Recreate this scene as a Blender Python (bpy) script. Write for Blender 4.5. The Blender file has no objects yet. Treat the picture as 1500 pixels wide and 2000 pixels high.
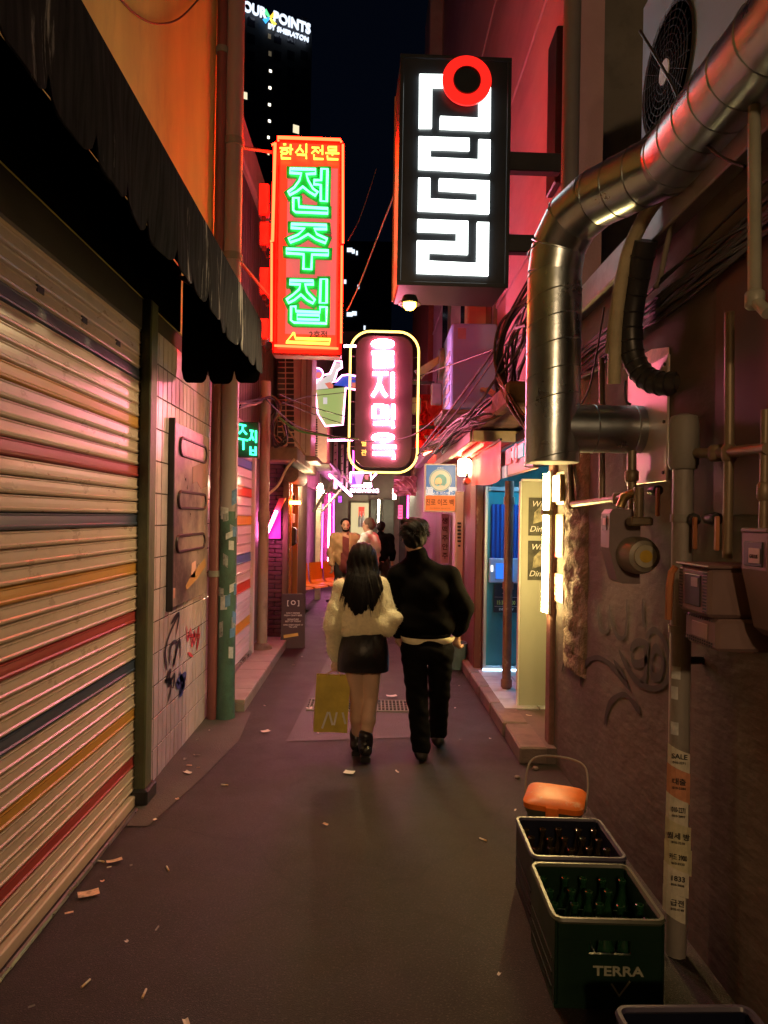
import bpy, math, random
import numpy as np
from mathutils import Vector, Matrix
V = Vector
PI = math.pi
random.seed(7)
SC = bpy.context.scene
COL = SC.collection

# ------------------------------------------------------------------ camera, sky, exposure
FPX, VPX, VPY, ROLL, CZ = 1387.0, 725.0, 1010.0, math.radians(0.9), 1.72   # focal length in photo pixels, vanishing point, roll, eye height
cam_d = bpy.data.cameras.new('camera')
cam = bpy.data.objects.new('camera', cam_d); COL.objects.link(cam)
cam_d.sensor_fit = 'VERTICAL'; cam_d.sensor_height = 36.0; cam_d.lens = 36.0 * FPX / 2000
cam_d.shift_x = (750 - VPX) / 2000; cam_d.shift_y = (VPY - 1000) / 2000
cam_d.clip_start = 0.05; cam_d.clip_end = 1500
cr, sr = math.cos(ROLL), math.sin(ROLL)
cam.matrix_world = Matrix(((cr, -sr, 0, 0), (0, 0, -1, 0), (sr, cr, 0, CZ), (0, 0, 0, 1)))
SC.camera = cam

world = bpy.data.worlds.new('World'); SC.world = world; world.use_nodes = True
wn = world.node_tree
bg = wn.nodes['Background']
sky = wn.nodes.new('ShaderNodeTexSky'); sky.sky_type = 'NISHITA'; sky.sun_disc = False
sky.sun_elevation = math.radians(-8); sky.sun_rotation = math.radians(200)
nv = wn.nodes.new('ShaderNodeMixRGB'); nv.blend_type = 'ADD'; nv.inputs[0].default_value = 1
nv.inputs[2].default_value = (0.007, 0.013, 0.034, 1)          # town glow in a night sky
wn.links.new(sky.outputs[0], nv.inputs[1]); wn.links.new(nv.outputs[0], bg.inputs[0])
bg.inputs[1].default_value = 0.07

vs = SC.view_settings
vs.view_transform = 'Standard'; vs.look = 'None'; vs.exposure = 0.6; vs.gamma = 1.0; vs.use_curve_mapping = False
cy = SC.cycles
cy.use_denoising = True; cy.max_bounces = 7; cy.diffuse_bounces = 3; cy.glossy_bounces = 4; cy.transmission_bounces = 6
cy.sample_clamp_indirect = 4.0; cy.sample_clamp_direct = 0; cy.caustics_reflective = False; cy.caustics_refractive = False
cy.blur_glossy = 0.5
try: cy.use_light_tree = True
except Exception: pass

# street lamps that light the lane from behind the viewer: (place, watts); their posts and shades are built further down
STREET_LAMPS = [((-.05, -5.3, 4.15), 330), ((1.12, -5.4, 4.2), 60)]

# ------------------------------------------------------------------ pixels of the photograph to places in the alley
def unp(px, py):
    u, v = px - VPX, VPY - py
    return (u * cr - v * sr) / FPX, (u * sr + v * cr) / FPX
def at(px, py, Y):
    a, b = unp(px, py); return V((a * Y, Y, CZ + b * Y))
def on_z(px, py, Z=0.0):
    a, b = unp(px, py); Y = (Z - CZ) / b; return V((a * Y, Y, Z))
def on_x(px, py, X):
    a, b = unp(px, py); Y = X / a; return V((X, Y, CZ + b * Y))
class Frame:
    """A flat face with its own axes: x right as seen, y up, z towards whoever looks at it."""
    def __init__(s, O, yaw=0.0):
        s.O = V(O); y = math.radians(yaw)
        s.u = V((math.cos(y), math.sin(y), 0)); s.v = V((0, 0, 1)); s.n = s.u.cross(s.v)
        s.M = Matrix(((s.u.x, s.v.x, s.n.x, s.O.x), (s.u.y, s.v.y, s.n.y, s.O.y), (s.u.z, s.v.z, s.n.z, s.O.z), (0, 0, 0, 1)))
    def loc(s, px, py):
        a, b = unp(px, py); d = V((a, 1, b)); C = V((0, 0, CZ))
        q = C + d * ((s.O - C).dot(s.n) / d.dot(s.n)) - s.O
        return q.dot(s.u), q.dot(s.v)

# ------------------------------------------------------------------ mesh collector
class MB:
    def __init__(s): s.v = []; s.f = []; s.m = []
    def add(s, vs_, fs, mi=0):
        o = len(s.v); s.v += [tuple(p) for p in vs_]
        for f in fs: s.f.append(tuple(i + o for i in f)); s.m.append(mi)
        return s
    def box(s, x0, x1, y0, y1, z0, z1, c=0.0, mi=0):
        if x0 > x1: x0, x1 = x1, x0
        if y0 > y1: y0, y1 = y1, y0
        if z0 > z1: z0, z1 = z1, z0
        c = min(c, (x1 - x0) * .45, (y1 - y0) * .45, (z1 - z0) * .45)
        if c <= 0:
            p = [(x, y, z) for x in (x0, x1) for y in (y0, y1) for z in (z0, z1)]
            return s.add(p, [(0, 1, 3, 2), (4, 6, 7, 5), (0, 4, 5, 1), (2, 3, 7, 6), (0, 2, 6, 4), (1, 5, 7, 3)], mi)
        vs_ = []; idx = {}
        X, Y, Z = (x0, x1), (y0, y1), (z0, z1)
        for i in (0, 1):
            for j in (0, 1):
                for k in (0, 1):
                    sg = (1 - 2 * i, 1 - 2 * j, 1 - 2 * k); b = (X[i], Y[j], Z[k])
                    for ax in range(3):
                        idx[i, j, k, ax] = len(vs_)
                        vs_.append(tuple(b[t] + (0 if t == ax else sg[t] * c) for t in range(3)))
        fs = []
        for ax in range(3):
            a, b = [(1, 2), (2, 0), (0, 1)][ax]
            for e in (0, 1):
                q = []
                for (p, r) in ((0, 0), (1, 0), (1, 1), (0, 1)):
                    k = [0, 0, 0]; k[ax] = e; k[a] = p; k[b] = r; q.append(idx[k[0], k[1], k[2], ax])
                fs.append(tuple(q if e else q[::-1]))
        for ax in range(3):                      # edges along ax
            a, b = [(1, 2), (2, 0), (0, 1)][ax]
            for p in (0, 1):
                for r in (0, 1):
                    q = []
                    for e in (0, 1):
                        k = [0, 0, 0]; k[ax] = e; k[a] = p; k[b] = r
                        q.append((idx[k[0], k[1], k[2], a], idx[k[0], k[1], k[2], b]))
                    f = (q[0][0], q[0][1], q[1][1], q[1][0])
                    fs.append(f if p == r else f[::-1])
        for i in (0, 1):
            for j in (0, 1):
                for k in (0, 1):
                    f = (idx[i, j, k, 0], idx[i, j, k, 1], idx[i, j, k, 2])
                    fs.append(f if (i + j + k) % 2 else f[::-1])
        return s.add(vs_, fs, mi)
    def tube(s, pts, r, n=8, closed=False, caps=True, mi=0, flat=None):
        pts = [V(p) for p in pts]; N = len(pts)
        rs = r if isinstance(r, (list, tuple)) else [r] * N
        T = []
        for i in range(N):
            a = pts[i - 1] if (i > 0 or closed) else pts[i]
            b = pts[(i + 1) % N] if (i < N - 1 or closed) else pts[i]
            t = b - a
            T.append(t.normalized() if t.length > 1e-9 else V((0, 0, 1)))
        up = V((0, 0, 1)) if abs(T[0].z) < .9 else V((1, 0, 0))
        nrm = (up - T[0] * up.dot(T[0])).normalized(); vs_ = []
        for i in range(N):
            nrm = nrm - T[i] * nrm.dot(T[i])
            nrm = nrm.normalized() if nrm.length > 1e-6 else T[i].orthogonal().normalized()
            bi = T[i].cross(nrm)
            k = 1.0
            if 0 < i < N - 1 or closed:
                c = (pts[i] - pts[i - 1]); d = (pts[(i + 1) % N] - pts[i])
                if c.length > 1e-9 and d.length > 1e-9:
                    k = 1 / max(.75, math.cos(c.angle(d) / 2))
            for j in range(n):
                a = 2 * PI * (j + .5) / n
                vs_.append(pts[i] + (nrm * math.cos(a) + bi * math.sin(a)) * rs[i] * k)
        fs = []
        for i in range(N if closed else N - 1):
            p, q = i * n, ((i + 1) % N) * n
            for j in range(n): fs.append((p + j, p + (j + 1) % n, q + (j + 1) % n, q + j))
        if caps and not closed:
            fs.append(tuple(range(n))[::-1]); fs.append(tuple((N - 1) * n + j for j in range(n)))
        return s.add(vs_, fs, mi)
    def lathe(s, prof, c=(0, 0, 0), n=16, mi=0, axis='z'):
        vs_ = []; fs = []
        for (r, z) in prof:
            for j in range(n):
                a = 2 * PI * j / n; x, y = r * math.cos(a), r * math.sin(a)
                p = (x, y, z) if axis == 'z' else ((z, x, y) if axis == 'x' else (y, z, x))
                vs_.append((p[0] + c[0], p[1] + c[1], p[2] + c[2]))
        for i in range(len(prof) - 1):
            for j in range(n): fs.append((i * n + j, i * n + (j + 1) % n, (i + 1) * n + (j + 1) % n, (i + 1) * n + j))
        fs.append(tuple(range(n))[::-1]); fs.append(tuple((len(prof) - 1) * n + j for j in range(n)))
        return s.add(vs_, fs, mi)
    def prism(s, poly, z0, z1, mi=0):
        """poly in the xy plane, pushed out along z"""
        ar = sum(poly[i - 1][0] * poly[i][1] - poly[i][0] * poly[i - 1][1] for i in range(len(poly)))
        if ar < 0: poly = poly[::-1]
        n = len(poly)
        vs_ = [(x, y, z0) for x, y in poly] + [(x, y, z1) for x, y in poly]
        fs = [tuple(range(n))[::-1], tuple(range(n, 2 * n))] + [(i, (i + 1) % n, n + (i + 1) % n, n + i) for i in range(n)]
        return s.add(vs_, fs, mi)
    def extr(s, poly, axis, a0, a1, mi=0):
        """poly of (p, q) pushed along a world axis: 'x' -> (y, z), 'y' -> (x, z)"""
        n = len(poly)
        g = (lambda p, a: (a, p[0], p[1])) if axis == 'x' else (lambda p, a: (p[0], a, p[1]))
        vs_ = [g(p, a0) for p in poly] + [g(p, a1) for p in poly]
        fs = [tuple(range(n)), tuple(range(n, 2 * n))[::-1]] + [(i, n + i, n + (i + 1) % n, (i + 1) % n) for i in range(n)]
        return s.add(vs_, fs, mi)
    def ring(s, c, r0, r1, z0, z1, n=40, mi=0):
        vs_ = []
        for z in (z0, z1):
            for r in (r0, r1):
                for j in range(n):
                    a = 2 * PI * j / n; vs_.append((c[0] + r * math.cos(a), c[1] + r * math.sin(a), z))
        fs = []
        for j in range(n):
            k = (j + 1) % n
            fs += [(j, n + j, n + k, k)[::-1], (2 * n + j, 3 * n + j, 3 * n + k, 2 * n + k), (n + j, 3 * n + j, 3 * n + k, n + k)[::-1], (j, 2 * n + j, 2 * n + k, k)]
        return s.add(vs_, fs, mi)
    def sheet(s, fn, nu, nv, mi=0):
        vs_ = [fn(i / nu, j / nv) for j in range(nv + 1) for i in range(nu + 1)]
        fs = [(j * (nu + 1) + i, j * (nu + 1) + i + 1, (j + 1) * (nu + 1) + i + 1, (j + 1) * (nu + 1) + i) for j in range(nv) for i in range(nu)]
        return s.add(vs_, fs, mi)
    def mesh(s, name, mats, smooth=False):
        me = bpy.data.meshes.new(name); me.from_pydata(s.v, [], s.f)
        for m in (mats if isinstance(mats, (list, tuple)) else [mats]): me.materials.append(m)
        if any(s.m): me.polygons.foreach_set('material_index', s.m)
        if smooth:
            me.polygons.foreach_set('use_smooth', [True] * len(me.polygons))
            try: me.set_sharp_from_angle(angle=math.radians(smooth if smooth is not True else 50))
            except Exception: pass
        me.update()
        return me
    def obj(s, name, mats, parent=None, smooth=False, M=None):
        return link(name, s.mesh(name, mats, smooth), parent, M)

def link(name, data, parent=None, M=None):
    o = bpy.data.objects.new(name, data); COL.objects.link(o)
    if parent is not None: o.parent = parent
    if M is not None: o.matrix_local = M
    return o
def tag(o, label, cat, group=None):
    o['label'] = label; o['category'] = cat
    if group: o['group'] = group
    return o
def thing(name, label, cat, M=None, group=None):
    o = bpy.data.objects.new(name, None); COL.objects.link(o); o.empty_display_size = .1
    if M is not None: o.matrix_world = M if isinstance(M, Matrix) else Matrix.Translation(M)
    return tag(o, label, cat, group)
def setting(o, kind='structure'):
    o['kind'] = kind; return o
def dup(root, M=None, label=None):
    kids = {}
    for o in COL.objects:
        if o.parent is not None: kids.setdefault(o.parent.name, []).append(o)
    def cp(o, par):
        c = o.copy(); COL.objects.link(c); c.parent = par
        for ch in kids.get(o.name, []): cp(ch, c)
        return c
    r = cp(root, None)
    if M is not None: r.matrix_world = M if isinstance(M, Matrix) else Matrix.Translation(M)
    if label: r['label'] = label
    return r
def T(x, y, z, rz=0.0, rx=0.0, ry=0.0):
    return Matrix.Translation((x, y, z)) @ Matrix.Rotation(rz, 4, 'Z') @ Matrix.Rotation(ry, 4, 'Y') @ Matrix.Rotation(rx, 4, 'X')

_txt = {}
def text(body, h, mat, parent, x, y, z, name='lettering', bold=0.0, ex=0.0008, al='CENTER', rot=0.0, sx=1.0, shear=0.0):
    """flat print: the letters as a thin mesh, h = height of a capital"""
    key = (body, round(bold, 4), shear, round(ex / h, 4), al)
    if key not in _txt:
        c = bpy.data.curves.new('lettering', 'FONT'); c.body = body; c.size = 1.0; c.extrude = ex / h * .72
        c.offset = bold; c.align_x = al; c.align_y = 'CENTER'; c.shear = shear; c.resolution_u = 3
        o = bpy.data.objects.new('lettering', c); COL.objects.link(o)
        _txt[key] = bpy.data.meshes.new_from_object(o)
        bpy.data.objects.remove(o)
    me = _txt[key].copy(); me.materials.clear(); me.materials.append(mat)
    k = h / .72
    return link(name, me, parent, Matrix.Translation((x, y, z)) @ Matrix.Rotation(rot, 4, 'Z') @ Matrix.Diagonal((k * sx, k, k, 1)))

# ------------------------------------------------------------------ materials
def mat(name, col, rough=.6, metal=0.0, var=.25, scale=5.0, dirt=None, damt=.5, dscale=2.5, bump=0.0, bscale=70.0,
        stretch=(1, 1, 1), spec=.5, coat=0.0, rvar=.12, dlo=.5, dhi=.68, trans=0.0, sheen=0.0):
    m = bpy.data.materials.new(name); m.use_nodes = True; nt = m.node_tree; N = nt.nodes; L = nt.links
    b = N['Principled BSDF']; g = N.new('ShaderNodeNewGeometry')
    mp = N.new('ShaderNodeVectorMath'); mp.operation = 'MULTIPLY'; mp.inputs[1].default_value = stretch
    L.new(g.outputs['Position'], mp.inputs[0])
    n1 = N.new('ShaderNodeTexNoise'); n1.inputs['Scale'].default_value = scale; n1.inputs['Detail'].default_value = 7; n1.inputs['Roughness'].default_value = .62
    L.new(mp.outputs[0], n1.inputs['Vector'])
    mx = N.new('ShaderNodeMixRGB'); mr = N.new('ShaderNodeMapRange')
    mr.inputs[1].default_value = .3; mr.inputs[2].default_value = .7
    L.new(n1.outputs[0], mr.inputs[0]); L.new(mr.outputs[0], mx.inputs[0])
    mx.inputs[1].default_value = tuple(c * (1 - var) for c in col) + (1,); mx.inputs[2].default_value = tuple(min(1, c * (1 + var)) for c in col) + (1,)
    out = mx.outputs[0]
    if dirt is not None:
        n2 = N.new('ShaderNodeTexNoise'); n2.inputs['Scale'].default_value = dscale; n2.inputs['Detail'].default_value = 9; n2.inputs['Roughness'].default_value = .7
        L.new(mp.outputs[0], n2.inputs['Vector'])
        r2 = N.new('ShaderNodeMapRange'); r2.inputs[1].default_value = dlo; r2.inputs[2].default_value = dhi; r2.inputs[4].default_value = damt
        L.new(n2.outputs[0], r2.inputs[0])
        m2 = N.new('ShaderNodeMixRGB'); m2.inputs[2].default_value = tuple(dirt) + (1,)
        L.new(r2.outputs[0], m2.inputs[0]); L.new(out, m2.inputs[1]); out = m2.outputs[0]
    L.new(out, b.inputs['Base Color'])
    rr = N.new('ShaderNodeMapRange'); rr.inputs[3].default_value = max(.03, rough - rvar); rr.inputs[4].default_value = min(1, rough + rvar)
    L.new(n1.outputs[0], rr.inputs[0]); L.new(rr.outputs[0], b.inputs['Roughness'])
    b.inputs['Metallic'].default_value = metal; b.inputs['Specular IOR Level'].default_value = spec
    b.inputs['Coat Weight'].default_value = coat; b.inputs['Transmission Weight'].default_value = trans
    if sheen: b.inputs['Sheen Weight'].default_value = sheen; b.inputs['Sheen Roughness'].default_value = .4
    if bump:
        n3 = N.new('ShaderNodeTexNoise'); n3.inputs['Scale'].default_value = bscale; n3.inputs['Detail'].default_value = 5
        L.new(mp.outputs[0], n3.inputs['Vector'])
        bp = N.new('ShaderNodeBump'); bp.inputs['Strength'].default_value = bump; bp.inputs['Distance'].default_value = .02
        L.new(n3.outputs[0], bp.inputs['Height']); L.new(bp.outputs[0], b.inputs['Normal'])
    return m
def glow(name, col, s):
    m = bpy.data.materials.new(name); m.use_nodes = True; nt = m.node_tree
    b = nt.nodes['Principled BSDF']; b.inputs['Base Color'].default_value = tuple(.03 + .12 * c for c in col) + (1,); b.inputs['Roughness'].default_value = .4
    b.inputs['Emission Color'].default_value = tuple(col) + (1,); b.inputs['Emission Strength'].default_value = s
    return m
def plain(name, col, rough=.5, metal=0.0):
    return mat(name, col, rough, metal, var=.08, rvar=.05)

M_ = {}
M_['black'] = mat('black metal', (.02, .02, .022), .45, 0, .3)
M_['blackplastic'] = mat('black plastic', (.018, .018, .02), .4, 0, .2)
M_['cable'] = mat('cable rubber', (.018, .017, .017), .5, 0, .3)
M_['cablegrey'] = mat('grey cable', (.22, .2, .17), .6, 0, .3)
M_['steel'] = mat('galvanised steel', (.42, .43, .43), .28, 1.0, .18, 3.0, dirt=(.16, .15, .13), damt=.5, dscale=4, rvar=.1)
M_['paintwhite'] = mat('white paint', (.72, .7, .66), .5, 0, .08, dirt=(.3, .26, .2), damt=.4)
M_['grime'] = mat('old grey paint', (.2, .19, .17), .6, 0, .3, dirt=(.06, .05, .04))
M_['printblack'] = plain('black print', (.02, .02, .02), .6)
M_['printwhite'] = plain('white print', (.75, .75, .72), .6)
M_['paper'] = mat('paper', (.7, .66, .58), .8, 0, .12, 20)
# ================================================================== THE SETTING
LX, RX = -1.37, 1.33            # faces of the left and right walls
m_road = mat('asphalt', (.026, .02, .017), .5, 0, .45, 3.4, dirt=(.01, .008, .007), damt=.85, dscale=1.1, spec=.3, bump=.5, bscale=240, dlo=.42, dhi=.66, rvar=.2)
def wear(m, spots, gum, gumcol, crack=0.0):
    """trodden gum spots, aggregate specks and fine cracks worked into a ground material"""
    nt = m.node_tree; N = nt.nodes; L = nt.links; b = N['Principled BSDF']; src = b.inputs['Base Color'].links[0].from_socket
    g = N.new('ShaderNodeNewGeometry')
    v = N.new('ShaderNodeTexVoronoi'); v.inputs['Scale'].default_value = gum; L.new(g.outputs['Position'], v.inputs['Vector'])
    r = N.new('ShaderNodeMapRange'); r.inputs[1].default_value = .05; r.inputs[2].default_value = .085; r.inputs[3].default_value = .75; r.inputs[4].default_value = 0; L.new(v.outputs['Distance'], r.inputs[0])
    # only some cells carry a spot
    sx = N.new('ShaderNodeSeparateColor'); L.new(v.outputs['Color'], sx.inputs[0]); gt = N.new('ShaderNodeMath'); gt.operation = 'GREATER_THAN'; gt.inputs[1].default_value = .62; L.new(sx.outputs[0], gt.inputs[0])
    mu = N.new('ShaderNodeMath'); mu.operation = 'MULTIPLY'; L.new(r.outputs[0], mu.inputs[0]); L.new(gt.outputs[0], mu.inputs[1])
    m1 = N.new('ShaderNodeMixRGB'); m1.inputs[2].default_value = gumcol + (1,); L.new(mu.outputs[0], m1.inputs[0]); L.new(src, m1.inputs[1])
    n = N.new('ShaderNodeTexNoise'); n.inputs['Scale'].default_value = spots; n.inputs['Detail'].default_value = 2; L.new(g.outputs['Position'], n.inputs['Vector'])
    r2 = N.new('ShaderNodeMapRange'); r2.inputs[1].default_value = .58; r2.inputs[2].default_value = .66; r2.inputs[4].default_value = .5; L.new(n.outputs[0], r2.inputs[0])
    m2 = N.new('ShaderNodeMixRGB'); m2.inputs[2].default_value = (.12, .095, .08, 1); L.new(r2.outputs[0], m2.inputs[0]); L.new(m1.outputs[0], m2.inputs[1])
    out = m2.outputs[0]
    if crack:
        w = N.new('ShaderNodeTexNoise'); w.inputs['Scale'].default_value = 3; L.new(g.outputs['Position'], w.inputs['Vector'])
        ad = N.new('ShaderNodeMixRGB'); ad.blend_type = 'ADD'; ad.inputs[0].default_value = .35; L.new(g.outputs['Position'], ad.inputs[1]); L.new(w.outputs['Color'], ad.inputs[2])
        v2 = N.new('ShaderNodeTexVoronoi'); v2.feature = 'DISTANCE_TO_EDGE'; v2.inputs['Scale'].default_value = .9; L.new(ad.outputs[0], v2.inputs['Vector'])
        r3 = N.new('ShaderNodeMapRange'); r3.inputs[1].default_value = .0; r3.inputs[2].default_value = .012; r3.inputs[3].default_value = crack; r3.inputs[4].default_value = 0; L.new(v2.outputs['Distance'], r3.inputs[0])
        m3 = N.new('ShaderNodeMixRGB'); m3.inputs[2].default_value = (.006, .005, .005, 1); L.new(r3.outputs[0], m3.inputs[0]); L.new(out, m3.inputs[1]); out = m3.outputs[0]
    L.new(out, b.inputs['Base Color'])
wear(m_road, 115, 6.5, (.008, .007, .007), .4)
MB().sheet(lambda u, v: ((u - .5) * 600, -200 + v * 600, 0), 8, 8).obj('alley_road', m_road)
setting(bpy.data.objects['alley_road'])
m_conc = mat('concrete', (.26, .23, .2), .75, 0, .2, 6, dirt=(.09, .075, .065), damt=.6, dscale=3, bump=.25, bscale=90)
m_patch = mat('concrete gutter', (.075, .062, .056), .7, 0, .25, 5, dirt=(.05, .04, .036), damt=.75, dscale=2.2, bump=.3, bscale=120)
o = MB().add([(LX, 3.9, .004), (-1.2, 3.9, .004), (-1.08, 4.6, .004), (-.98, 5.4, .004), (-1.02, 6.2, .004), (LX, 6.2, .004)], [(0, 1, 2, 3, 4, 5)]).obj('gutter_strip', m_patch); setting(o)
# a darker repaired strip of asphalt down the lane
m_patch2 = mat('asphalt repair', (.024, .021, .02), .5, 0, .3, 3, dirt=(.06, .05, .045), damt=.5, dscale=1.7, bump=.4, bscale=150)
o = MB().add([(-.62, 5.4, .004), (.35, 5.55, .004), (.5, 9.6, .004), (-.45, 9.8, .004)], [(0, 1, 2, 3)]).obj('road_patch', m_patch2); setting(o)

# raised pavement of slabs on the left, beyond the green pole
pav = thing('pavement', '', '', V((0, 0, 0))); del pav['label']; del pav['category']; setting(pav)
m_slab = mat('paving slab', (.36, .3, .27), .7, 0, .16, 7, dirt=(.16, .12, .1), damt=.6, dscale=3.5, bump=.2, bscale=90)
MB().box(LX - .3, -1.08, 6.2, 9.55, -.1, .075).obj('bedding', m_conc, pav)
me = MB().box(-.15, .15, -.2, .2, 0, .03, .005).mesh('slab', m_slab)
for i in range(8):
    for j in range(2):
        link('slab', me, pav, T(-1.23 - .31 * j, 6.42 + .41 * i, .075 + random.uniform(-.003, .003), random.uniform(-.01, .01)))
kb = thing('kerb', '', '', V((0, 0, 0))); del kb['label']; del kb['category']; setting(kb)
m_kerb = mat('kerb stone', (.2, .15, .13), .7, 0, .2, 5, dirt=(.07, .05, .045), damt=.7, dscale=4, bump=.3, bscale=70)
me = MB().box(0, .2, 0, .58, 0, .125, .012).mesh('kerbstone', m_kerb)
for i in range(12):
    link('kerbstone', me, kb, T(1.07 - .004 * i + random.uniform(-.004, .004), 5.0 + .6 * i, random.uniform(-.008, 0), random.uniform(-.012, .012)))
m_step = mat('step concrete', (.16, .125, .11), .7, 0, .25, 6, dirt=(.06, .045, .04), damt=.7, dscale=3, bump=.3, bscale=80)
o = MB().box(1.262, 3, 5.0, 12.4, -.1, .112).obj('doorstep', m_step); setting(o)
# glazed floor tiles of the lit entrance
fl = thing('entrance_floor', '', '', V((0, 0, 0))); del fl['label']; del fl['category']; setting(fl)
m_ft = mat('pale floor tile', (.5, .52, .55), .35, 0, .15, 9, dirt=(.25, .25, .26), damt=.5, dscale=5)
me = MB().box(-.145, .145, -.145, .145, 0, .012, .003).mesh('tile', m_ft)
for i in range(4):
    for j in range(5): link('tile', me, fl, T(1.30 + .3 * i, 6.15 + .3 * j, .113))

# ================================================================== LEFT: plaster building with tiles
m_plaster = mat('ochre plaster', (.72, .62, .17), .8, 0, .1, 3, dirt=(.36, .25, .1), damt=.5, dscale=1.2, bump=.18, bscale=60, stretch=(1, 1, .35))
bl = thing('plaster_building', 'ochre plaster building above the black scalloped awning, its ground floor faced in cream tiles', 'building', V((0, 0, 0)))
b = MB(); b.box(LX - 4, LX, -4, 6.3, 3.0, 10.5); b.obj('upper_wall', m_plaster, bl)
MB().box(LX - 4, LX - .25, -4, 4.33, 0, 2.998).obj('lower_wall', M_['grime'], bl)
MB().box(LX - 4, LX - .012, 4.33, 6.06, 0, 2.998).obj('tile_backing', mat('tile grout', (.05, .035, .03), .85), bl)
MB().box(LX - 4, LX - .03, 6.063, 6.3, 0, 2.998).obj('corner_wall', M_['grime'], bl)
m_tile = mat('cream wall tile', (.62, .5, .5), .2, 0, .12, 3, dirt=(.32, .26, .24), damt=.5, dscale=2.6, stretch=(1, 1, .6))
me = MB().box(.004, .0115, -.0445, .0445, -.099, .099, .002).mesh('tile', m_tile)
for i in range(17):
    for j in range(14):
        link('tile', me, bl, T(LX - .0125 + random.uniform(-.0012, .0012), 4.386 + .0998 * i, .103 + .2055 * j))
# graffiti on the tiles
m_gk = plain('dark spray paint', (.03, .022, .03), .6); m_gr = plain('red spray paint', (.55, .05, .07), .6); m_gb = plain('blue spray paint', (.05, .06, .2), .6)
FL = Frame((LX + .002, 0, 0), 90)
def spray(fr, strokes, w, name, m, parent, z=.002):
    b = MB()
    for st in strokes:
        P = [V(fr.loc(*p)) for p in st]
        Q = []
        for i in range(len(P) - 1):                       # smooth with a Catmull-Rom pass
            p0, p1, p2, p3 = P[max(0, i - 1)], P[i], P[i + 1], P[min(len(P) - 1, i + 2)]
            for t in np.linspace(0, 1, 7)[:-1]:
                Q.append(.5 * ((2 * p1) + (p2 - p0) * t + (2 * p0 - 5 * p1 + 4 * p2 - p3) * t * t + (3 * p1 - p0 - 3 * p2 + p3) * t ** 3))
        Q.append(P[-1]); L_ = []; n = len(Q)
        for i in range(n):
            d = (Q[min(n - 1, i + 1)] - Q[max(0, i - 1)]); d = d.normalized() if d.length > 0 else V((1, 0))
            k = w * (.85 + .2 * math.sin(i * .37) + .08 * math.sin(i * 1.1)) * .5 * min(1, .35 + .25 * min(i, n - 1 - i)); nn = V((-d.y, d.x)) * k
            L_ += [(Q[i].x + nn.x, Q[i].y + nn.y, z), (Q[i].x - nn.x, Q[i].y - nn.y, z)]
        b.add(L_, [(2 * i, 2 * i + 1, 2 * i + 3, 2 * i + 2) for i in range(n - 1)])
    return b.obj(name, m, parent, M=fr.M)
spray(FL, [[(326, 1310), (322, 1275), (330, 1240), (348, 1200)], [(333, 1218), (349, 1199), (343, 1240)],
           [(331, 1300), (333, 1262), (345, 1255), (338, 1300), (350, 1250), (352, 1285)], [(324, 1325), (332, 1310), (328, 1340), (340, 1318), (338, 1345)], [(328, 1370), (334, 1335), (322, 1330), (336, 1325)]], .035, 'graffiti', m_gk, bl, .003)
spray(FL, [[(364, 1222), (366, 1250), (372, 1228), (374, 1262), (380, 1232), (379, 1258), (388, 1225), (384, 1268), (392, 1230)], [(366, 1242), (390, 1240)], [(366, 1275), (376, 1282)]], .03, 'graffiti', m_gr, bl, .003)
spray(FL, [[(350, 1312), (356, 1345), (350, 1355), (362, 1320), (345, 1335), (360, 1340), (352, 1318)]], .06, 'graffiti', m_gb, bl, .003)

# ------------------------------------------------------------------ striped roller shutter
m_slatc = mat('cream shutter enamel', (.52, .4, .32), .29, 0, .08, 5, dirt=(.26, .18, .13), damt=.55, dscale=5, stretch=(1, .8, 2), rvar=.07, dlo=.53, dhi=.7)
m_slatn = mat('navy shutter enamel', (.035, .05, .09), .45, 0, .2, 5, dirt=(.1, .09, .08), damt=.4, dscale=5, stretch=(1, .3, 3))
m_slato = mat('ochre shutter enamel', (.48, .23, .04), .45, 0, .2, 5, dirt=(.2, .12, .06), damt=.4, dscale=5, stretch=(1, .3, 3))
m_slatr = mat('red shutter enamel', (.32, .035, .03), .45, 0, .2, 5, dirt=(.14, .06, .05), damt=.4, dscale=5, stretch=(1, .3, 3))
def slat_mesh(y0, y1, h, m):
    # one interlocking slat: flat face, rolled lip and the dark recess above it
    pr = [(-.03, 0), (.004, 0), (.012, .006), (.014, .014), (.008, .02), (.0085, h * .5), (.008, h - .016), (.012, h - .011), (.012, h - .008), (-.016, h - .003), (-.03, h - .002)]
    b = MB(); n = len(pr); s0 = [(x, y0, z) for x, z in pr]; s1 = [(x, y1, z) for x, z in pr]
    b.add(s0 + s1, [(i, n + i, n + i + 1, i + 1)[::-1] for i in range(n - 1)])
    return b.mesh('slat', m)
sh = thing('roller_shutter', 'long cream roller shutter with navy, ochre and red stripes under the black awning', 'roller shutter', V((LX - .02, 0, 0)))
P_ = .2855 / 4
sm = {c: slat_mesh(-1.2, 4.2, P_, m) for c, m in (('c', m_slatc), ('n', m_slatn), ('o', m_slato), ('r', m_slatr))}
for i in range(39):
    z = 2.535 - .03 - P_ * (i - 4)
    k = 'c'
    if (i - 4) % 4 == 0 and i >= 4: k = 'nor'[((i - 4) // 4) % 3]
    if z > .06: link('slat', sm[k], sh, T(random.uniform(-.0015, .0015), 0, z))
MB().box(-.03, .03, -1.2, 4.2, .0, .062, .006).obj('bottom_rail', m_slatc, sh)
MB().box(-.05, .022, -1.2, 4.2, 2.80, 2.995, .01).obj('shutter_box', mat('dark shutter box', (.02, .015, .012), .6, 0, .3), sh)
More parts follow.
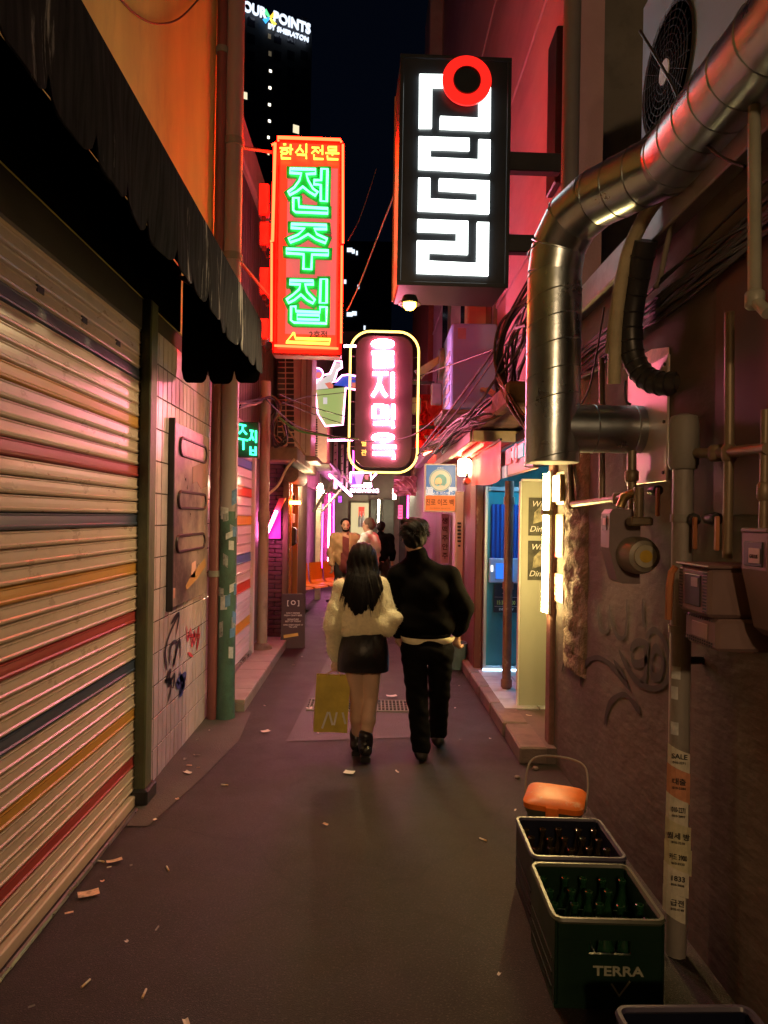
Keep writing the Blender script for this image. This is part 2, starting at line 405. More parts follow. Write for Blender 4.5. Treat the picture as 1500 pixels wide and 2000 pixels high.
for y in (1.62, 2.02, 2.45, 2.9, 3.35, 3.8):
    MB().box(.005, .0135, y, y + .06, 2.622, 2.65).obj('vent_hole', M_['black'], sh)
m_gpost = mat('dark green post', (.075, .085, .04), .5, 0, .3, 6, dirt=(.03, .025, .02), damt=.8, dscale=5, bump=.15, stretch=(1, 1, .4))
b = MB(); b.box(-.02, .075, 4.2, 4.33, .0, 2.99, .008); b.obj('guide_rail', m_gpost, sh)
b = MB(); b.box(.0, .10, 4.17, 4.36, 0, .09, .01); b.obj('rail_shoe', M_['black'], sh)
b = MB(); b.tube([(.06, -1.2, .012), (.06, 4.1, .012)], .012, 6); b.obj('floor_track', M_['steel'], sh)

# ------------------------------------------------------------------ black scalloped awning
AX = -.79
aw = thing('scalloped_awning', 'black canvas awning with a worn scalloped valance over the striped shutter', 'awning', V((0, 0, 0)))
m_canv = mat('black worn canvas', (.034, .034, .038), .8, 0, .4, 4, dirt=(.4, .4, .38), damt=.85, dscale=.75, stretch=(1, 9, .9), dlo=.585, dhi=.64, bump=.2, bscale=25, spec=0.0)
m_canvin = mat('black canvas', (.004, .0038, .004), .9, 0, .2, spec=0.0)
def scallop(s0, s1, step, ztop, zline, drop, ph=0.0, n=14):
    pts = []; k = int(round((s1 - s0) / step))
    for i in range(k):
        for j in range(n):
            t = j / n
            a = s0 + (i + t) * (s1 - s0) / k
            w = 1 - abs(2 * t - 1)                       # 0 at the notch, 1 mid lobe
            d = drop * (math.sqrt(max(0, 1 - (1 - min(1, w * 1.9)) ** 2)))
            pts.append((a, zline - d * (1 + .06 * math.sin(i * 2.3))))
    pts.append((s1, zline))
    return pts
b = MB()
pts = scallop(-.49, 4.994, .28, 3.08, 2.775, .075)
n = len(pts)
fx = lambda y, z: AX + .015 * math.sin(y * 4.4) * (3.08 - z) * 2 + .012 * math.sin(y * 9 + z * 5) * min(1, (3.08 - z) * 4)
rows = 4; vs_ = []; fs = []
for (y, zb) in pts:
    for r in range(rows + 1):
        z = 3.08 + (zb - 3.08) * r / rows; vs_.append((fx(y, z), y, z))
for i in range(n - 1):
    for r in range(rows): fs.append((i * (rows + 1) + r, i * (rows + 1) + r + 1, (i + 1) * (rows + 1) + r + 1, (i + 1) * (rows + 1) + r))
k = len(vs_)
b.add(vs_, fs).add([(x - .006, y, z) for x, y, z in vs_], [f[::-1] for f in fs])
b.obj('front_valance', m_canv, aw, smooth=30)
b = MB(); pts = scallop(LX + .02, AX - .004, .185, 2.78, 2.735, .09)
poly = pts + [(AX - .004, 3.07), (LX + .02, 3.4)]
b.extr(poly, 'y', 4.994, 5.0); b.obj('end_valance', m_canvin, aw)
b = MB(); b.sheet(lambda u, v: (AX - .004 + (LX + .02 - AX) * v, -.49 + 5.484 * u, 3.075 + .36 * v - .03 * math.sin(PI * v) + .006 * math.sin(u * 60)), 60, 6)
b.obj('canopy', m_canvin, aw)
MB().box(LX, LX + .012, -1.2, 4.98, 2.997, 3.43).obj('shade_sheet', m_canvin, aw)  # added black sheet standing in for shade on the wall under the canopy
b = MB()
for y in (.5, 1.95, 3.4, 4.9): b.tube([(LX + .02, y, 3.36), (AX - .03, y, 3.03)], .016, 6)
b.tube([(AX - .03, -.48, 3.03), (AX - .03, 4.95, 3.03)], .014, 6); b.obj('frame', M_['black'], aw)

# ------------------------------------------------------------------ information board on the tiles
FB = Frame((LX + .03, 0, 0), 90)
c00 = FB.loc(335, 1188); c10 = FB.loc(404, 1150); c11 = FB.loc(407, 858); c01 = FB.loc(340, 822)
y0, y1, z0, z1 = (c00[0] + c01[0]) / 2, (c10[0] + c11[0]) / 2, c00[1], c01[1]
bd = thing('wall_board', 'weathered metal menu board with three rounded slots fixed to the tiled wall', 'sign board', Matrix(FB.M))
m_bd = mat('board face', (.5, .4, .33), .3, .35, .25, 2.5, dirt=(.1, .06, .075), damt=.9, dscale=1.5, dlo=.42, dhi=.6)
MB().box(y0, y1, z0, z1, -.03, .0, .004).obj('panel', m_bd, bd)
MB().box(y0 - .025, y0, z0 - .02, z1 + .02, -.03, .012, .003).obj('edge_strip', M_['black'], bd)
def pill(b, xa, xb, ya, yb, z0_, z1_, n=8):
    r = (yb - ya) / 2; p = []
    for i in range(n + 1): a = -PI / 2 + PI * i / n; p.append((xb - r + r * math.cos(a), ya + r + r * math.sin(a)))
    for i in range(n + 1): a = PI / 2 + PI * i / n; p.append((xa + r + r * math.cos(a), ya + r + r * math.sin(a)))
    b.prism(p, z0_, z1_); return p
for (pa, pb) in (((350, 863), (401, 896)), ((348, 963), (401, 993)), ((346, 1044), (400, 1073))):
    za = FB.loc(375, pb[1])[1]; zb = FB.loc(375, pa[1])[1]; ya, yb = FB.loc(pa[0], 900)[0], FB.loc(pb[0], 900)[0]
    b = MB(); p = pill(b, ya, yb, za, zb, .0, .004); b.obj('slot', m_bd, bd)
    b = MB(); b.tube([(x, y, .006) for x, y in p], .011, 6, closed=True); b.obj('slot_rim', plain('maroon rim', (.035, .012, .016), .4), bd)
b = MB()
zt = lambda py: FB.loc(370, py)[1]; yt = lambda px: FB.loc(px, 1000)[0]
for (pa, pb, pc) in ((372, 905, 990), (385, 930, 1010)): pass
spray(FB, [[(348, 1005), (348, 1030)], [(356, 1006), (358, 1030), (368, 1012), (366, 1032)], [(358, 1018), (376, 1022)], [(374, 1008), (388, 1012), (372, 1034), (390, 1030)], [(380, 1012), (378, 1030)]], .012, 'graffiti', m_gk, bd, .003)
spray(FB, [[(363, 945), (366, 915), (370, 920), (368, 950), (376, 925), (378, 950)]], .01, 'graffiti', m_gk, bd, .003)
spray(FB, [[(396, 1008), (399, 1012), (396, 1030), (400, 1034), (398, 1040)]], .05, 'graffiti', m_gr, bd, .003)
m_peach = plain('peach print', (.7, .42, .3), .6); m_och = plain('ochre print', (.5, .28, .08), .6)
def patch(fr, poly, m, parent, name='print', z=.0025):
    b = MB(); P = [fr.loc(*p) for p in poly]; b.prism(P, z - .001, z); return b.obj(name, m, parent)
patch(FB, [(374, 1100), (382, 1095), (381, 1128), (372, 1128)], m_peach, bd)
patch(FB, [(362, 1145), (372, 1125), (400, 1090), (402, 1105), (385, 1130), (364, 1152)], m_och, bd)
patch(FB, [(336, 1150), (342, 1148), (341, 1168), (336, 1170)], m_peach, bd)
patch(FB, [(376, 912), (402, 900), (404, 950), (392, 955), (384, 940), (376, 945)], plain('torn sticker residue', (.34, .2, .17), .8), bd)

# ------------------------------------------------------------------ maroon downpipe and green pole at the corner
dp = thing('downpipe', 'maroon rainwater pipe at the corner of the tiled wall', 'pipe', V((-1.315, 5.98, 0)))
m_mar = mat('maroon pipe paint', (.2, .06, .06), .5, 0, .2, 4, dirt=(.08, .03, .03), damt=.5, dscale=3, stretch=(1, 1, .3))
MB().tube([(0, 0, 0), (0, 0, 10)], .045, 12).obj('pipe', m_mar, dp, smooth=True)
for z in (1.2, 3.4, 5.6): MB().tube([(0, 0, z), (0, 0, z + .05)], .054, 12).obj('bracket', M_['grime'], dp, smooth=True)
pl = thing('utility_pole', 'tall pole with a green foot covered in torn stickers, left of the alley', 'pole', V((-1.215, 6.02, 0)))
m_pole = mat('pole grey paint', (.3, .25, .25), .45, 0, .12, 3, dirt=(.16, .1, .1), damt=.4, dscale=2, stretch=(1, 1, .3))
m_poleg = mat('pole green paint', (.05, .12, .09), .5, 0, .3, 4, dirt=(.03, .04, .035), damt=.7, dscale=5, bump=.2)
MB().tube([(0, 0, 1.75), (0, 0, 11)], .077, 20).obj('shaft', m_pole, pl, smooth=True)
MB().lathe([(.088, 0), (.084, .05), (.081, .3), (.079, 1.75)], n=20).obj('foot', m_poleg, pl, smooth=True)
m_st = [mat('sticker pale', (.5, .52, .52), .6, 0, .3, 30), mat('sticker blue', (.1, .22, .4), .6, 0, .3, 30), mat('sticker grey', (.28, .3, .3), .7, 0, .4, 25, dirt=(.03, .03, .04), damt=.9, dscale=30)]
def curved(parent, r, a0, a1, z0_, z1_, m, name='sticker', tilt=0.0):
    b = MB(); nu = 5
    b.sheet(lambda u, v: (r * math.cos(a0 + (a1 - a0) * u), r * math.sin(a0 + (a1 - a0) * u), z0_ + (z1_ - z0_) * v + tilt * (u - .5)), nu, 1)
    return b.obj(name, m, parent)
rs = random.Random(3)
for i in range(26):
    a = rs.uniform(-PI * .75, -.05); z = rs.uniform(.5, 1.95); w = rs.uniform(.35, .8); h = rs.uniform(.05, .13)
    curved(pl, .0825 + .0012 * i / 10, a, a + w, z, z + h, m_st[rs.choice((0, 0, 1, 2, 2))], tilt=rs.uniform(-.03, .03))
for z in (4.87, 3.9): MB().tube([(0, 0, z - .03), (0, 0, z + .03)], .088, 20).obj('clamp', M_['grime'], pl, smooth=True)

# ================================================================== LEFT: brown building beyond the pole
m_brown = mat('weathered brown boards', (.11, .075, .05), .7, 0, .3, 5, dirt=(.04, .028, .02), damt=.7, dscale=3, bump=.3, bscale=40, stretch=(4, 4, .5))
bb = thing('brown_building', 'weathered brown two storey building beyond the green pole, with a brick porch', 'building', V((0, 0, 0)))
MB().box(LX - 4, LX - .1, 6.33, 13, 2.55, 5.9).obj('upper_wall', m_brown, bb)
MB().box(LX - 4, LX - .1, 6.33, 13, 0, 2.547).obj('lower_wall', M_['grime'], bb)
p = at(492, 372, 8.6)
MB().box(LX - .098, p.x + .12, 7.0, 9.6, p.z - .22, p.z + .22, .02).obj('beam_casing', mat('beige casing', (.45, .33, .2), .7, 0, .15, 4, dirt=(.25, .17, .1)), bb)
me = MB().box(0, .025, -.07, .07, 2.56, 5.85, .004).mesh('board', m_brown)
for i in range(40): link('board', me, bb, T(LX - .099 + random.uniform(0, .008), 6.42 + .152 * i, random.uniform(-.06, 0)))
# brick porch that stands out into the lane
m_brick = mat('dark maroon brick', (.17, .06, .075), .5, 0, .35, 7, dirt=(.05, .02, .025), damt=.5, dscale=5, bump=.25, bscale=60)
MB().box(LX - .1, -1.19, 9.712, 12.6, 0, 2.5).obj('porch_core', mat('dark mortar', (.04, .025, .028), .9), bb)
me = MB().box(-.092, .092, 0, .05, -.026, .026, .005).mesh('brick', m_brick)
for r in range(40):
    for c in range(2):
        x = -1.39 + .196 * c + (.098 if r % 2 else 0)
        if x < -1.18: link('brick', me, bb, T(x - .01, 9.668, .03 + .0605 * r))
m_post = mat('worn door post', (.22, .13, .08), .6, 0, .3, 5, dirt=(.08, .045, .03), damt=.7, dscale=6, bump=.2, stretch=(1, 1, .2))
MB().box(-1.2, -1.12, 9.62, 9.76, 0, 2.3, .008).obj('door_post', m_post, bb)
# slatted side door between posts
dr = [(9.8, 12.3)]
me = MB().box(-.012, .012, -.36, .36, -.045, .045, .006).mesh('door_slat', mat('dark red door slat', (.26, .06, .03), .45, 0, .3, 4))
for r in range(20): link('door_slat', me, bb, T(-1.175, 10.25, .12 + .1 * r))
m_or = mat('orange varnished post', (.45, .17, .05), .4, 0, .2, 4, dirt=(.2, .07, .03), stretch=(1, 1, .3))
for y in (9.83, 10.7): MB().box(-1.19, -1.1, y - .04, y + .05, 0, 2.3, .008).obj('door_post', m_or, bb)
MB().box(-1.19, -1.13, 10.76, 12.5, 0, 2.3).obj('side_panel', m_brown, bb)
# lantern, notice and letter box by the door
MB().box(-1.17, -1.10, 10.0, 10.25, 1.62, 1.75, .005).obj('notice', mat('pink notice', (.75, .5, .5), .6), bb)
MB().box(-1.17, -1.06, 10.0, 10.22, 1.3, 1.56, .03).obj('letter_box', M_['blackplastic'], bb)
# concrete canopy slab with rolled canvas
m_lint = mat('old concrete', (.23, .18, .13), .8, 0, .25, 5, dirt=(.08, .06, .045), damt=.7, dscale=3, bump=.35, bscale=40)
b = MB(); b.box(LX - .1, -.95, 9.0, 12.2, 2.42, 2.6, .015); b.obj('concrete_canopy', m_lint, bb)
b = MB(); b.lathe([(.01, 0), (.1, .0), (.11, .1), (.105, .6), (.11, 1.2), (.1, 1.3), (.01, 1.3)], (-1.08, 9.5, 2.27), 14, axis='y'); b.obj('rolled_canvas', mat('rolled canvas', (.2, .12, .08), .8, 0, .3, 8, bump=.3, bscale=30, stretch=(3, .5, 3)), bb, smooth=True)

# second striped shutter, white
s2 = thing('striped_shutter', 'smaller white roller shutter with blue, red and yellow stripes behind the green pole', 'roller shutter', V((LX - .04, 0, .11)))
m_w2 = mat('white shutter', (.78, .74, .72), .4, 0, .08, 5, dirt=(.4, .34, .3), damt=.3, dscale=4, stretch=(1, .3, 3))
m_b2 = mat('blue shutter', (.08, .2, .55), .4, 0, .1); m_r2 = mat('red shutter', (.75, .08, .04), .4, 0, .1); m_y2 = mat('yellow shutter', (.85, .45, .04), .4, 0, .1)
H2 = .105
sm2 = {c: slat_mesh(6.9, 8.3, H2, m) for c, m in (('w', m_w2), ('b', m_b2), ('r', m_r2), ('y', m_y2))}
seq = ['w'] * 23
for i, c in ((3, 'y'), (7, 'r'), (10, 'b'), (14, 'y'), (17, 'r'), (20, 'b')): seq[i] = c
for i, c in enumerate(seq): link('slat', sm2[c], s2, T(0, 0, .03 + H2 * i))
MB().box(-.03, .04, 6.9, 8.3, -.02, .03, .006).obj('bottom_rail', M_['steel'], s2)
MB().box(-.03, .05, 8.3, 8.38, -.03, 2.45, .008).obj('guide_rail', M_['paintwhite'], s2)
MB().box(-.05, .03, 6.8, 8.3, 2.45, 2.62, .01).obj('shutter_box', mat('shutter box beige', (.4, .3, .24), .5), s2)

# grey standpipe beside it
gp = thing('standpipe', 'old cream standpipe with peeling paint beside the white striped shutter', 'pipe', V((-1.3, 8.6, .09)))
m_cp = mat('peeling cream paint', (.4, .34, .24), .55, 0, .2, 5, dirt=(.12, .08, .06), damt=.8, dscale=5, bump=.3, bscale=50, stretch=(1, 1, .5))
MB().tube([(0, 0, 0), (0, 0, 3.25)], .062, 14).obj('pipe', m_cp, gp, smooth=True)
MB().tube([(0, 0, 1.55), (0, 0, 1.68)], .072, 14).obj('collar', m_cp, gp, smooth=True)
MB().lathe([(.13, 0), (.12, .05), (.075, .09)], n=14).obj('base', m_lint, gp, smooth=True)

# ================================================================== RIGHT: meter wall
m_mw = mat('stained plaster', (.105, .085, .073), .85, 0, .25, 3.0, dirt=(.07, .048, .038), damt=.8, dscale=1.3, bump=.3, bscale=18, stretch=(1, .4, 1), dlo=.42, dhi=.6)
m_rough = mat('crumbled render', (.19, .145, .09), .9, 0, .4, 9, dirt=(.06, .04, .03), damt=.9, dscale=5, bump=1.2, bscale=26, stretch=(1, .5, .6))
mw = thing('meter_building', 'low stained plaster building on the right that carries gas meters and graffiti', 'building', V((0, 0, 0)))
MB().box(RX, 4, -4, 5.2, 0, 3.0).obj('wall', m_mw, mw)
def rough_strip(y0_, y1_, z0_, z1_, X, amp, name, m, seed):
    r = np.random.RandomState(seed); nu, nv_ = 10, 60
    g = r.rand(nv_ + 1, nu + 1); g = (g + np.roll(g, 1, 0) + np.roll(g, 1, 1)) / 3
    b = MB(); b.sheet(lambda u, v: (X - amp * g[int(round(v * nv_)), int(round(u * nu))] * math.sin(PI * u) ** .5 - .001, y1_ + (y0_ - y1_) * u + .03 * g[int(round(v * nv_)), 0] * (1 if u < .5 else -1), z0_ + (z1_ - z0_) * v), nu, nv_)
    return b.obj(name, m, mw, smooth=True)
rough_strip(4.35, 4.85, .75, 2.75, RX, .06, 'crumbling_render', m_rough, 2)
MB().box(RX - .035, 1.42, 5.08, 5.21, 0, 2.95, .012).obj('corner_pillar', mat('red brown corner', (.22, .11, .085), .7, 0, .25, 4, dirt=(.1, .05, .04), damt=.6, bump=.3, bscale=40), mw)
m_gut = mat('pale gutter', (.34, .33, .33), .5, .2, .15, 4, dirt=(.12, .1, .09), damt=.5)
b = MB(); b.box(1.27, 1.45, -1, 4.95, 3.01, 3.10, .01); b.box(1.25, 1.275, -1, 4.95, 2.99, 3.14, .006); b.obj('gutter', m_gut, mw)
MB().box(1.28, 4, -4, 5.15, 3.13, 3.17).obj('roof', M_['grime'], mw)
m_rust = mat('maroon plate', (.1, .035, .03), .6, 0, .3, 3)
MB().box(RX - .006, RX, 1.6, 2.75, 1.75, 2.8).obj('painted_panel', m_rust, mw)
FR = Frame((RX - .002, 0, 0), -90)
m_gf = plain('brown spray paint', (.01, .006, .005), .8)
spray(FR, [[(1098, 1312), (1110, 1275), (1136, 1258), (1137, 1262)], [(1134, 1340), (1142, 1300), (1165, 1284), (1195, 1300), (1230, 1345)],
           [(1182, 1415), (1192, 1375), (1218, 1356), (1240, 1375), (1252, 1392)], [(1200, 1290), (1225, 1330)],
           [(1210, 1270), (1240, 1325), (1280, 1345), (1308, 1320), (1302, 1260), (1280, 1230), (1262, 1245)],
           [(1232, 1270), (1245, 1255), (1265, 1258), (1262, 1290), (1240, 1296), (1234, 1275)], [(1262, 1260), (1262, 1320), (1250, 1330)],
           [(1272, 1290), (1282, 1265), (1296, 1290), (1290, 1320), (1274, 1318), (1272, 1290)]], .04, 'graffiti', m_gf, mw, .004)
spray(FR, [[(1170, 1180), (1172, 1225), (1188, 1232), (1192, 1180)], [(1192, 1200), (1205, 1240), (1222, 1240), (1226, 1170)], [(1256, 1170), (1258, 1225)]], .03, 'graffiti', m_gf, mw, .004)

# ------------------------------------------------------------------ pink plaster building further along on the right
m_pink = mat('pink plaster', (.52, .34, .38), .75, 0, .1, 2.5, dirt=(.34, .2, .23), damt=.5, dscale=1.0, bump=.2, bscale=45, stretch=(1, .35, 1))
pb = thing('pink_building', 'tall pink plaster building on the right behind the black box sign', 'building', V((0, 0, 0)))
UX = 1.42
MB().box(UX, 1.66, 5.22, 17, 2.5, 14).obj('wall', m_pink, pb)
MB().box(1.665, 5, 5.6, 17, 2.5, 14).obj('back_wall', M_['grime'], pb)
for z in (4.15, 6.1, 8.0):
    MB().box(UX - .02, UX, 5.22, 17, z, z + .05, .004).obj('string_course', m_pink, pb)
for (y, z0_, z1_) in ((8.2, 3.5, 4.4), (10.2, 4.6, 6.2), (13.2, 4.6, 6.2)):
    w = MB().box(UX - .05, UX + .01, y, y + 1.1, z0_, z1_, .01).obj('window', M_['grime'], pb)
    MB().box(UX - .056, UX - .051, y + .08, y + .52, z0_ + .08, z1_ - .08).obj('pane', mat('dark glass', (.02, .02, .03), .1), w)
    MB().box(UX - .056, UX - .051, y + .58, y + 1.02, z0_ + .08, z1_ - .08).obj('pane', bpy.data.materials['dark glass'], w)
f = MB().box(UX - .06, UX - .002, 5.42, 5.7, 4.3, 5.5, .01).obj('shutter_panel', M_['black'], pb)
MB().box(UX - .3, UX, 15.6, 17.2, 9.6, 13.6, .03).obj('cornice', m_pink, pb)
MB().box(UX - .28, UX, 8.7, 9.0, 2.75, 4.9, .02).obj('pilaster', mat('beige pilaster', (.5, .36, .25), .7, 0, .1, 4), pb)
MB().box(UX - .4, UX, 11.5, 17, 2.9, 3.1, .02).obj('eave', m_pink, pb)
gpp = thing('grey_downpipe', 'thick grey rain pipe running up the near corner of the pink building', 'pipe', at(1112, 400, 5.08))
z = gpp.location.z
MB().tube([(0, 0, 2.9 - z), (0, 0, 14 - z)], .062, 14).obj('pipe', mat('grey pipe paint', (.2, .19, .2), .45, 0, .15, 3, dirt=(.3, .14, .09), damt=.3), gpp, smooth=True)

# lower storey: the shop under the canopy
sp = thing('corner_shop', 'small red painted shop on the right with a blue lit glass entrance', 'building', V((0, 0, 0)))
m_redw = mat('dark red painted timber', (.14, .035, .03), .5, 0, .3, 6, dirt=(.3, .22, .19), damt=.7, dscale=9, dlo=.6, dhi=.66, bump=.2, stretch=(1, 1, .3))
m_dark = mat('dark interior', (.05, .05, .055), .7)
MB().box(1.12, 1.3, 7.62, 8.45, .1, 2.36, .012).obj('shop_pier', m_redw, sp)
MB().box(1.15, 3.0, 8.452, 12.4, 0, 2.4).obj('shop_wall', m_redw, sp)
MB().box(2.35, 2.45, 5.22, 8.4, 0, 2.6).obj('inner_wall', mat('teal inner wall', (.06, .3, .32), .5), sp)
MB().box(1.31, 2.34, 8.3, 8.4, 0, 2.6).obj('back_wall', mat('teal back wall', (.08, .32, .34), .5), sp)
MB().box(1.31, 2.34, 5.22, 8.3, 2.42, 2.5).obj('ceiling', m_dark, sp)
b = MB(); b.box(.98, 1.42, 5.22, 12.5, 2.56, 2.74, .02); ob = b.obj('ledge', mat('rough brown ledge', (.24, .13, .09), .85, 0, .3, 6, dirt=(.09, .05, .035), damt=.7, dscale=4, bump=.5, bscale=30), sp)
for i, (px, py) in enumerate(((1012, 300),)): pass
me = MB().box(-.008, .008, -.07, .07, 0, 2.2, .004).mesh('plank', m_redw)
for i in range(26): link('plank', me, sp, T(1.142, 8.53 + .15 * i, .1 + random.uniform(-.01, .01)))
# beige canopy with red underside
cn = thing('shop_canopy', 'beige edged flat canopy with a red lit underside over the shop entrance', 'canopy', V((0, 0, 0)))
m_bei = mat('beige metal fascia', (.5, .4, .28), .5, 0, .12, 4, dirt=(.28, .2, .13), damt=.5)
b = MB(); b.box(.92, 1.36, 6.5, 6.56, 2.43, 2.53, .006); b.box(.90, .96, 6.57, 10.3, 2.43, 2.53, .006); b.obj('fascia', m_bei, cn)
MB().box(.965, 1.36, 6.565, 10.3, 2.45, 2.475).obj('soffit', mat('red soffit', (.5, .05, .04), .5), cn)
MB().box(.965, 1.36, 6.565, 10.3, 2.48, 2.53).obj('roof_sheet', M_['grime'], cn)

# ================================================================== FAR END
m_far = mat('dark plaster', (.14, .11, .1), .8, 0, .25, 2, dirt=(.06, .045, .04), damt=.5, bump=.2)
lf = thing('far_left_building', 'pink lit building on the left behind the orange chairs', 'building', V((0, 0, 0)))
MB().box(-6, -1.35, 13.02, 24, 2.35, 7.8).obj('upper_wall', mat('rosy render', (.4, .24, .22), .75, 0, .15, 2, dirt=(.2, .1, .1), damt=.5, bump=.2), lf)
MB().box(-6, -1.42, 13.02, 24, 0, 2.345).obj('lower_wall', m_far, lf)
rf = thing('far_right_building', 'dark red timber building on the right beyond the blue soju sign', 'building', V((0, 0, 0)))
MB().box(1.16, 6, 12.42, 24, 0, 2.9).obj('lower_wall', m_redw, rf)
MB().box(1.3, 6, 17.02, 24, 2.905, 9).obj('upper_wall', mat('deep red render', (.33, .07, .06), .8, 0, .25, 5, dirt=(.15, .03, .03), bump=.5, bscale=20), rf)
me = MB().box(-.01, .01, -.09, .09, 0, 2.75, .005).mesh('plank', m_redw)
for i in range(30): link('plank', me, rf, T(1.15, 12.53 + .2 * i, .04))
eb = thing('end_building', 'pale lit shopfront that closes the alley at its far end', 'building', V((0, 0, 0)))
MB().box(-6, 6, 24.05, 26, 3.2, 8).obj('upper_wall', m_far, eb)
m_cream = mat('cream shopfront', (.6, .55, .4), .6, 0, .1, 3)
MB().box(-1.45, .95, 24.0, 24.2, 0, 3.19).obj('shopfront_wall', m_cream, eb)
MB().box(.955, 1.3, 24.0, 24.2, 0, 3.19).obj('side_wall', m_far, eb)
def door(px0, px1, py0, py1, m, name, Y=23.95, t=.05, parent=eb):
    a = at(px0, py0, Y); c = at(px1, py1, Y)
    return MB().box(a.x, c.x, Y, Y + t, c.z, a.z, .01).obj(name, m, parent)
w = door(683, 722, 978, 1062, mat('olive frame', (.25, .24, .15), .5), 'window')
a = at(686, 982, 23.94); c = at(719, 1056, 23.94)
MB().box(a.x, c.x, 23.935, 23.945, c.z, a.z).obj('pane', glow('lit cream window', (1, .8, .4), .5), w)
for (x0, x1) in ((724, 735), (739, 744), (749, 768)): door(x0, x1, 975, 1110, mat('grey green column', (.18, .19, .15), .6), 'column', 23.8, .14)

# ------------------------------------------------------------------ hotel tower and its neighbour, far off
m_tw = mat('night facade', (.02, .022, .03), .6, 0, .2, .3)
FT = Frame(at(475, 8, 160), 28)
ht = thing('hotel_tower', 'dark high rise tower with a column of lit windows far behind the red sign', 'tower', FT.M)
xl, yt_ = FT.loc(380, -40); xr, _ = FT.loc(612, 20); zb = -FT.O.z
MB().box(xl, xr, zb, yt_ - 2, -25, -.6).obj('facade', m_tw, ht)
m_lw = glow('lit window warm', (1, .85, .55), .7); m_ld = glow('dim lit window', (1, .8, .5), .06); m_lb = glow('bright lit window', (1, .9, .7), 2.5)
for (px, py, w, h, m) in ((528, 68, .7, 1.1, m_ld), (529, 102, .7, 1.1, m_ld), (530, 136, .6, .6, m_lb), (529, 169, .6, .6, m_lb), (528, 202, .6, .6, m_lb), (528, 234, .6, .6, m_lb), (526, 266, .5, .6, m_lb), (526, 298, .5, .6, m_lw),
                          (580, 250, 1.5, 1.9, m_lw), (480, 184, 1.1, 1.6, m_lw)):
    x, y = FT.loc(px, py); MB().box(x - w / 2, x + w / 2, y - h / 2, y + h / 2, -.6, -.55).obj('lit_window', m, ht)
for i in range(5):
    for j in range(16):
        x, y = FT.loc(492 + 26 * i, 40 + 33 * j)
        MB().box(x - .9, x + .9, y - 1.1, y + 1.1, -.6, -.57).obj('window', bpy.data.materials['dark glass'], ht) if (i, j) not in () and i != 1 else None
ot = thing('office_block', 'dark office block with small white lights seen right of the red sign', 'tower', V((0, 0, 0)))
a = at(632, 470, 120); c = at(760, 900, 120)
MB().box(a.x, c.x, 120, 140, 0, a.z).obj('facade', m_tw, ot)
m_lc = glow('cool lit window', (.75, .87, 1), 1.0)
for (px, py, w) in ((683, 488, .9), (690, 491, .5), (697, 494, .3), (683, 614, 1.0), (692, 612, .8), (674, 550, .4), (700, 560, .3), (712, 640, .3)):
    q = at(px, py, 119.9); MB().box(q.x - w / 2, q.x + w / 2, 119.9, 119.95, q.z - .35, q.z + .35).obj('lit_window', m_lc, ot)
# ================================================================== SIGNS
m_red = glow('red neon', (1, .0045, .0012), 80); m_grn = glow('green neon', (.12, 1, .4), 3.2); m_yel = glow('yellow neon', (1, .45, .04), 3)
m_wht = glow('white letter panel', (.92, 1, .96), 2.8); m_ring = glow('red ring panel', (1, .012, .008), 1.0)
m_pnk = glow('pink neon', (1, .2, .33), 60); m_mag = glow('magenta neon', (1, .03, .5), 15); m_lpk = glow('pale pink neon', (1, .26, .56), 34)
m_bor = glow('warm border neon', (1, .6, .1), 3.5); m_tub = glow('warm white tube', (1, .68, .24), 150); m_tubr = glow('red white tube', (1, .02, .01), 26)
m_signred = glow('lit red sign face', (1, .06, .02), .55); m_signpink = glow('lit pale sign face', (1, .16, .15), .5)
m_grnp = mat('green letter paint', (.01, .42, .06), .4, 0, .05)

def outline(poly, d):
    n = len(poly); ar = sum(poly[i - 1][0] * poly[i][1] - poly[i][0] * poly[i - 1][1] for i in range(n)); s = 1 if ar > 0 else -1
    out = []
    for i in range(n):
        p0, p1, p2 = V(poly[i - 1]), V(poly[i]), V(poly[(i + 1) % n])
        a = (p1 - p0).normalized(); b = (p2 - p1).normalized()
        na, nb = V((a.y, -a.x)) * s, V((b.y, -b.x)) * s
        m = (na + nb); m = m.normalized() if m.length > .1 else na
        out.append(tuple(p1 + m * d / max(.5, m.dot(na))))
    return out

# ---- red and green neon restaurant sign on the left
FS = Frame(at(605, 480, 6.75), 3.0)
L = lambda px, py: FS.loc(px, py)
x0, y0 = L(531, 692); x1, y1 = L(674, 274)
rs_ = thing('neon_box_sign', 'tall red box sign with big green neon letters hung from the left pole', 'sign', FS.M)
MB().box(x0, x1, y0, y1, -.2, -.004, .02).obj('sign_box', mat('red sign box', (.4, .05, .045), .5, 0, .15), rs_)
MB().box(x0 + .05, x1 - .05, y0 + .05, y1 - .05, -.004, .004).obj('face_panel', m_signred, rs_)
xa, ya = L(557, 652); xb, yb = L(660, 330)
MB().box(xa, xb, ya, yb, .004, .007).obj('letter_panel', m_signpink, rs_)
r = .011
def tube_part(pts, m, parent, r=.011, closed=False, name='neon_tube', n=8, z=.05):
    b = MB(); b.tube([(p[0], p[1], p[2] if len(p) > 2 else z) for p in pts], r, n, closed=closed); return b.obj(name, m, parent, smooth=60)
zz = .045
Q = lambda lst: [L(*p) for p in lst]
def q1(lst): return [L(440 + a / 4.348, 260 + b_ / 4.348) for a, b_ in lst]      # coordinates measured on a 4.348x enlargement
for lst in ([(455, 90), (447, 60), (975, 80), (985, 100)], [(400, 125), (427, 108), (405, 935), (385, 935)], [(398, 950), (395, 1780)], [(998, 120), (998, 950)], [(990, 975), (983, 1795)], [(420, 1815), (960, 1840)]):
    tube_part(q1(lst), m_red, rs_)
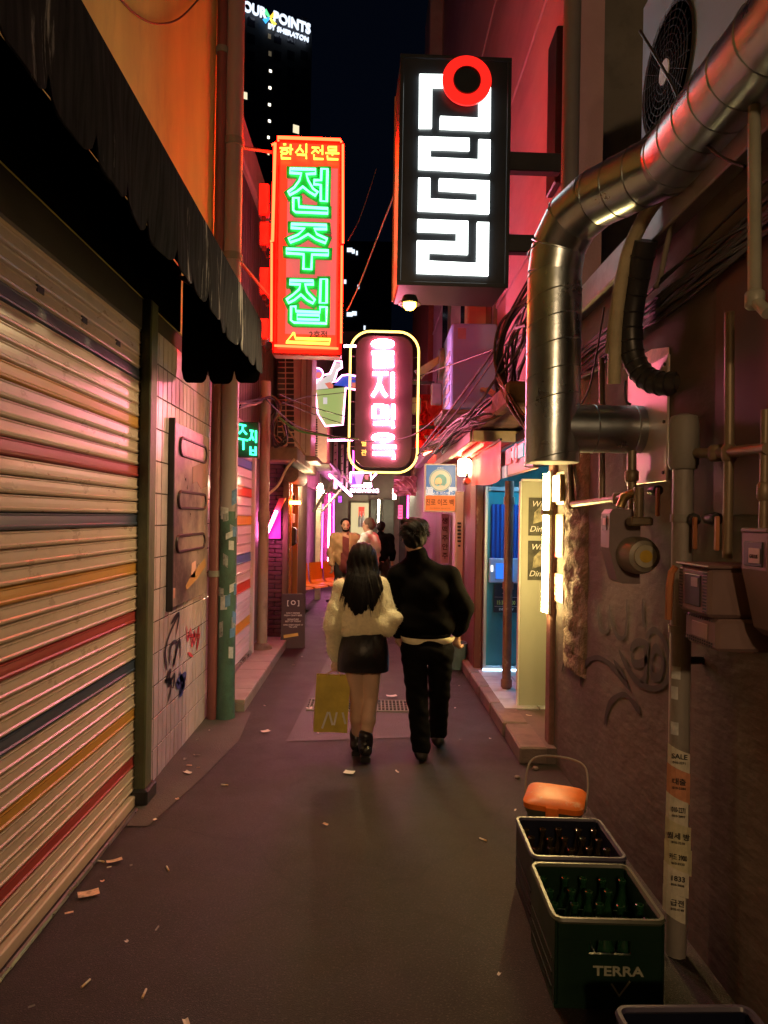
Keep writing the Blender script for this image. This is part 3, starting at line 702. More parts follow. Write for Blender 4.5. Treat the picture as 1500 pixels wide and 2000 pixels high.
tube_part(q1([(455, 300), (437, 1780)]), plain('unlit red tube', (.5, .03, .02), .2), rs_, .008)
tube_part(q1([(980, 180), (965, 1500)]), bpy.data.materials['unlit red tube'], rs_, .008)
# small yellow letters along the top
top = [[(495, 120), (520, 118)], [(465, 150), (550, 150)], [(492, 165), (525, 165), (535, 182), (520, 197), (492, 197), (478, 182), (492, 165)], [(558, 120), (556, 205)], [(558, 160), (578, 160)], [(480, 205), (480, 235), (560, 238)],
       [(640, 125), (632, 150), (600, 190)], [(636, 150), (665, 185)], [(690, 115), (690, 190)], [(610, 205), (690, 208), (690, 240)],
       [(735, 145), (800, 148)], [(768, 148), (760, 170), (735, 195)], [(765, 165), (795, 192)], [(800, 170), (826, 170)], [(826, 128), (826, 205)], [(755, 205), (755, 240), (835, 243)],
       [(875, 140), (945, 143), (945, 170), (875, 168), (875, 140)], [(850, 192), (968, 195)], [(910, 195), (910, 212)], [(868, 215), (868, 242), (960, 246)]]
for st in top: tube_part(q1(st), m_yel, rs_, .0085, name='letter_tube')
# big green letters: raised green body with a neon outline
glyph = [[(552, 325), (770, 330), (768, 365), (690, 370), (705, 420), (745, 490), (785, 520), (765, 550), (715, 520), (660, 475), (610, 515), (550, 545), (537, 520), (590, 480), (630, 425), (648, 365), (552, 358)],
         [(757, 420), (815, 420), (818, 325), (868, 325), (862, 600), (812, 595), (812, 460), (755, 455)],
         [(580, 570), (625, 570), (628, 645), (872, 660), (872, 700), (600, 690), (580, 672)],
         [(562, 790), (862, 800), (862, 832), (755, 832), (780, 875), (865, 915), (850, 950), (770, 920), (705, 875), (630, 920), (555, 945), (540, 915), (620, 880), (675, 830), (562, 822)],
         [(520, 1000), (878, 1015), (875, 1052), (738, 1048), (732, 1172), (665, 1168), (668, 1045), (522, 1035)],
         [(550, 1265), (750, 1270), (750, 1300), (680, 1300), (695, 1360), (762, 1430), (745, 1458), (695, 1432), (645, 1385), (590, 1430), (540, 1455), (525, 1425), (580, 1385), (630, 1340), (640, 1300), (550, 1295)],
         [(812, 1255), (862, 1255), (860, 1455), (805, 1455)],
         [(562, 1485), (600, 1485), (602, 1525), (805, 1535), (805, 1490), (860, 1490), (858, 1628), (585, 1620), (560, 1600)]]
for g in glyph:
    P = q1(g)
    b = MB(); b.prism(outline(P, .035), .007, .028); b.obj('letter_body', m_grnp, rs_)
    tube_part(P, m_grn, rs_, .0095, closed=True, name='letter_outline', z=.05)
tube_part(q1([(612, 1555), (800, 1560), (800, 1598), (612, 1592)]), m_grn, rs_, .0085, closed=True, name='letter_outline')
text('2호점', .055, M_['printblack'], rs_, *L(622, 655), .0085, bold=.01, name='lettering')
tube_part(q1([(585, 1705), (600, 1755), (895, 1765), (885, 1800), (520, 1785), (585, 1705)]), m_yel, rs_, .011, name='arrow_tube')
# arm to the pole, transformers down its left edge
b = MB(); a = FS.M.inverted() @ V((-1.215, 6.02, at(475, 286, 6.02).z)); b.tube([a, (x0 + .02, y1 - .1, -.1)], .014, 6); b.obj('arm', m_mar, rs_); b = MB(); a = FS.M.inverted() @ V((-1.215, 6.02, 3.95)); b.tube([a, (x0 + .02, y0 + .5, -.1)], .014, 6); b.obj('arm', m_mar, rs_)
for (px, py, h) in ((514, 385, .3), (515, 452, .22), (515, 545, .25), (514, 640, .2)):
    x, y = L(px, py); o = MB().box(x - .05, x + .05, y - h / 2, y + h / 2, -.14, -.03, .012).obj('transformer', mat('transformer case', (.35, .12, .12), .45), rs_)
    MB().box(x - .02, x + .02, y - h / 2 - .05, y - h / 2, -.1, -.07).obj('terminal', M_['black'], o)
    b = MB(); b.tube([(x, y - h / 2 - .05, -.08), (x + .03, y - h / 2 - .12, -.06), (x0 + .01, y - h / 2 - .06, -.03)], .006, 5); b.obj('lead', M_['cable'], o)

# ---- black box sign with white panels and a red ring
FK = Frame(at(886, 335, 4.7), 2.2)
L = lambda px, py: FK.loc(px, py)
x0, y1 = L(783, 107); x1, y0 = L(991, 562)
ks = thing('lightbox_sign', 'big black box sign with white maze-like letters and a red ring, on brackets', 'sign', FK.M)
m_bx = mat('black sign case', (.022, .026, .032), .32, 0, .2, 3)
MB().box(x0, x1, y0, y1, -.44, 0, .01).obj('sign_case', m_bx, ks)
b = MB(); e = .022
b.box(x0 - .004, x1 + .004, y1 - e, y1 + .004, -.006, .012, .003); b.box(x0 - .004, x1 + .004, y0 - .004, y0 + e, -.006, .012, .003)
b.box(x0 - .004, x0 + e, y0 + e, y1 - e, -.006, .012, .003); b.box(x1 - e, x1 + .004, y0 + e, y1 - e, -.006, .012, .003)
b.obj('front_rim', m_bx, ks)
def q2(lst): return [L(760 + a / 3.571, 60 + b_ / 3.571) for a, b_ in lst]
for nm, lst in (('a', [(210, 315), (420, 318), (420, 403), (297, 400), (295, 685), (207, 685)]),
                ('b', [(622, 480), (705, 400), (703, 704), (352, 690), (354, 607), (622, 620)]),
                ('c', [(205, 748), (557, 760), (557, 842), (287, 832), (286, 893), (620, 908), (622, 768), (703, 772), (700, 995), (203, 970)]),
                ('d', [(203, 1035), (284, 1037), (283, 1180), (613, 1195), (613, 1136), (345, 1120), (347, 1040), (697, 1056), (694, 1282), (200, 1260)]),
                ('e', [(197, 1322), (548, 1336), (546, 1565), (276, 1553), (275, 1612), (607, 1628), (611, 1342), (693, 1345), (688, 1713), (190, 1695), (193, 1470), (466, 1478), (467, 1415), (196, 1405)])):
    b = MB(); b.prism(q2(lst), .0, .022); b.obj('letter_panel', m_wht, ks)
c = q2([(535, 374)])[0]; e1 = q2([(705, 380)])[0]; rr = abs(e1[0] - c[0])
b = MB(); b.ring(c, rr * .55, rr, .03, .045, 48); b.obj('ring_panel', m_ring, ks)
b = MB(); b.ring(c, rr * .53, rr * .565, .028, .052, 48); b.obj('ring_edge', plain('ring edge', (.5, .03, .03), .4), ks)
b = MB(); b.ring(c, rr * .02, rr * .53, .03, .034, 40); b.obj('ring_disc', m_bx, ks)
for (py, h) in ((285, .13), (452, .12)):
    _, y = L(1040, py); xr_ = L(1100, py)[0]
    MB().box(x1, xr_ + .05, y - h / 2, y + h / 2, -.28, -.2, .006).obj('bracket', M_['black'], ks)
b = MB(); b.tube([(x0 - .002, y0 + .02, -.435), (x0 - .002, y1 - .02, -.435)], .008, 6); b.obj('side_trim', mat('copper trim', (.6, .3, .15), .35, .6), ks)
# yellow flood lamp under the sign
lp = at(800, 597, 4.78); lp.z = FK.M.translation.z + y0 - .09
fl_ = thing('flood_lamp', 'round yellow lamp glowing under the black box sign', 'lamp', Matrix.Translation(lp))
b = MB(); b.lathe([(.01, .045), (.045, .045), (.055, .02), (.06, 0), (.02, -.004)], n=18); b.obj('housing', M_['black'], fl_, smooth=True)
b = MB(); b.lathe([(.004, -.05), (.025, -.046), (.042, -.028), (.042, -.006)], n=14); b.obj('bulb', glow('yellow bulb', (1, .66, .05), 20), fl_, smooth=True)
b = MB(); b.ring((0, 0), .055, .075, -.012, -.004, 24); b.obj('lens_ring', M_['steel'], fl_)
ld = bpy.data.lights.new('flood_lamp', 'SPOT'); ld.color = (1, .72, .36); ld.energy = 115; ld.spot_size = math.radians(140); ld.spot_blend = .9; ld.shadow_soft_size = .04
lo = bpy.data.objects.new('lamp_light', ld); COL.objects.link(lo); lo.parent = fl_; lo.matrix_local = Matrix.Translation((0, 0, -.06)) @ V((-1.0, -.6, -1.75)).to_track_quat('-Z', 'Y').to_matrix().to_4x4()

# ---- pill shaped beer house sign
FE = Frame(at(750, 788, 8.5), 1.5)
L = lambda px, py: FE.loc(px, py)
def q3(lst): return [L(440 + a / 3.75, 540 + b_ / 3.75) for a, b_ in lst]
pe = thing('pill_sign', 'dark rounded sign with pink white letters and a yellow neon border over the lane', 'sign', FE.M)
def rrect(x0_, x1_, y0_, y1_, r_, n=7):
    P = []
    for (cx, cy, a0) in ((x1_ - r_, y1_ - r_, 0), (x0_ + r_, y1_ - r_, 90), (x0_ + r_, y0_ + r_, 180), (x1_ - r_, y0_ + r_, 270)):
        for i in range(n + 1): a = math.radians(a0 + 90 * i / n); P.append((cx + r_ * math.cos(a), cy + r_ * math.sin(a)))
    return P
x0, y1 = L(696, 655); x1, y0 = L(803, 914)
b = MB(); b.prism(rrect(x0, x1, y0, y1, .17), -.14, 0); b.obj('panel', mat('dark brown panel', (.05, .03, .032), .45, 0, .2), pe)
X0, Y1 = L(685, 647); X1, Y0 = L(814, 924)
P = rrect(X0, X1, Y0, Y1, .24, 8)
n = len(P)
def seg_tube(P, i0, i1, m): tube_part([P[i % n] for i in range(i0, i1 + 1)], m, pe, .013, name='border_tube', z=.02)
seg_tube(P, 0, n // 2 - 1, m_bor); seg_tube(P, n // 2 - 1, n - 1, m_bor); seg_tube(P, n - 1, n, m_bor)
b = MB()
for t in np.linspace(Y0 + .3, Y1 - .3, 5):
    b.tube([(x0 + .01, t, -.02), (X0, t, .02)], .005, 5); b.tube([(x1 - .01, t, -.02), (X1, t, .02)], .005, 5)
b.obj('border_bracket', M_['steel'], pe)
circ = lambda cx, cy, rx, ry, k=18: [(cx + rx * math.cos(2 * PI * i / k), cy + ry * math.sin(2 * PI * i / k)) for i in range(k + 1)]
lets = [circ(1153, 498, 72, 22), [(1072, 565), (1235, 565)], [(1082, 604), (1228, 604), (1228, 630), (1085, 632), (1085, 657), (1232, 657)],
        [(1080, 714), (1190, 714)], [(1135, 714), (1130, 780), (1105, 840), (1078, 880)], [(1133, 800), (1155, 850), (1180, 882)], [(1225, 708), (1225, 890)],
        [(1088, 950), (1150, 950), (1150, 1032), (1088, 1032), (1088, 950)], [(1183, 948), (1183, 1045)], [(1228, 940), (1228, 1050)], [(1183, 995), (1228, 995)], [(1085, 1078), (1228, 1078), (1228, 1112)],
        circ(1156, 1182, 72, 22), [(1156, 1210), (1156, 1240)], [(1078, 1250), (1250, 1250)], [(1080, 1298), (1232, 1298), (1232, 1338)]]
for st in lets:
    tube_part(q3(st), m_pnk, pe, .0215, name='letter_tube', z=.035)
m_ysm = glow('small yellow letters', (1, .55, .1), 1.6)
text('별', .055, m_ysm, pe, *q3([(1015, 1225)])[0], .004, bold=.015); text('관', .055, m_ysm, pe, *q3([(1015, 1293)])[0], .004, bold=.015)
b = MB()
for (py, zz_) in ((745, -.08), (832, -.08)):
    _, y = L(800, py); b.box(x1 - .02, L(850, py)[0], y - .02, y + .02, -.1, -.06, .004)
b.obj('bracket', M_['black'], pe)

# ---- drinker-in-a-glass neon sign, its outline in pale pink tubes
FG = Frame(at(650, 770, 11.5), 0)
L = lambda px, py: FG.loc(px, py)
def q4(lst): return [L(600 + a / 12.5, 690 + b_ / 12.5) for a, b_ in lst]
m_lpg = glow('glass sign neon', (1, .3, .6), 6)
gs = thing('glass_sign', 'neon picture sign of a person lying across a tall glass of pale drink', 'sign', FG.M)
def flat(lst, m, name, z0_, z1_, parent=gs, q=q4): b = MB(); b.prism(q(lst), z0_, z1_); return b.obj(name, m, parent)
m_pl = glow('lit pale green glass', (.5, .68, .2), .4); m_bl = glow('lit blue trousers', (.03, .12, .8), .4); m_sk = glow('lit skin', (.8, .18, .12), .6); m_cap = glow('lit violet cap', (.25, .16, .7), .6); m_sh = glow('lit white shirt', (.9, .85, .8), .45)
flat([(200, 900), (930, 830), (870, 1745), (460, 1780), (270, 1480)], m_pl, 'glass_panel', -.03, 0)
flat([(200, 790), (280, 650), (420, 600), (640, 700), (520, 860), (220, 890)], m_sh, 'shirt_panel', .002, .008)
flat([(420, 600), (560, 500), (690, 240), (830, 250), (820, 380), (730, 430), (690, 590), (600, 680)], m_sh, 'raised_arm_panel', .01, .016)
flat([(650, 780), (780, 620), (900, 560), (1180, 560), (1180, 700), (1050, 850), (860, 800)], m_bl, 'trouser_panel', .002, .008)
flat([(1090, 720), (1190, 720), (1190, 840), (1100, 850)], m_sk, 'foot_panel', .01, .014)
flat([(430, 740), (560, 710), (640, 780), (630, 860), (520, 860)], m_sk, 'hand_panel', .018, .022)
flat(circ(245, 515, 120, 120, 20)[:-1], m_cap, 'cap_panel', .002, .008)
flat(circ(285, 540, 75, 80, 16)[:-1], m_sk, 'face_panel', .009, .013)
flat([(390, 1080), (490, 1080), (490, 1240), (390, 1240)], m_sh, 'highlight_panel', .001, .006)
tube_part(q4([(185, 800), (210, 1000), (260, 1480), (450, 1785), (870, 1750), (940, 850)]), m_lpg, gs, .0125, z=.03)
tube_part(q4(circ(245, 515, 145, 145, 20)), m_lpg, gs, .0125, z=.03)
tube_part(q4([(400, 545), (560, 500), (690, 200), (840, 210), (850, 360), (740, 430), (690, 600), (640, 710), (720, 690), (850, 550), (1000, 530), (1190, 565)]), m_lpg, gs, .0125, z=.03)
tube_part(q4([(185, 800), (260, 660), (330, 650)]), m_lpg, gs, .0125, z=.03)
tube_part(q4([(940, 850), (1080, 880), (1190, 895)]), m_lpg, gs, .0125, z=.03)
b = MB(); _, y = L(650, 780); b.box(L(605, 780)[0] - .9, L(612, 780)[0], y - .02, y + .02, -.08, -.04); b.obj('bracket', M_['black'], gs)

# ---- tower sign
ts = thing('tower_sign', 'white lit lettering with a colourful cross at the top of the dark tower', 'sign', FT.M)
xa, ya = FT.loc(475, 14); xb, yb = FT.loc(602, 72)
m_tl = glow('tower letters', (.75, .85, 1), .9)
x, y = FT.loc(499, 22); text('FOUR', 2.3, m_tl, ts, x - .9, y, .25, bold=.03, ex=.2, sx=.8)
x, y = FT.loc(568, 46); text('POINTS', 2.3, m_tl, ts, x + .2, y, .25, bold=.03, ex=.2, sx=.85)
x, y = FT.loc(563, 66); text('BY SHERATON', 1.1, m_tl, ts, x, y, .25, bold=.02, ex=.2)
x, y = FT.loc(526, 36)
for k, cc in enumerate(((1, .5, .05), (.1, .7, .25), (.05, .4, 1), (1, .8, .1))):
    a = math.radians(45 + 90 * k); b = MB(); b.prism([(x + .25 * math.cos(a - .9), y + .25 * math.sin(a - .9)), (x + 1.9 * math.cos(a - .28), y + 1.9 * math.sin(a - .28)), (x + 1.9 * math.cos(a + .28), y + 1.9 * math.sin(a + .28)), (x + .25 * math.cos(a + .9), y + .25 * math.sin(a + .9))], .2, .4)
    b.obj('cross_arm', glow('cross colour %d' % k, cc, 1.2), ts)

# ---- small green neon sign by the second shutter
FJ = Frame(at(484, 860, 7.35), -4)
L = lambda px, py: FJ.loc(px, py)
js = thing('green_sign', 'small green neon letter sign on the left wall, beside the cream standpipe', 'sign', FJ.M)
x0, y0 = L(462, 893); x1, y1 = L(505, 824)
MB().box(x0, x1, y0, y1, -.08, 0, .008).obj('sign_box', mat('dark green box', (.01, .06, .035), .4), js)
m_g2 = glow('green neon small', (.03, 1, .4), 4.5)
def q5(lst): return [L(440 + a / 4, 800 + b_ / 4) for a, b_ in lst]
for st in ([(115, 118), (165, 128)], [(142, 124), (138, 160), (112, 190)], [(140, 160), (170, 195)], [(105, 228), (180, 242)], [(145, 238), (145, 315)],
           [(195, 165), (225, 170)], [(212, 170), (208, 215), (190, 240)], [(212, 210), (225, 240)], [(243, 165), (243, 260)], [(200, 290), (200, 350), (240, 355), (240, 290)], [(200, 320), (240, 325)]):
    tube_part(q5(st), m_g2, js, .009, name='letter_tube', z=.02)

# ---- blue and orange soju sign
FO = Frame(at(860, 952, 8.8), 0)
L = lambda px, py: FO.loc(px, py)
so = thing('soju_sign', 'square blue and orange lit drink sign with a round emblem, right of the lane', 'sign', FO.M)
x0, y0 = L(828, 1000); x1, y1 = L(893, 906)
MB().box(x0, x1, y0, y1, -.1, 0, .008).obj('sign_box', M_['paintwhite'], so)
ym = L(860, 968)[1]
MB().box(x0 + .02, x1 - .02, ym + .01, y1 - .02, 0, .004).obj('blue_face', glow('lit blue face', (.05, .26, .55), .4), so)
MB().box(x0 + .02, x1 - .02, y0 + .02, ym, 0, .004).obj('orange_face', glow('lit orange face', (1, .17, .02), .5), so)
c = L(860, 938); b = MB(); b.lathe([(.14, .004), (.14, .006)], (c[0], c[1], 0), 28); b.obj('emblem_disc', glow('lit cream disc', (.95, .8, .45), .45), so)
b = MB(); b.ring(c, .125, .133, .006, .008, 28); b.obj('emblem_ring', plain('teal print', (.05, .3, .4)), so)
# plain toad-like blob emblem, generic
bl_ = [(-.07, -.06), (-.08, .0), (-.05, .05), (-.01, .075), (.04, .07), (.075, .03), (.08, -.03), (.05, -.07), (.0, -.055), (-.03, -.075)]
b = MB(); b.prism([(c[0] + x, c[1] + y) for x, y in bl_], .006, .009); b.obj('emblem_shape', plain('aqua print', (.15, .5, .6)), so)
b = MB(); b.prism([(c[0] + x * .55 - .025, c[1] + y * .6 - .012) for x, y in bl_], .009, .011); b.obj('emblem_shape', plain('cream print', (.8, .75, .55)), so)
mw_ = glow('lit white print', (1, .95, .85), .5); md_ = plain('dark red print', (.12, .02, .01))
x, y = L(839, 961); text('眞', .085, mw_, so, x, y, .006, bold=.02); x, y = L(884, 961); text('露', .085, mw_, so, x, y, .006, bold=.02)
x, y = L(861, 964); text('소주 이즈백', .03, mw_, so, x, y, .006, bold=.01)
x, y = L(859, 982); text('진로 이즈 백', .062, md_, so, x, y, .006, bold=.02, sx=.8)
x, y = L(859, 993); text('1924 ORIGINAL SOJU BOTTLE', .014, md_, so, x, y, .006)
x, y = L(860, 914); text('JINRO', .02, mw_, so, x, y, .006)
b = MB(); b.box(x1, x1 + .2, y1 - .12, y1 - .08, -.07, -.04); b.obj('bracket', M_['black'], so)
# ================================================================== RIGHT: duct, pipes and meters
def bez(p0, p1, p2, p3, n=12):
    p0, p1, p2, p3 = map(V, (p0, p1, p2, p3)); return [p0 * (1 - t) ** 3 + p1 * 3 * t * (1 - t) ** 2 + p2 * 3 * t * t * (1 - t) + p3 * t ** 3 for t in (i / n for i in range(n + 1))]
def smooth_path(P, k=8):
    P = [V(p) for p in P]; Q = []
    for i in range(len(P) - 1):
        p0, p1, p2, p3 = P[max(0, i - 1)], P[i], P[i + 1], P[min(len(P) - 1, i + 2)]
        for j in range(k):
            t = j / k; Q.append(.5 * ((2 * p1) + (p2 - p0) * t + (2 * p0 - 5 * p1 + 4 * p2 - p3) * t * t + (3 * p1 - p0 - 3 * p2 + p3) * t ** 3))
    Q.append(P[-1]); return Q
m_duct = mat('galvanised duct', (.42, .5, .55), .29, 1.0, .14, 2.0, dirt=(.2, .17, .14), damt=.35, dscale=3, rvar=.09, bump=.06, bscale=14)
du = thing('exhaust_duct', 'fat galvanised spiral exhaust duct that bends down the right wall', 'duct', V((0, 0, 0)))
DR = .131; dx, dy = .885, 3.5
zb, zt_ = at(1080, 903, dy).z, 2.93
MB().tube([(dx, dy, zb), (dx, dy, zt_)], DR, 32).obj('vertical_run', m_duct, du, smooth=True)
elbow = [(dx, dy, zt_ + .004), (dx + .012, dy - .022, 3.06), (dx + .055, dy - .10, 3.16), (dx + .125, dy - .235, 3.2)]
for i in range(3):
    MB().tube([elbow[i], elbow[i + 1]], DR + .001 * i, 28).obj('elbow_section', m_duct, du, smooth=True)
e0 = V(elbow[-1]); e1 = V((1.2, 2.9, 3.19)); e2 = V((1.2, 1.0, 3.2))
MB().tube([e0, e1], DR, 32).obj('upper_run', m_duct, du, smooth=True)
MB().tube([e1 + (e2 - e1) * .003, e2], DR + .003, 32).obj('upper_run', m_duct, du, smooth=True)
tz = at(1180, 838, 3.5).z
MB().tube([(dx + .06, dy, tz), (RX + .02, dy, tz)], .117, 28).obj('wall_branch', m_duct, du, smooth=True)
mrg = MB().tube([(DR * math.cos(a), DR * math.sin(a), .034 * math.cos(a)) for a in np.linspace(0, 2 * PI, 33)[:-1]], .0032, 5, closed=True).mesh('seam_ring', m_duct, True)
z = zb + .02
for i, z in enumerate([zb + .015, zb + .3, zb + .43] + [zb + .56 + .125 * k for k in range(5)]):
    link('seam_ring', mrg, du, T(dx, dy, z, -.6, 0 if i > 2 else .0))
def ring_at(p, d, name, rad=DR, t=.0035):
    q = V((0, 0, 1)).rotation_difference(V(d).normalized()).to_matrix().to_4x4()
    b = MB(); b.tube([(rad * math.cos(a), rad * math.sin(a), 0) for a in np.linspace(0, 2 * PI, 29)[:-1]], t, 5, closed=True); return b.obj(name, m_duct, du, smooth=True, M=Matrix.Translation(p) @ q)
for t in (.06, .35, .66, .97): ring_at(e0.lerp(e1, t), e1 - e0, 'seam_ring')
for t in (.03, .1, .17, .24, .31, .4, .5): ring_at(e1.lerp(e2, t), e2 - e1, 'seam_ring', DR + .003)
for i in (1, 2): ring_at(V(elbow[i]), V(elbow[i + 1]) - V(elbow[i - 1]), 'elbow_seam', DR + .002, .005)
for x in (dx + .2, RX - .05): ring_at(V((x, dy, tz)), V((1, 0, 0)), 'branch_seam', .118)
b = MB()
ob = b.lathe([(.01, 0), (DR - .004, 0), (DR - .004, .004)], (dx, dy, zb - .003), 28).obj('end_cap', mat('cream cap', (.6, .55, .42), .6), du)
# plate where the branch enters the wall
pz = FR.loc(1255, 805); 
wp = thing('wall_plate', 'pale metal cover plate on the wall behind the duct branch', 'plate', V((RX, dy - .02, tz)))
b = MB(); b.box(-.012, 0, -.3, .2, -.27, .3, .004); b.obj('plate', mat('pale plate', (.6, .5, .48), .4, .3, .12, 4), wp)
for (y, z) in ((-.27, .26), (-.27, -.23), (.17, -.23), (-.27, 0)): MB().lathe([(.008, 0), (.008, .006)], (-.018, y, z), 8, axis='x').obj('screw', M_['black'], wp)

# sleeved copper lines, black hose
m_lag = mat('beige lagging', (.42, .37, .24), .65, 0, .2, 8, dirt=(.2, .16, .1), damt=.5, bump=.3, bscale=40)
def pxline(lst, k=8): return smooth_path([at(*p) for p in lst], k)
lg = MB().tube(pxline([(1400, 318, 2.75), (1330, 350, 2.95), (1275, 400, 3.1), (1232, 480, 3.25), (1212, 560, 3.3), (1203, 640, 3.35), (1199, 750, 3.4)]), .032, 10).obj('lagged_pipe', m_lag, None, smooth=True)
tag(lg, 'thick beige lagged pipe curving down beside the duct', 'pipe')
lg = MB().tube(pxline([(1395, 345, 2.8), (1330, 400, 3.0), (1305, 470, 3.1), (1290, 540, 3.2), (1282, 560, 3.25)]), .012, 8).obj('thin_conduit', M_['cablegrey'], None, smooth=True)
tag(lg, 'thin grey conduit curving under the duct to the wall', 'pipe')
lg = MB().tube(pxline([(1360, 330, 2.9), (1280, 395, 3.12), (1226, 480, 3.27), (1200, 590, 3.32), (1188, 690, 3.4)]), .018, 8).obj('lagged_pipe', mat('brown lagging', (.25, .2, .12), .7, 0, .2, 8), None, smooth=True)
tag(lg, 'slimmer brown lagged pipe hugging the beige one', 'pipe')
hs = thing('black_hose', 'black ribbed hose that loops down and into the right wall', 'hose', V((0, 0, 0)))
hp = pxline([(1262, 470, 3.2), (1243, 560, 3.3), (1232, 640, 3.35), (1238, 700, 3.35), (1262, 738, 3.3), (1300, 750, 3.2), (1345, 745, 3.1)], 10)
MB().tube(hp, .052, 14).obj('hose', M_['blackplastic'], hs, smooth=True)
for i in range(4, len(hp) - 4, 4):
    d = hp[i + 1] - hp[i - 1]; q = V((0, 0, 1)).rotation_difference(d.normalized()).to_matrix().to_4x4()
    MB().tube([(.053 * math.cos(a), .053 * math.sin(a), 0) for a in np.linspace(0, 2 * PI, 19)[:-1]], .004, 5, closed=True).obj('rib', M_['blackplastic'], hs, smooth=True, M=Matrix.Translation(hp[i]) @ q)
# broken bright notice behind the hose
b = MB(); P = [FR.loc(*p) for p in ((1245, 700), (1275, 682), (1308, 678), (1310, 715), (1280, 722), (1250, 716))]; b.prism(P, .003, .006)
tag(b.obj('torn_notice', mat('torn pale notice', (.75, .5, .35), .6, 0, .3, 20), None, M=FR.M), 'torn peach coloured notice stuck above the black hose', 'notice')

# gas pipes and meters
m_gas = mat('old gas pipe', (.22, .17, .11), .45, .3, .3, 6, dirt=(.09, .05, .035), damt=.6, dscale=6)
m_brass = mat('brass fitting', (.45, .33, .14), .35, .9, .2, 8)
def wp_(px, py, off=.06): return on_x(px, py, RX - off)
def pipe(name, label, pts, r, m, off=.06, fit=True, cat='pipe'):
    t = thing(name, label, cat, V((0, 0, 0))); P = [wp_(*p, off) if len(p) == 2 else V(p) for p in pts]
    MB().tube(P, r, 10).obj('tube', m, t, smooth=True)
    if fit:
        for p in P[1:-1]:
            d = .03; b = MB(); b.lathe([(r * 1.1, -d), (r * 1.55, -d * .7), (r * 1.55, d * .7), (r * 1.1, d)], p, 10); b.obj('fitting', m, t, smooth=True)
    return t
pipe('gas_pipe', 'bent gas pipe stepping down the wall below the duct end', [(1113, 900), (1117, 985), (1205, 974), (1235, 962)], .016, m_gas)
pipe('gas_pipe', 'short upright gas pipe right under the duct branch', [(1234, 880), (1234, 930), (1236, 1015)], .022, m_gas)
pipe('gas_pipe', 'slim upright gas pipe between the duct and the meters', [(1175, 700), (1176, 800), (1176, 975)], .016, m_gas)
pipe('gas_pipe', 'horizontal gas pipe with a capped end above the meters', [(1335, 885), (1400, 885), (1500, 876)], .02, m_gas)
pipe('gas_pipe', 'upright gas pipe dropping to the grey box meter', [(1425, 610), (1424, 885), (1420, 1090)], .017, m_gas)
pipe('gas_pipe', 'upright pipe at the right edge dropping to the tall meter', [(1495, 800), (1492, 960), (1490, 1050)], .014, m_gas)
m_gp2 = mat('grey green pipe', (.27, .28, .24), .4, 0, .15, 4)
pipe('bent_conduit', 'grey green conduit with a bend hanging at the upper right edge', [(1473, 165), (1474, 585), (1500, 612)], .019, m_gp2, .12, True)
t = pipe('waste_pipe', 'stout pale waste pipe with a flared cap in the middle of the meter wall', [V((1.24, 2.83, 2.05)), V((1.24, 2.83, 1.72)), V((1.24, 2.83, 0))], .04, mat('waste pipe paint', (.24, .22, .2), .5, 0, .25, 4, dirt=(.08, .055, .045), damt=.7, dscale=4, stretch=(1, 1, .4)), fit=False)
b = MB(); b.lathe([(.05, -.12), (.058, -.1), (.058, .06), (.05, .09), (.02, .1)], (1.24, 2.83, 2.05), 14); b.obj('cap', M_['grime'], t, smooth=True)
for z in (1.28, 1.72): MB().tube([(1.24, 2.83, z), (1.24, 2.83, z + .03)], .047, 14).obj('collar', M_['grime'], t, smooth=True)
MB().tube([(1.24, 2.83, 1.17), (RX, 2.83, 1.17)], .016, 8).obj('wall_stay', M_['black'], t)
# handbills pasted in layers round the pipe foot
m_hb = [mat('handbill pale', (.55, .52, .42), .7, 0, .15, 30), mat('handbill orange', (.5, .22, .12), .7, 0, .15, 30), mat('handbill yellow', (.5, .47, .3), .7, 0, .15, 30)]
zf = lambda py: at(1320, py, 2.8).z
for k, (ya, yb, mi, tx, wdt) in enumerate(((1462, 1500, 0, 'SALE', 1.9), (1500, 1560, 1, '대출', 1.9), (1556, 1612, 0, '010-2271', 1.7), (1605, 1665, 2, '월세 방', 2.0), (1650, 1700, 2, '카드 3900', 2.1), (1692, 1740, 0, '1833', 1.75), (1738, 1788, 0, '급전', 1.5))):
    a0 = -PI * .93; hb = curved(t, .05 + .002 * k, a0, a0 + wdt, zf(yb), zf(ya), m_hb[mi], 'handbill', tilt=-.035)
    for j, (nm, hh) in enumerate(((tx, .032),)):
        zc_ = (zf(ya) + zf(yb)) / 2
        for (ty, th, tb) in ((nm, .02, .012), ('010-' + str(2271 + 313 * k), .009, -.012)):
            x = text(ty, th, M_['printblack'], hb, 0, 0, 0, 'print', bold=.02, ex=.0004, )
            k_ = th / .72; sx_ = min(1, .075 / (th * .95 * len(ty)))
            x.matrix_local = Matrix.Rotation(math.radians(-110 + 90), 4, 'Z') @ Matrix.Translation((0, -.0525 - .002 * k, zc_ + tb)) @ Matrix.Rotation(PI / 2, 4, 'X') @ Matrix.Diagonal((k_ * sx_, k_, k_, 1))
    hb.matrix_local = Matrix.Translation((1.24, 2.83, 0)) @ Matrix.Rotation(0, 4, 'Z')
for (z, w) in ((.88, .8), (1.02, .7), (1.1, .9)):
    o = curved(t, .0415, -PI * .9, -PI * .9 + w, z, z + .05, m_st[0], 'sticker'); o.matrix_local = Matrix.Translation((1.24, 2.83, 0))

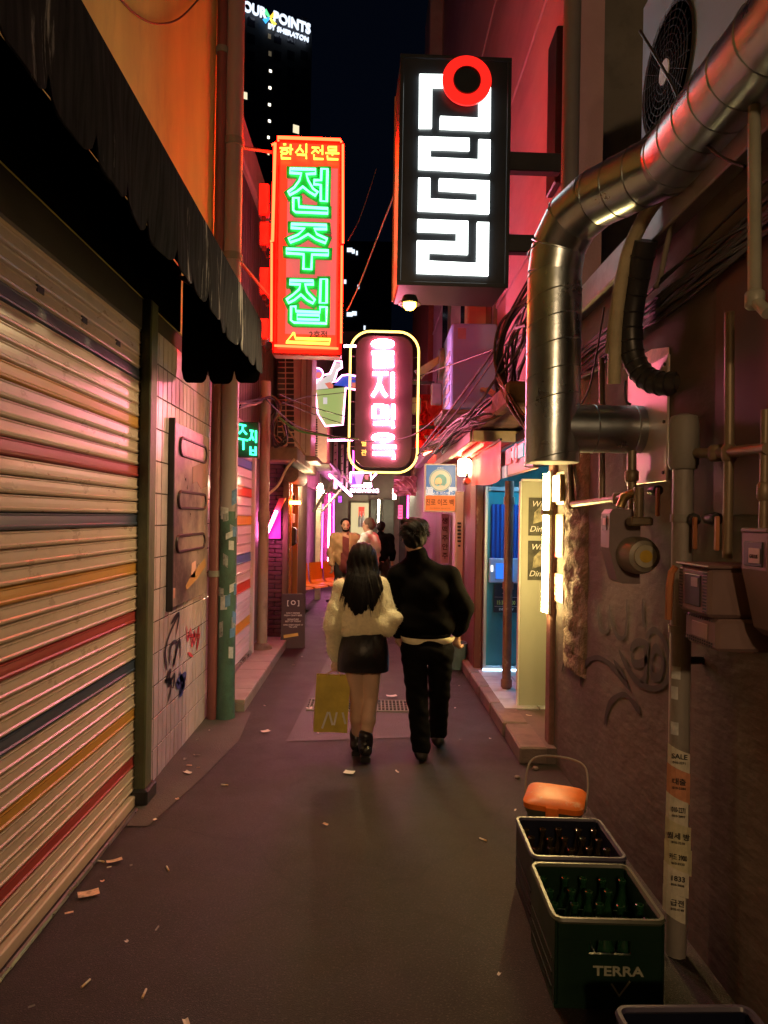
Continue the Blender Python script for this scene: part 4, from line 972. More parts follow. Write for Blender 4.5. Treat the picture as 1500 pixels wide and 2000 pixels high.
m_met = mat('gas meter grey', (.2, .15, .155), .45, 0, .15, 5, dirt=(.13, .09, .08), damt=.5)
g1 = thing('gas_meter', 'small gas meter with a round yellow dial under the duct branch', 'meter', wp_(1235, 1062, .11))
b = MB(); pr = [(.03, .16), (-.10, .16), (-.115, .14), (-.115, -.02), (-.075, -.17), (-.05, -.185), (.03, -.185)]
b.extr(pr, 'y', -.02, .10); b.obj('front_case', m_met, g1)
MB().box(-.118, -.114, .015, .075, .06, .13).obj('reading_window', M_['black'], g1)
MB().box(-.121, -.117, .02, .06, .085, .118).obj('reading_label', mat('pink label', (.75, .35, .35), .5), g1)
b = MB(); b.lathe([(.02, -.16), (.07, -.15), (.085, -.1), (.085, -.02)], (0, 0, -.05), 22, axis='y'); b.obj('drum', mat('meter drum', (.2, .18, .14), .4, .3, .15), g1, smooth=True)
b = MB(); b.lathe([(.01, -.166), (.05, -.166), (.05, -.15)], (0, 0, -.05), 20, axis='y'); b.obj('dial_ring', mat('pale dial', (.34, .32, .24), .4), g1, smooth=True)
b = MB(); b.lathe([(.004, -.171), (.028, -.17), (.028, -.16)], (0, 0, -.05), 16, axis='y'); b.obj('dial', mat('yellow dial', (.45, .3, .03), .4), g1, smooth=True)
MB().box(-.05, .05, -.12, -.05, .085, .125, .008).obj('bracket', m_gas, g1); b = MB(); b.tube([(0, -.07, .12), (0, -.07, .26)], .022, 8); b.obj('inlet', m_gas, g1, smooth=True)
b = MB(); b.tube([(-.06, .0, .17), (-.04, 0, .22), (.0, -.04, .24)], .02, 8); b.obj('outlet', m_brass, g1, smooth=True)
g2 = thing('box_meter', 'square grey box meter with a dark window and dotted grille, lower right wall', 'meter', V((1.2, 2.4, 1.49)))
m_met2 = mat('grey meter casing', (.2, .13, .125), .4, 0, .15, 5, dirt=(.09, .06, .055), damt=.5)
MB().box(-.11, .13, -.115, .115, -.078, .08, .012).obj('upper_case', m_met2, g2)
MB().box(-.118, .13, -.122, .122, .081, .09, .004).obj('lid', m_met2, g2)
MB().box(-.114, -.108, -.06, .055, -.05, .055, .003).obj('window', M_['black'], g2)
MB().box(-.1165, -.1145, -.045, .0, .015, .045).obj('label', mat('grey label', (.4, .3, .3), .5), g2)
MB().box(-.09, .13, -.13, .10, -.185, -.08, .012).obj('lower_case', m_met2, g2)
MB().box(-.0935, -.0905, -.07, .04, -.155, -.105, .002).obj('label', mat('lower label', (.3, .22, .21), .5), g2)
b = MB()
for i in range(3):
    for j in range(13):
        for s in (-1, 1): y = s * .088 + .009 * (i - 1); b.box(-.1125, -.1105, y - .003, y + .003, -.065 + .0105 * j, -.059 + .0105 * j)
        y = -.1 + .016 * j; z = -.172 + .009 * i if i < 2 else -.09; b.box(-.0925, -.0905, y - .003, y + .003, z - .003, z + .003)
ob = b.obj('grille_dots', M_['black'], g2); setting(ob, 'stuff')
MB().tube([(-.115, .125, .07), (-.125, .135, .05), (-.13, .14, -.0), (-.13, .145, -.12)], .012, 6).obj('lever', mat('orange lever', (.4, .14, .05), .4), g2)
g3 = thing('tall_meter', 'tall tapering meter with a white label in its window, at the right edge', 'meter', V((1.24, 2.135, 1.56)))
b = MB(); pr = [(-.09, .13), (.09, .13), (.09, -.17), (-.02, -.185), (-.05, -.16), (-.09, .02)]
b.extr(pr, 'y', -.075, .065); b.obj('case', m_met2, g3)
MB().box(-.094, -.088, -.055, .05, .03, .105, .003).obj('window', M_['black'], g3)
MB().box(-.097, -.0945, -.045, .015, .04, .085, .003).obj('label', mat('white label', (.6, .45, .43), .5), g3)
x = text('GALLUS', .012, M_['printblack'], g3, 0, 0, 0, 'label_print', bold=.01); x.matrix_local = Matrix.Translation((-.0975, -.015, .06)) @ Matrix(((0, 0, -1, 0), (-1, 0, 0, 0), (0, 1, 0, 0), (0, 0, 0, 1))) @ Matrix.Diagonal((.0125, .0165, .0165, 1))
MB().box(-.095, .09, -.08, .07, .1305, .145, .005).obj('lid', m_met2, g3)
for k, (px, py, lb) in enumerate(((1285, 975, 'orange valve handle on the wall above the round meter'), (1358, 1035, 'dull orange valve lever left of the tall meter'), (1401, 1035, 'dull orange valve lever nearest the tall meter'))):
    q = wp_(px, py, .08); t = thing('valve', lb, 'valve', q)
    MB().box(-.008, .006, -.01, .012, -.075, .05, .004).obj('lever', mat('valve orange', (.42, .16, .07), .4), t)
    b = MB(); b.lathe([(.022, -.02), (.026, 0), (.02, .06)], (.01, .04, .04), 10, axis='y'); b.obj('valve_body', M_['black'], t, smooth=True)

# ------------------------------------------------------------------ strip light on the wall corner and papers beside it
lt = thing('strip_light', 'bright vertical tube light on the corner of the meter wall', 'lamp', V((RX - .055, 5.12, 0)))
za, zb_ = at(1072, 1195, 5.1).z, at(1072, 925, 5.1).z
MB().box(-.0, .03, -.03, .03, za - .02, zb_ + .02, .006).obj('batten', M_['paintwhite'], lt)
MB().tube([(-.02, -.0, za), (-.02, -.0, zb_)], .017, 10).obj('tube', m_tub, lt, smooth=True)
MB().box(-.045, .03, -.032, .032, zb_ - .3, zb_ - .26, .004).obj('clip', M_['grime'], lt)
def paper(px0, px1, py0, py1, label, name, m, cat='notice', rows=0):
    p = FR.loc(px0, py0); q = FR.loc(px1, py1); f = Matrix(FR.M)
    o = thing(name, label, cat, f); b = MB(); b.box(p[0], q[0], q[1], p[1], .004, .01, .002); b.obj('sheet', m, o)
    return o, p, q
o, p, q = paper(1082, 1104, 925, 985, 'cream plastic switch box beside the top of the strip light', 'switch_box', mat('cream plastic', (.62, .56, .36), .4), 'box')
MB().box(p[0] + .01, q[0] - .01, q[1] + .02, p[1] - .02, .011, .035, .006).obj('cover', bpy.data.materials['cream plastic'], o)
o, p, q = paper(1082, 1102, 1005, 1085, 'folded pale flyer with a red foot beside the strip light', 'flyer', mat('pale flyer', (.7, .58, .34), .7))
MB().box(p[0], q[0], q[1] - .02, q[1] + .012, .0105, .012).obj('red_foot', m_gr, o)
o, p, q = paper(1078, 1102, 1116, 1180, 'small brown notice with a white emblem at the foot of the strip light', 'brown_notice', mat('brown notice', (.3, .12, .05), .5))
x = (p[0] + q[0]) / 2; y = (p[1] + q[1]) / 2; w = q[0] - p[0]
MB().box(x - w * .2, x + w * .2, y + .02, y + .07, .0102, .011).obj('emblem', M_['printwhite'], o)
text('CCTV', .022, M_['printwhite'], o, x, y - .01, .011, bold=.02, sx=1.3); text('촬영중', .018, M_['printwhite'], o, x, y - .05, .011, bold=.02, sx=1.4)

# ------------------------------------------------------------------ entrance: open pale door, glass door, kiosk
od = thing('pale_door', 'pale green door leaf standing open with two dark menu posters', 'door', V((1.29, 6.1, .115)))
m_pd = mat('pale green door', (.42, .43, .33), .5, 0, .06, 3, dirt=(.28, .31, .2), damt=.3, stretch=(1, 1, .4))
H = at(1040, 940, 6.1).z - .115
MB().box(0, .62, 0, .04, 0, H, .006).obj('leaf', m_pd, od)
for (xa, xb, za_, zb2) in ((-.015, .0, 0, H), (.001, .6, H, H + .02)): MB().box(xa, xb, -.01, .05, za_, zb2, .003).obj('edge_frame', M_['paintwhite'], od)
for (py0, py1) in ((972, 1046), (1056, 1133)):
    z1, z0 = at(1040, py0, 6.1).z - .115, at(1040, py1, 6.1).z - .115
    f = MB().box(.06, .45, -.008, -.002, z0, z1, .003).obj('menu_poster', mat('dark menu board', (.05, .05, .035), .35, 0, .8, 9), od)
    for (tx, zz2) in (('Wine', z1 - .055), ('Dining', z0 + .055)):
        x = text(tx, .05, M_['printwhite'], f, 0, 0, 0, 'print', shear=.3); x.matrix_local = Matrix.Translation((.16, -.0095, zz2)) @ Matrix.Rotation(PI / 2, 4, 'X') @ Matrix.Diagonal((.07, .07, .07, 1))
    b = MB(); b.prism([(.1, z0 + .1), (.2, z0 + .13), (.22, z0 + .2), (.17, z0 + .26), (.11, z0 + .2)], -.002, 0); x = b.obj('print', mat('menu picture', (.3, .28, .18), .5, 0, .7, 25), f); x.matrix_local = Matrix.Translation((0, -.009, 0)) @ Matrix.Rotation(PI / 2, 4, 'X')
gd = thing('glass_door', 'blue green glass shop door with an opening hours sticker', 'door', V((1.2, 7.5, .12)))
H = at(970, 950, 7.5).z - .12; W = .62
m_fr = mat('steel door frame', (.35, .38, .4), .35, .6, .1)
m_gl = mat('teal frosted glass', (.04, .24, .28), .15, 0, .12, 2)
for nm, (xa, xb, za_, zb2) in (('stile', (0, .035, 0, H)), ('stile', (W - .035, W, 0, H)), ('rail', (.036, W - .036, 0, .05)), ('rail', (.036, W - .036, H - .05, H))): MB().box(xa, xb, 0, .05, za_, zb2, .004).obj(nm, m_fr, gd)
MB().box(.036, W - .036, .02, .03, .051, H - .051).obj('glass', m_gl, gd)
m_curt = mat('blue curtain', (.02, .09, .4), .6, 0, .25, 14, stretch=(8, 1, .1))
zc = lambda py: at(970, py, 7.5).z - .12
b = MB(); b.sheet(lambda u, v: (.07 + .3 * u, .008 - .008 * math.sin(u * 40), zc(1090) + (zc(985) - zc(1090)) * v), 40, 1); b.obj('curtain', m_curt, gd, smooth=True)
f = MB().box(.05, .38, -.02, .015, zc(1138), zc(1090), .01).obj('screen_unit', mat('blue white plastic', (.35, .5, .75), .4), gd)
MB().box(.12, .3, -.026, -.021, zc(1130), zc(1100), .003).obj('screen', glow('blue screen', (.02, .16, .8), .9), f)
MB().box(.07, .09, -.026, -.021, zc(1116), zc(1104), .002).obj('light', glow('small white lamp', (1, .95, .9), 2), f)
f = MB().box(.11, .36, -.006, .018, zc(1196), zc(1140), .002).obj('hours_sign', plain('sign navy', (.01, .018, .03), .4), gd)
def ft(tx, h, px, py, m, sx=1.0):
    x = text(tx, h, m, f, 0, 0, 0, 'print', bold=.02); k = h / .72
    x.matrix_local = Matrix.Translation((px, -.0075, zc(py))) @ Matrix.Rotation(PI / 2, 4, 'X') @ Matrix.Diagonal((k * sx, k, k, 1))
ft('15:30-02:00', .042, .235, 1177, mat('lime print', (.6, .75, .15), .5), .72); ft('EVERY DAY', .024, .24, 1190, M_['printwhite'], .9)
for py in (1148, 1158): ft('<------->' if py < 1150 else '------->', .022, .24, py, M_['printwhite'])
for py in (1166, 1184): MB().box(.115, .355, -.0085, -.0065, zc(py) - .001, zc(py) + .001).obj('rule', M_['printwhite'], f)
ld = glow('cool floor strip', (.5, .75, 1), 6)
MB().box(.0, W, -.02, -.005, .0, .016).obj('light_strip', ld, gd)
# interior cool tube lamp (the blue light of the entrance)
it = thing('entrance_lamp', 'cool blue ceiling tube inside the shop entrance', 'lamp', V((1.75, 6.9, 2.38)))
MB().box(-.05, .05, -.45, .45, 0, .035, .005).obj('housing', M_['paintwhite'], it)
MB().tube([(0, -.42, -.025), (0, .42, -.025)], .014, 8).obj('tube', glow('cool blue tube', (.2, .66, 1), 130), it, smooth=True)
ep = thing('entrance_pipe', 'rusty brown drain pipe standing in front of the glass door', 'pipe', V((1.3, 6.7, .11)))
m_rp = mat('rusty pipe', (.18, .08, .055), .5, 0, .3, 6, dirt=(.4, .3, .25), damt=.6, dscale=9, dlo=.6, dhi=.68)
MB().tube([(0, 0, 0), (0, 0, 1.97)], .042, 12).obj('pipe', m_rp, ep, smooth=True)
for z in (.03, .95, 1.75): MB().tube([(0, 0, z), (0, 0, z + .07)], .052, 12).obj('joint', m_rp, ep, smooth=True)

# ------------------------------------------------------------------ shop fascia with letter panels and red box, canopy tubes
fa = thing('shop_fascia', 'pinkish fascia board with coloured maze-like letter shapes over the entrance', 'sign', V((1.13, 4.98, 0)))
MB().box(0, .04, 0, 1.62, 2.08, 2.31, .005).obj('board', mat('pinkish board', (.4, .22, .24), .35, 0, .15), fa)
m_cyan = glow('lit cyan letter', (.02, .75, .8), .35); m_lred = glow('lit red letter', (1, .05, .05), .4); m_lwh = glow('lit white letter', (1, .7, .7), .35)
def zY(px, py): q = on_x(px, py, 1.128); return q.y - 4.98, q.z
for (pa, pb, m) in (((983, 912), (990, 932), m_lwh), ((990, 880), (1000, 905), m_lred), ((996, 884), (1003, 893), m_lwh), ((1003, 876), (1008, 896), m_lwh), ((1010, 872), (1024, 880), m_cyan), ((1010, 884), (1024, 891), m_cyan), ((1008, 872), (1012, 893), m_cyan)):
    ya, za_ = zY(*pa); yb, zb2 = zY(*pb); MB().box(-.012, .0, yb, ya, min(za_, zb2), max(za_, zb2)).obj('letter_shape', m, fa)
b = MB(); b.ring((0, 0), .05, .075, 0, .01, 20); x = b.obj('letter_ring', m_lred, fa); x.matrix_local = Matrix.Translation((-.006, 0.55, 2.235)) @ Matrix.Rotation(-PI / 2, 4, 'Y')
rb = thing('red_banner', 'glowing red fabric banner under the canopy beside the fascia', 'banner', V((1.095, 6.05, 0)))
b = MB(); b.sheet(lambda u, v: (.012 * math.sin(u * 9) , 1.75 * u, 2.06 + .34 * v - .02 * math.sin(u * 5)), 24, 6); b.obj('cloth', mat('red banner cloth', (.7, .015, .012), .5), rb, smooth=True)
b = MB(); b.tube([(0, 0, 2.4), (0, 1.76, 2.4)], .012, 6); b.obj('rod', M_['black'], rb)
ct = thing('canopy_tube', 'white red strip tube glowing under the beige canopy', 'lamp', V((1.02, 0, 0)))
MB().tube([(0, 6.6, 2.405), (0, 8.0, 2.40)], .016, 8).obj('tube', m_tubr, ct, smooth=True)
MB().box(-.02, .02, 6.55, 8.0, 2.42, 2.445).obj('batten', M_['paintwhite'], ct)
wl = thing('wall_lamp', 'white square lamp glowing above the soju sign', 'lamp', at(907, 914, 8.3))
MB().box(-.07, .07, -.04, .04, -.09, .1, .012).obj('diffuser', glow('warm lamp', (1, .72, .38), 45), wl)
MB().box(-.05, .05, .041, .1, -.05, .06, .006).obj('base', M_['black'], wl)
hd = thing('security_camera', 'small orange lit camera housing at the top of the shop pier', 'camera', at(912, 940, 7.6))
b = MB(); b.lathe([(.03, -.07), (.035, -.06), (.035, .07), (.028, .08)], n=12, axis='y'); b.obj('housing', mat('orange housing', (.5, .12, .04), .4), hd, smooth=True)
MB().box(-.012, .012, -.01, .03, .03, .09, .003).obj('bracket', M_['black'], hd)
sa = thing('standing_cooler', 'tall pale pink cabinet with dotted vents beside the red shop pier', 'cabinet', V((0, 0, 0)))
p0, p1 = at(886, 1225, 8.75), at(911, 960, 8.75)
MB().box(p0.x, p1.x, 8.75, 9.05, .0, p1.z, .012).obj('cabinet', mat('pale cabinet', (.6, .45, .4), .4, 0, .08), sa)
for i in range(6): 
    q = at(897, 1022 + 7 * i, 8.74); MB().box(q.x - .022, q.x + .022, 8.738, 8.749, q.z - .012, q.z + .012, .002).obj('vent', M_['black'], sa)
q = at(897, 1066, 8.74); MB().box(q.x - .015, q.x + .015, 8.738, 8.749, q.z - .012, q.z + .012, .002).obj('vent', M_['black'], sa)
bp = thing('hanging_banner', 'narrow pink banner with dark printing behind the man in black', 'banner', V((0, 0, 0)))
p0, p1 = at(861, 1100, 10.2), at(878, 1004, 10.2)
b = MB(); b.sheet(lambda u, v: (p0.x + (p1.x - p0.x) * u, 10.2 + .01 * math.sin(v * 8), p0.z + (p1.z - p0.z) * v), 3, 10); b.obj('cloth', mat('pink banner', (.7, .42, .42), .7, 0, .1), bp)
for i, tx in enumerate(('생', '맥', '주', '안', '주')):
    q = at(869, 1018 + 17 * i, 10.18); x = text(tx, .07, md_, bp, 0, 0, 0, 'print', bold=.02); x.matrix_local = Matrix.Translation(q) @ Matrix.Rotation(PI / 2, 4, 'X') @ Matrix.Diagonal((.097, .097, .097, 1))
wb = thing('water_bucket', 'blue grey bucket on the ground beside the man in black', 'bucket', V((1.0, 8.15, 0)))
b = MB(); b.lathe([(.1, 0), (.13, .28), (.135, .28), (.135, .3), (.12, .3), (.1, .05)], n=18); b.obj('pail', mat('blue grey plastic', (.12, .2, .24), .4), wb, smooth=True)

# ------------------------------------------------------------------ air conditioners
m_ac = mat('white AC casing', (.34, .42, .5), .4, 0, .06, 2, dirt=(.36, .34, .3), damt=.4, dscale=3)
def ac_fan(root, c, r, ax, m_hub):
    """round fan opening facing -x in root space"""
    b = MB(); b.lathe([(r, -.004), (r * 1.04, -.012), (r * 1.08, -.004)], c, 36, axis='x'); b.obj('fan_ring', M_['blackplastic'], root, smooth=True)
    b = MB(); b.lathe([(r * .999, -.001), (r * .999, .002)], c, 36, axis='x'); b.obj('fan_well', plain('fan well', (.012, .012, .014), .6), root)
    b = MB()
    for k in range(1, 9): b.tube([(c[0] - .014, c[1] + r * k / 9 * math.cos(a), c[2] + r * k / 9 * math.sin(a)) for a in np.linspace(0, 2 * PI, 37)[:-1]], .003, 4, closed=True)
    for k in range(24): a = 2 * PI * k / 24; b.tube([(c[0] - .014, c[1] + .2 * r * math.cos(a), c[2] + .2 * r * math.sin(a)), (c[0] - .014, c[1] + r * math.cos(a + .25), c[2] + r * math.sin(a + .25))], .0025, 4)
    ob = b.obj('fan_guard', M_['black'], root); setting(ob, 'stuff')
    b = MB(); b.lathe([(.004, -.022), (r * .2, -.02), (r * .2, -.01)], c, 20, axis='x'); b.obj('hub_badge', m_hub, root, smooth=True)
a1 = thing('air_conditioner', 'large white air conditioner with a dark round fan, on the roof at upper right', 'air conditioner', V((1.5, 3.6, 3.6)))
MB().box(0, .36, -.85, .45, .06, 1.05, .02).obj('casing', m_ac, a1)
ac_fan(a1, (-.002, .08, .45), .30, 'x', mat('pale hub', (.75, .77, .8), .3))
x = text('Qﾉ=', .09, plain('blue grey logo', (.12, .2, .24)), a1, 0, 0, 0, 'logo', ex=.001); x.matrix_local = Matrix.Translation((-.003, -.42, .75)) @ Matrix(((0, 0, -1, 0), (-1, 0, 0, 0), (0, 1, 0, 0), (0, 0, 0, 1))) @ Matrix.Rotation(.35, 4, 'Z') @ Matrix.Diagonal((.13, .13, .13, 1))
for y in (-.6, .3): MB().box(.02, .34, y, y + .08, -.43, .06, .004).obj('foot', M_['black'], a1)
a2 = thing('air_conditioner', 'pale air conditioner end panel with bluish light in its colour, above the shop ledge', 'air conditioner', V((0, 0, 0)))
p0, p1 = at(880, 800, 8.0), at(972, 632, 8.0)
MB().box(p0.x, p1.x, 8.0, 8.9, p0.z, p1.z, .02).obj('casing', mat('blue lit casing', (.25, .48, 1.0), .4, 0, .05, 2), a2)  # bluish light on the unit is put into its casing colour
MB().box(p0.x + .07, p0.x + .16, 7.99, 7.999, p1.z - .18, p1.z - .06).obj('rating_label', mat('grey rating label', (.3, .35, .48), .5), a2)
for i in range(5): MB().box(p0.x - .012, p0.x - .001, 8.1, 8.8, p0.z + .1 + .13 * i, p0.z + .17 + .13 * i, .004).obj('louvre', m_ac, a2)
MB().box(p0.x - .1, p1.x + .2, 7.95, 9.0, p0.z - .06, p0.z - .003, .01).obj('bracket_frame', M_['grime'], a2)
for i in range(2): MB().tube(smooth_path([(p1.x - .12 - .05 * i, 7.97, p0.z + .22), (p1.x - .1 - .05 * i, 7.85, p0.z + .2), (p1.x + .1, 7.7, p0.z + .05), (p1.x + .25, 7.6, p0.z + .3)]), .022, 8).obj('lagged_line', m_lag, a2, smooth=True)
a3 = thing('meter_cabinet', 'round edged grey box hanging beside the pill sign bracket', 'box', at(872, 712, 8.9))
b = MB(); b.lathe([(.02, -.1), (.19, -.1), (.2, -.08), (.2, .06), (.18, .08)], n=20, axis='x'); b.obj('drum', mat('drum grey', (.35, .34, .38), .4), a3, smooth=True)
MB().box(-.03, .3, -.02, .02, -.03, .03).obj('stay', M_['black'], a3)
for k, (px, py, h, lb) in enumerate(((853, 770, .26, 'grey transformer hanging beside the pill sign, under the round box'), (812, 793, .2, 'slim grey transformer tucked against the edge of the pill sign'))):
    o = thing('transformer', lb, 'transformer', at(px, py, 8.6)); MB().box(-.07, .06, -.05, .05, -h / 2, h / 2, .014).obj('case', mat('olive transformer', (.2, .19, .17), .5), o)
    MB().tube([(0, 0, h / 2), (.01, 0, h / 2 + .15)], .008, 6).obj('lead', M_['cable'], o)
# satellite-like sheet bracket (pale folded sheet above)
o = MB().prism([(0, 0), (.32, .2), (.36, .14), (.16, -.02), (.1, -.1)], -.01, .01).obj('bent_sheet', mat('pale bent sheet', (.6, .5, .4), .5), None, M=Matrix.Translation(at(808, 725, 8.9)) @ Matrix.Rotation(PI / 2, 4, 'X')); tag(o, 'bent pale metal sheet resting on the pill sign bracket', 'metal sheet')

# left air conditioning units
m_acp = mat('rosy AC casing', (.6, .42, .34), .45, 0, .08, 3, dirt=(.35, .2, .16), damt=.4)
a4 = thing('air_conditioner', 'tall air conditioner with a grid of dark slots, high on the left wall', 'air conditioner', V((0, 0, 0)))
p0, p1 = at(540, 890, 10.2), at(576, 700, 10.2); q1_ = at(607, 900, 10.2)
MB().box(p0.x, q1_.x, 10.2, 11.0, p0.z, p1.z + .2, .015).obj('casing', m_acp, a4)
me = MB().box(-.055, .055, -.006, .004, -.03, .03, .008).mesh('slot', M_['black'])
for i in range(18):
    for j in range(2):
        q = at(549 + 17 * j + i * .1, 702 + 10.5 * i, 10.19); link('slot', me, a4, Matrix.Translation(q))
b = MB()
for px in (587, 598): q = at(px, 800, 10.19); b.box(q.x - .008, q.x + .008, 10.19, 10.199, p0.z + .05, p1.z)
b.obj('fold_line', mat('fold shadow line', (.35, .2, .17), .6), a4)
MB().box(p0.x - .05, q1_.x + .1, 10.15, 11.05, p0.z - .07, p0.z - .003, .01).obj('bracket_frame', M_['grime'], a4)
a5 = thing('air_conditioner', 'smaller rosy air conditioner with a column of slots, left of the glass sign', 'air conditioner', V((0, 0, 0)))
p0, p1 = at(606, 905, 12.0), at(640, 812, 12.0)
MB().box(p0.x, p1.x, 12.0, 12.8, p0.z, p1.z, .015).obj('casing', m_acp, a5)
me = MB().box(-.055, .055, -.006, .004, -.011, .011, .004).mesh('slot', M_['black'])
for i in range(18): link('slot', me, a5, Matrix.Translation(at(614, 820 + 4.6 * i, 11.99)))
MB().box(p0.x - .05, p1.x + .05, 11.95, 12.85, p0.z - .07, p0.z - .003, .01).obj('bracket_frame', M_['grime'], a5)

# slotted angle irons in pink light, pink strip lamps of the far left
for k, (px, w, lb) in enumerate(((655, 9, 'broad slotted steel upright in pink light, nearest the air conditioner'), (668, 6, 'middle slotted steel upright in pink light'), (678, 5, 'slim slotted steel upright in pink light behind the pill sign'))):
    p0, p1 = at(px - w / 2, 955, 15), at(px + w / 2, 862 + 6 * k, 15)
    o = thing('slotted_upright', lb, 'steel upright', V((0, 0, 0)), 'slotted uprights'); MB().box(p0.x, p1.x, 15, 15.03, p0.z, p1.z, .004).obj('upright', mat('pale steel upright', (.7, .6, .65), .4), o)
    MB().box(p1.x - .012, p1.x, 15.031, 15.12, p0.z, p1.z).obj('flange', bpy.data.materials['pale steel upright'], o)
    for i in range(6):
        q = at(px, 870 + 7 * k + 14 * i, 14.99); MB().box(-.02, .02, -.003, .008, -.008, .008, .002).obj('slot', M_['black'], o, M=Matrix.Translation(q) @ Matrix.Rotation(-.5, 4, 'Y'))
def strip(name, label, p0, p1, m, r=.02, cat='lamp'):
    o = thing(name, label, cat, V((0, 0, 0))); MB().tube([p0, p1], r, 8).obj('tube', m, o, smooth=True)
    d = (V(p1) - V(p0)).normalized(); s = V((0, .035, 0)) if abs(d.y) < .8 else V((0, 0, .035))
    MB().tube([V(p0) + s, V(p1) + s], r * .9, 4).obj('batten', M_['paintwhite'], o); return o
strip('pink_strip', 'long magenta neon strip upright on the far left wall, closest to the chairs', at(641, 1115, 16.5), at(644, 965, 16.5), m_lpk, .022)
strip('pink_strip', 'thin magenta neon strip upright left of the bearded man', at(651, 1095, 17.5), at(652, 965, 17.5), m_mag, .016)
strip('pink_strip', 'slim magenta neon strip upright at the edge of the far shopfront', at(628, 1110, 15.2), at(631, 985, 15.2), m_mag, .012)
strip('pink_strip', 'pale pink tube sloping along the eave below the slotted uprights', at(644, 928, 13.6), at(686, 968, 17), m_lpk, .026)
strip('pink_strip', 'level pale pink tube under the drinker sign', at(640, 860, 12.2), at(694, 859, 12.2), m_lpk, .014)
strip('pink_strip', 'short upright pink tube under the red sign, above the air conditioner', at(598, 705, 11.4), at(600, 730, 11.4), m_lpk, .016)
strip('pink_strip', 'upright pink neon strip on the far right wall', at(796, 1025, 16), at(797, 960, 16), m_mag, .016)
strip('pink_strip', 'pale pink tube joining the red sign to the pill sign', at(672, 676, 9.2), at(695, 676, 9.2), m_lpk, .016)
o = thing('magenta_panel', 'glossy magenta lit wall panels behind the chairs', 'wall panel', V((0, 0, 0)))
for (pa, pb) in ((630, 640), (640.5, 650)): 
    p0, p1 = at(pa, 1118, 17.6), at(pb, 960, 17.6); MB().box(p0.x, p1.x, 17.6, 17.66, 0, p1.z, .01).obj('panel', mat('glossy pink panel', (.6, .2, .45), .25), o)
p0, p1 = at(620, 1100, 14.6), at(628, 950, 14.6); o = MB().box(p0.x - .05, p1.x, 14.6, 14.8, 0, p1.z, .01).obj('lit_column', mat('cream column', (.7, .66, .5), .5)); tag(o, 'cream column beside the magenta panels', 'column')
o = thing('eave_canopy', 'dark sloping eave on brackets over the far left shops', 'canopy', V((0, 0, 0)))
MB().add([at(600, 905, 12.9), at(645, 905, 12.9), at(700, 962, 20), at(670, 962, 20)] + [at(600, 899, 12.9), at(645, 899, 12.9), at(700, 958, 20), at(670, 958, 20)], [(0, 1, 2, 3), (7, 6, 5, 4), (0, 4, 5, 1), (1, 5, 6, 2), (2, 6, 7, 3), (3, 7, 4, 0)]).obj('roof', M_['black'], o)
for (pa, pb, y) in (((612, 1000), (652, 935), 13), ((628, 1000), (668, 955), 14.5)): MB().tube([at(*pa, y), at(*pb, y)], .03, 6).obj('strut', mat('grey strut', (.2, .18, .18), .5), o)
strip('pink_strip', 'unseen red strip added as fill light, low behind the frayed cables on the right', at(842, 880, 11.0), at(828, 888, 12.5), glow('red strip', (1, .04, .02), 70), .016)  # unseen strip added to brighten the red wall above it
def tarp(name, label, pa, pb, Y, m, sd, cat):
    a, c = at(*pa, Y), at(*pb, Y); r = np.random.RandomState(sd).rand(9, 9)
    b = MB(); b.sheet(lambda u, v: (a.x + (c.x - a.x) * u + .04 * r[int(v * 8), int(u * 8)], Y + .22 * r[int(u * 8), int(v * 8)], c.z + (a.z - c.z) * v + .05 * (r[int(u * 8), int(v * 8)] - .5)), 8, 8); return tag(b.obj(name, m, None), label, cat)
tarp('tarpaulin', 'crumpled pink lit tarpaulin hanging below the pill sign on the right', (768, 928), (812, 968), 15.5, mat('pink tarpaulin', (.75, .35, .5), .35, 0, .2), 4, 'tarpaulin')
tarp('tarpaulin', 'rumpled red awning cloth high on the far right wall beside the pill sign', (812, 768), (868, 872), 11.6, mat('red awning cloth', (.6, .06, .04), .5, 0, .3, 6, bump=.5, bscale=20), 9, 'tarpaulin')
strip('pink_strip', 'thin pale pink strip on the eave of the far left building above the uprights', at(690, 880, 16), at(690, 930, 16), m_mag, .014)
for k, (px, py, w, h, cc, lb) in enumerate(((624, 985, 9, 22, (1, .75, .4), 'small cream lit menu board on the wall above the orange chairs'), (782, 1000, 10, 30, (1, .1, .25), 'small rose lit menu board on the far right wall'), (664, 975, 8, 14, (.6, .1, 1), 'small violet lit plaque left of the far window'))):
    Y = (13.2, 17, 20)[k]; q = at(px, py, Y); w *= Y / FPX; h *= Y / FPX; o = thing('lit_menu', lb, 'sign', q); MB().box(-w / 2, w / 2, .0, .06, -h / 2, h / 2, .006).obj('case', M_['black'], o); MB().box(-w * .43, w * .43, -.006, -.001, -h * .45, h * .45).obj('face', glow('menu glow %d' % k, cc, 1.3), o)
    for j in range(4): MB().box(-w * .3, w * .3, -.009, -.0065, h * (.3 - .2 * j), h * (.3 - .2 * j) + .015).obj('print_line', M_['printblack'], o)
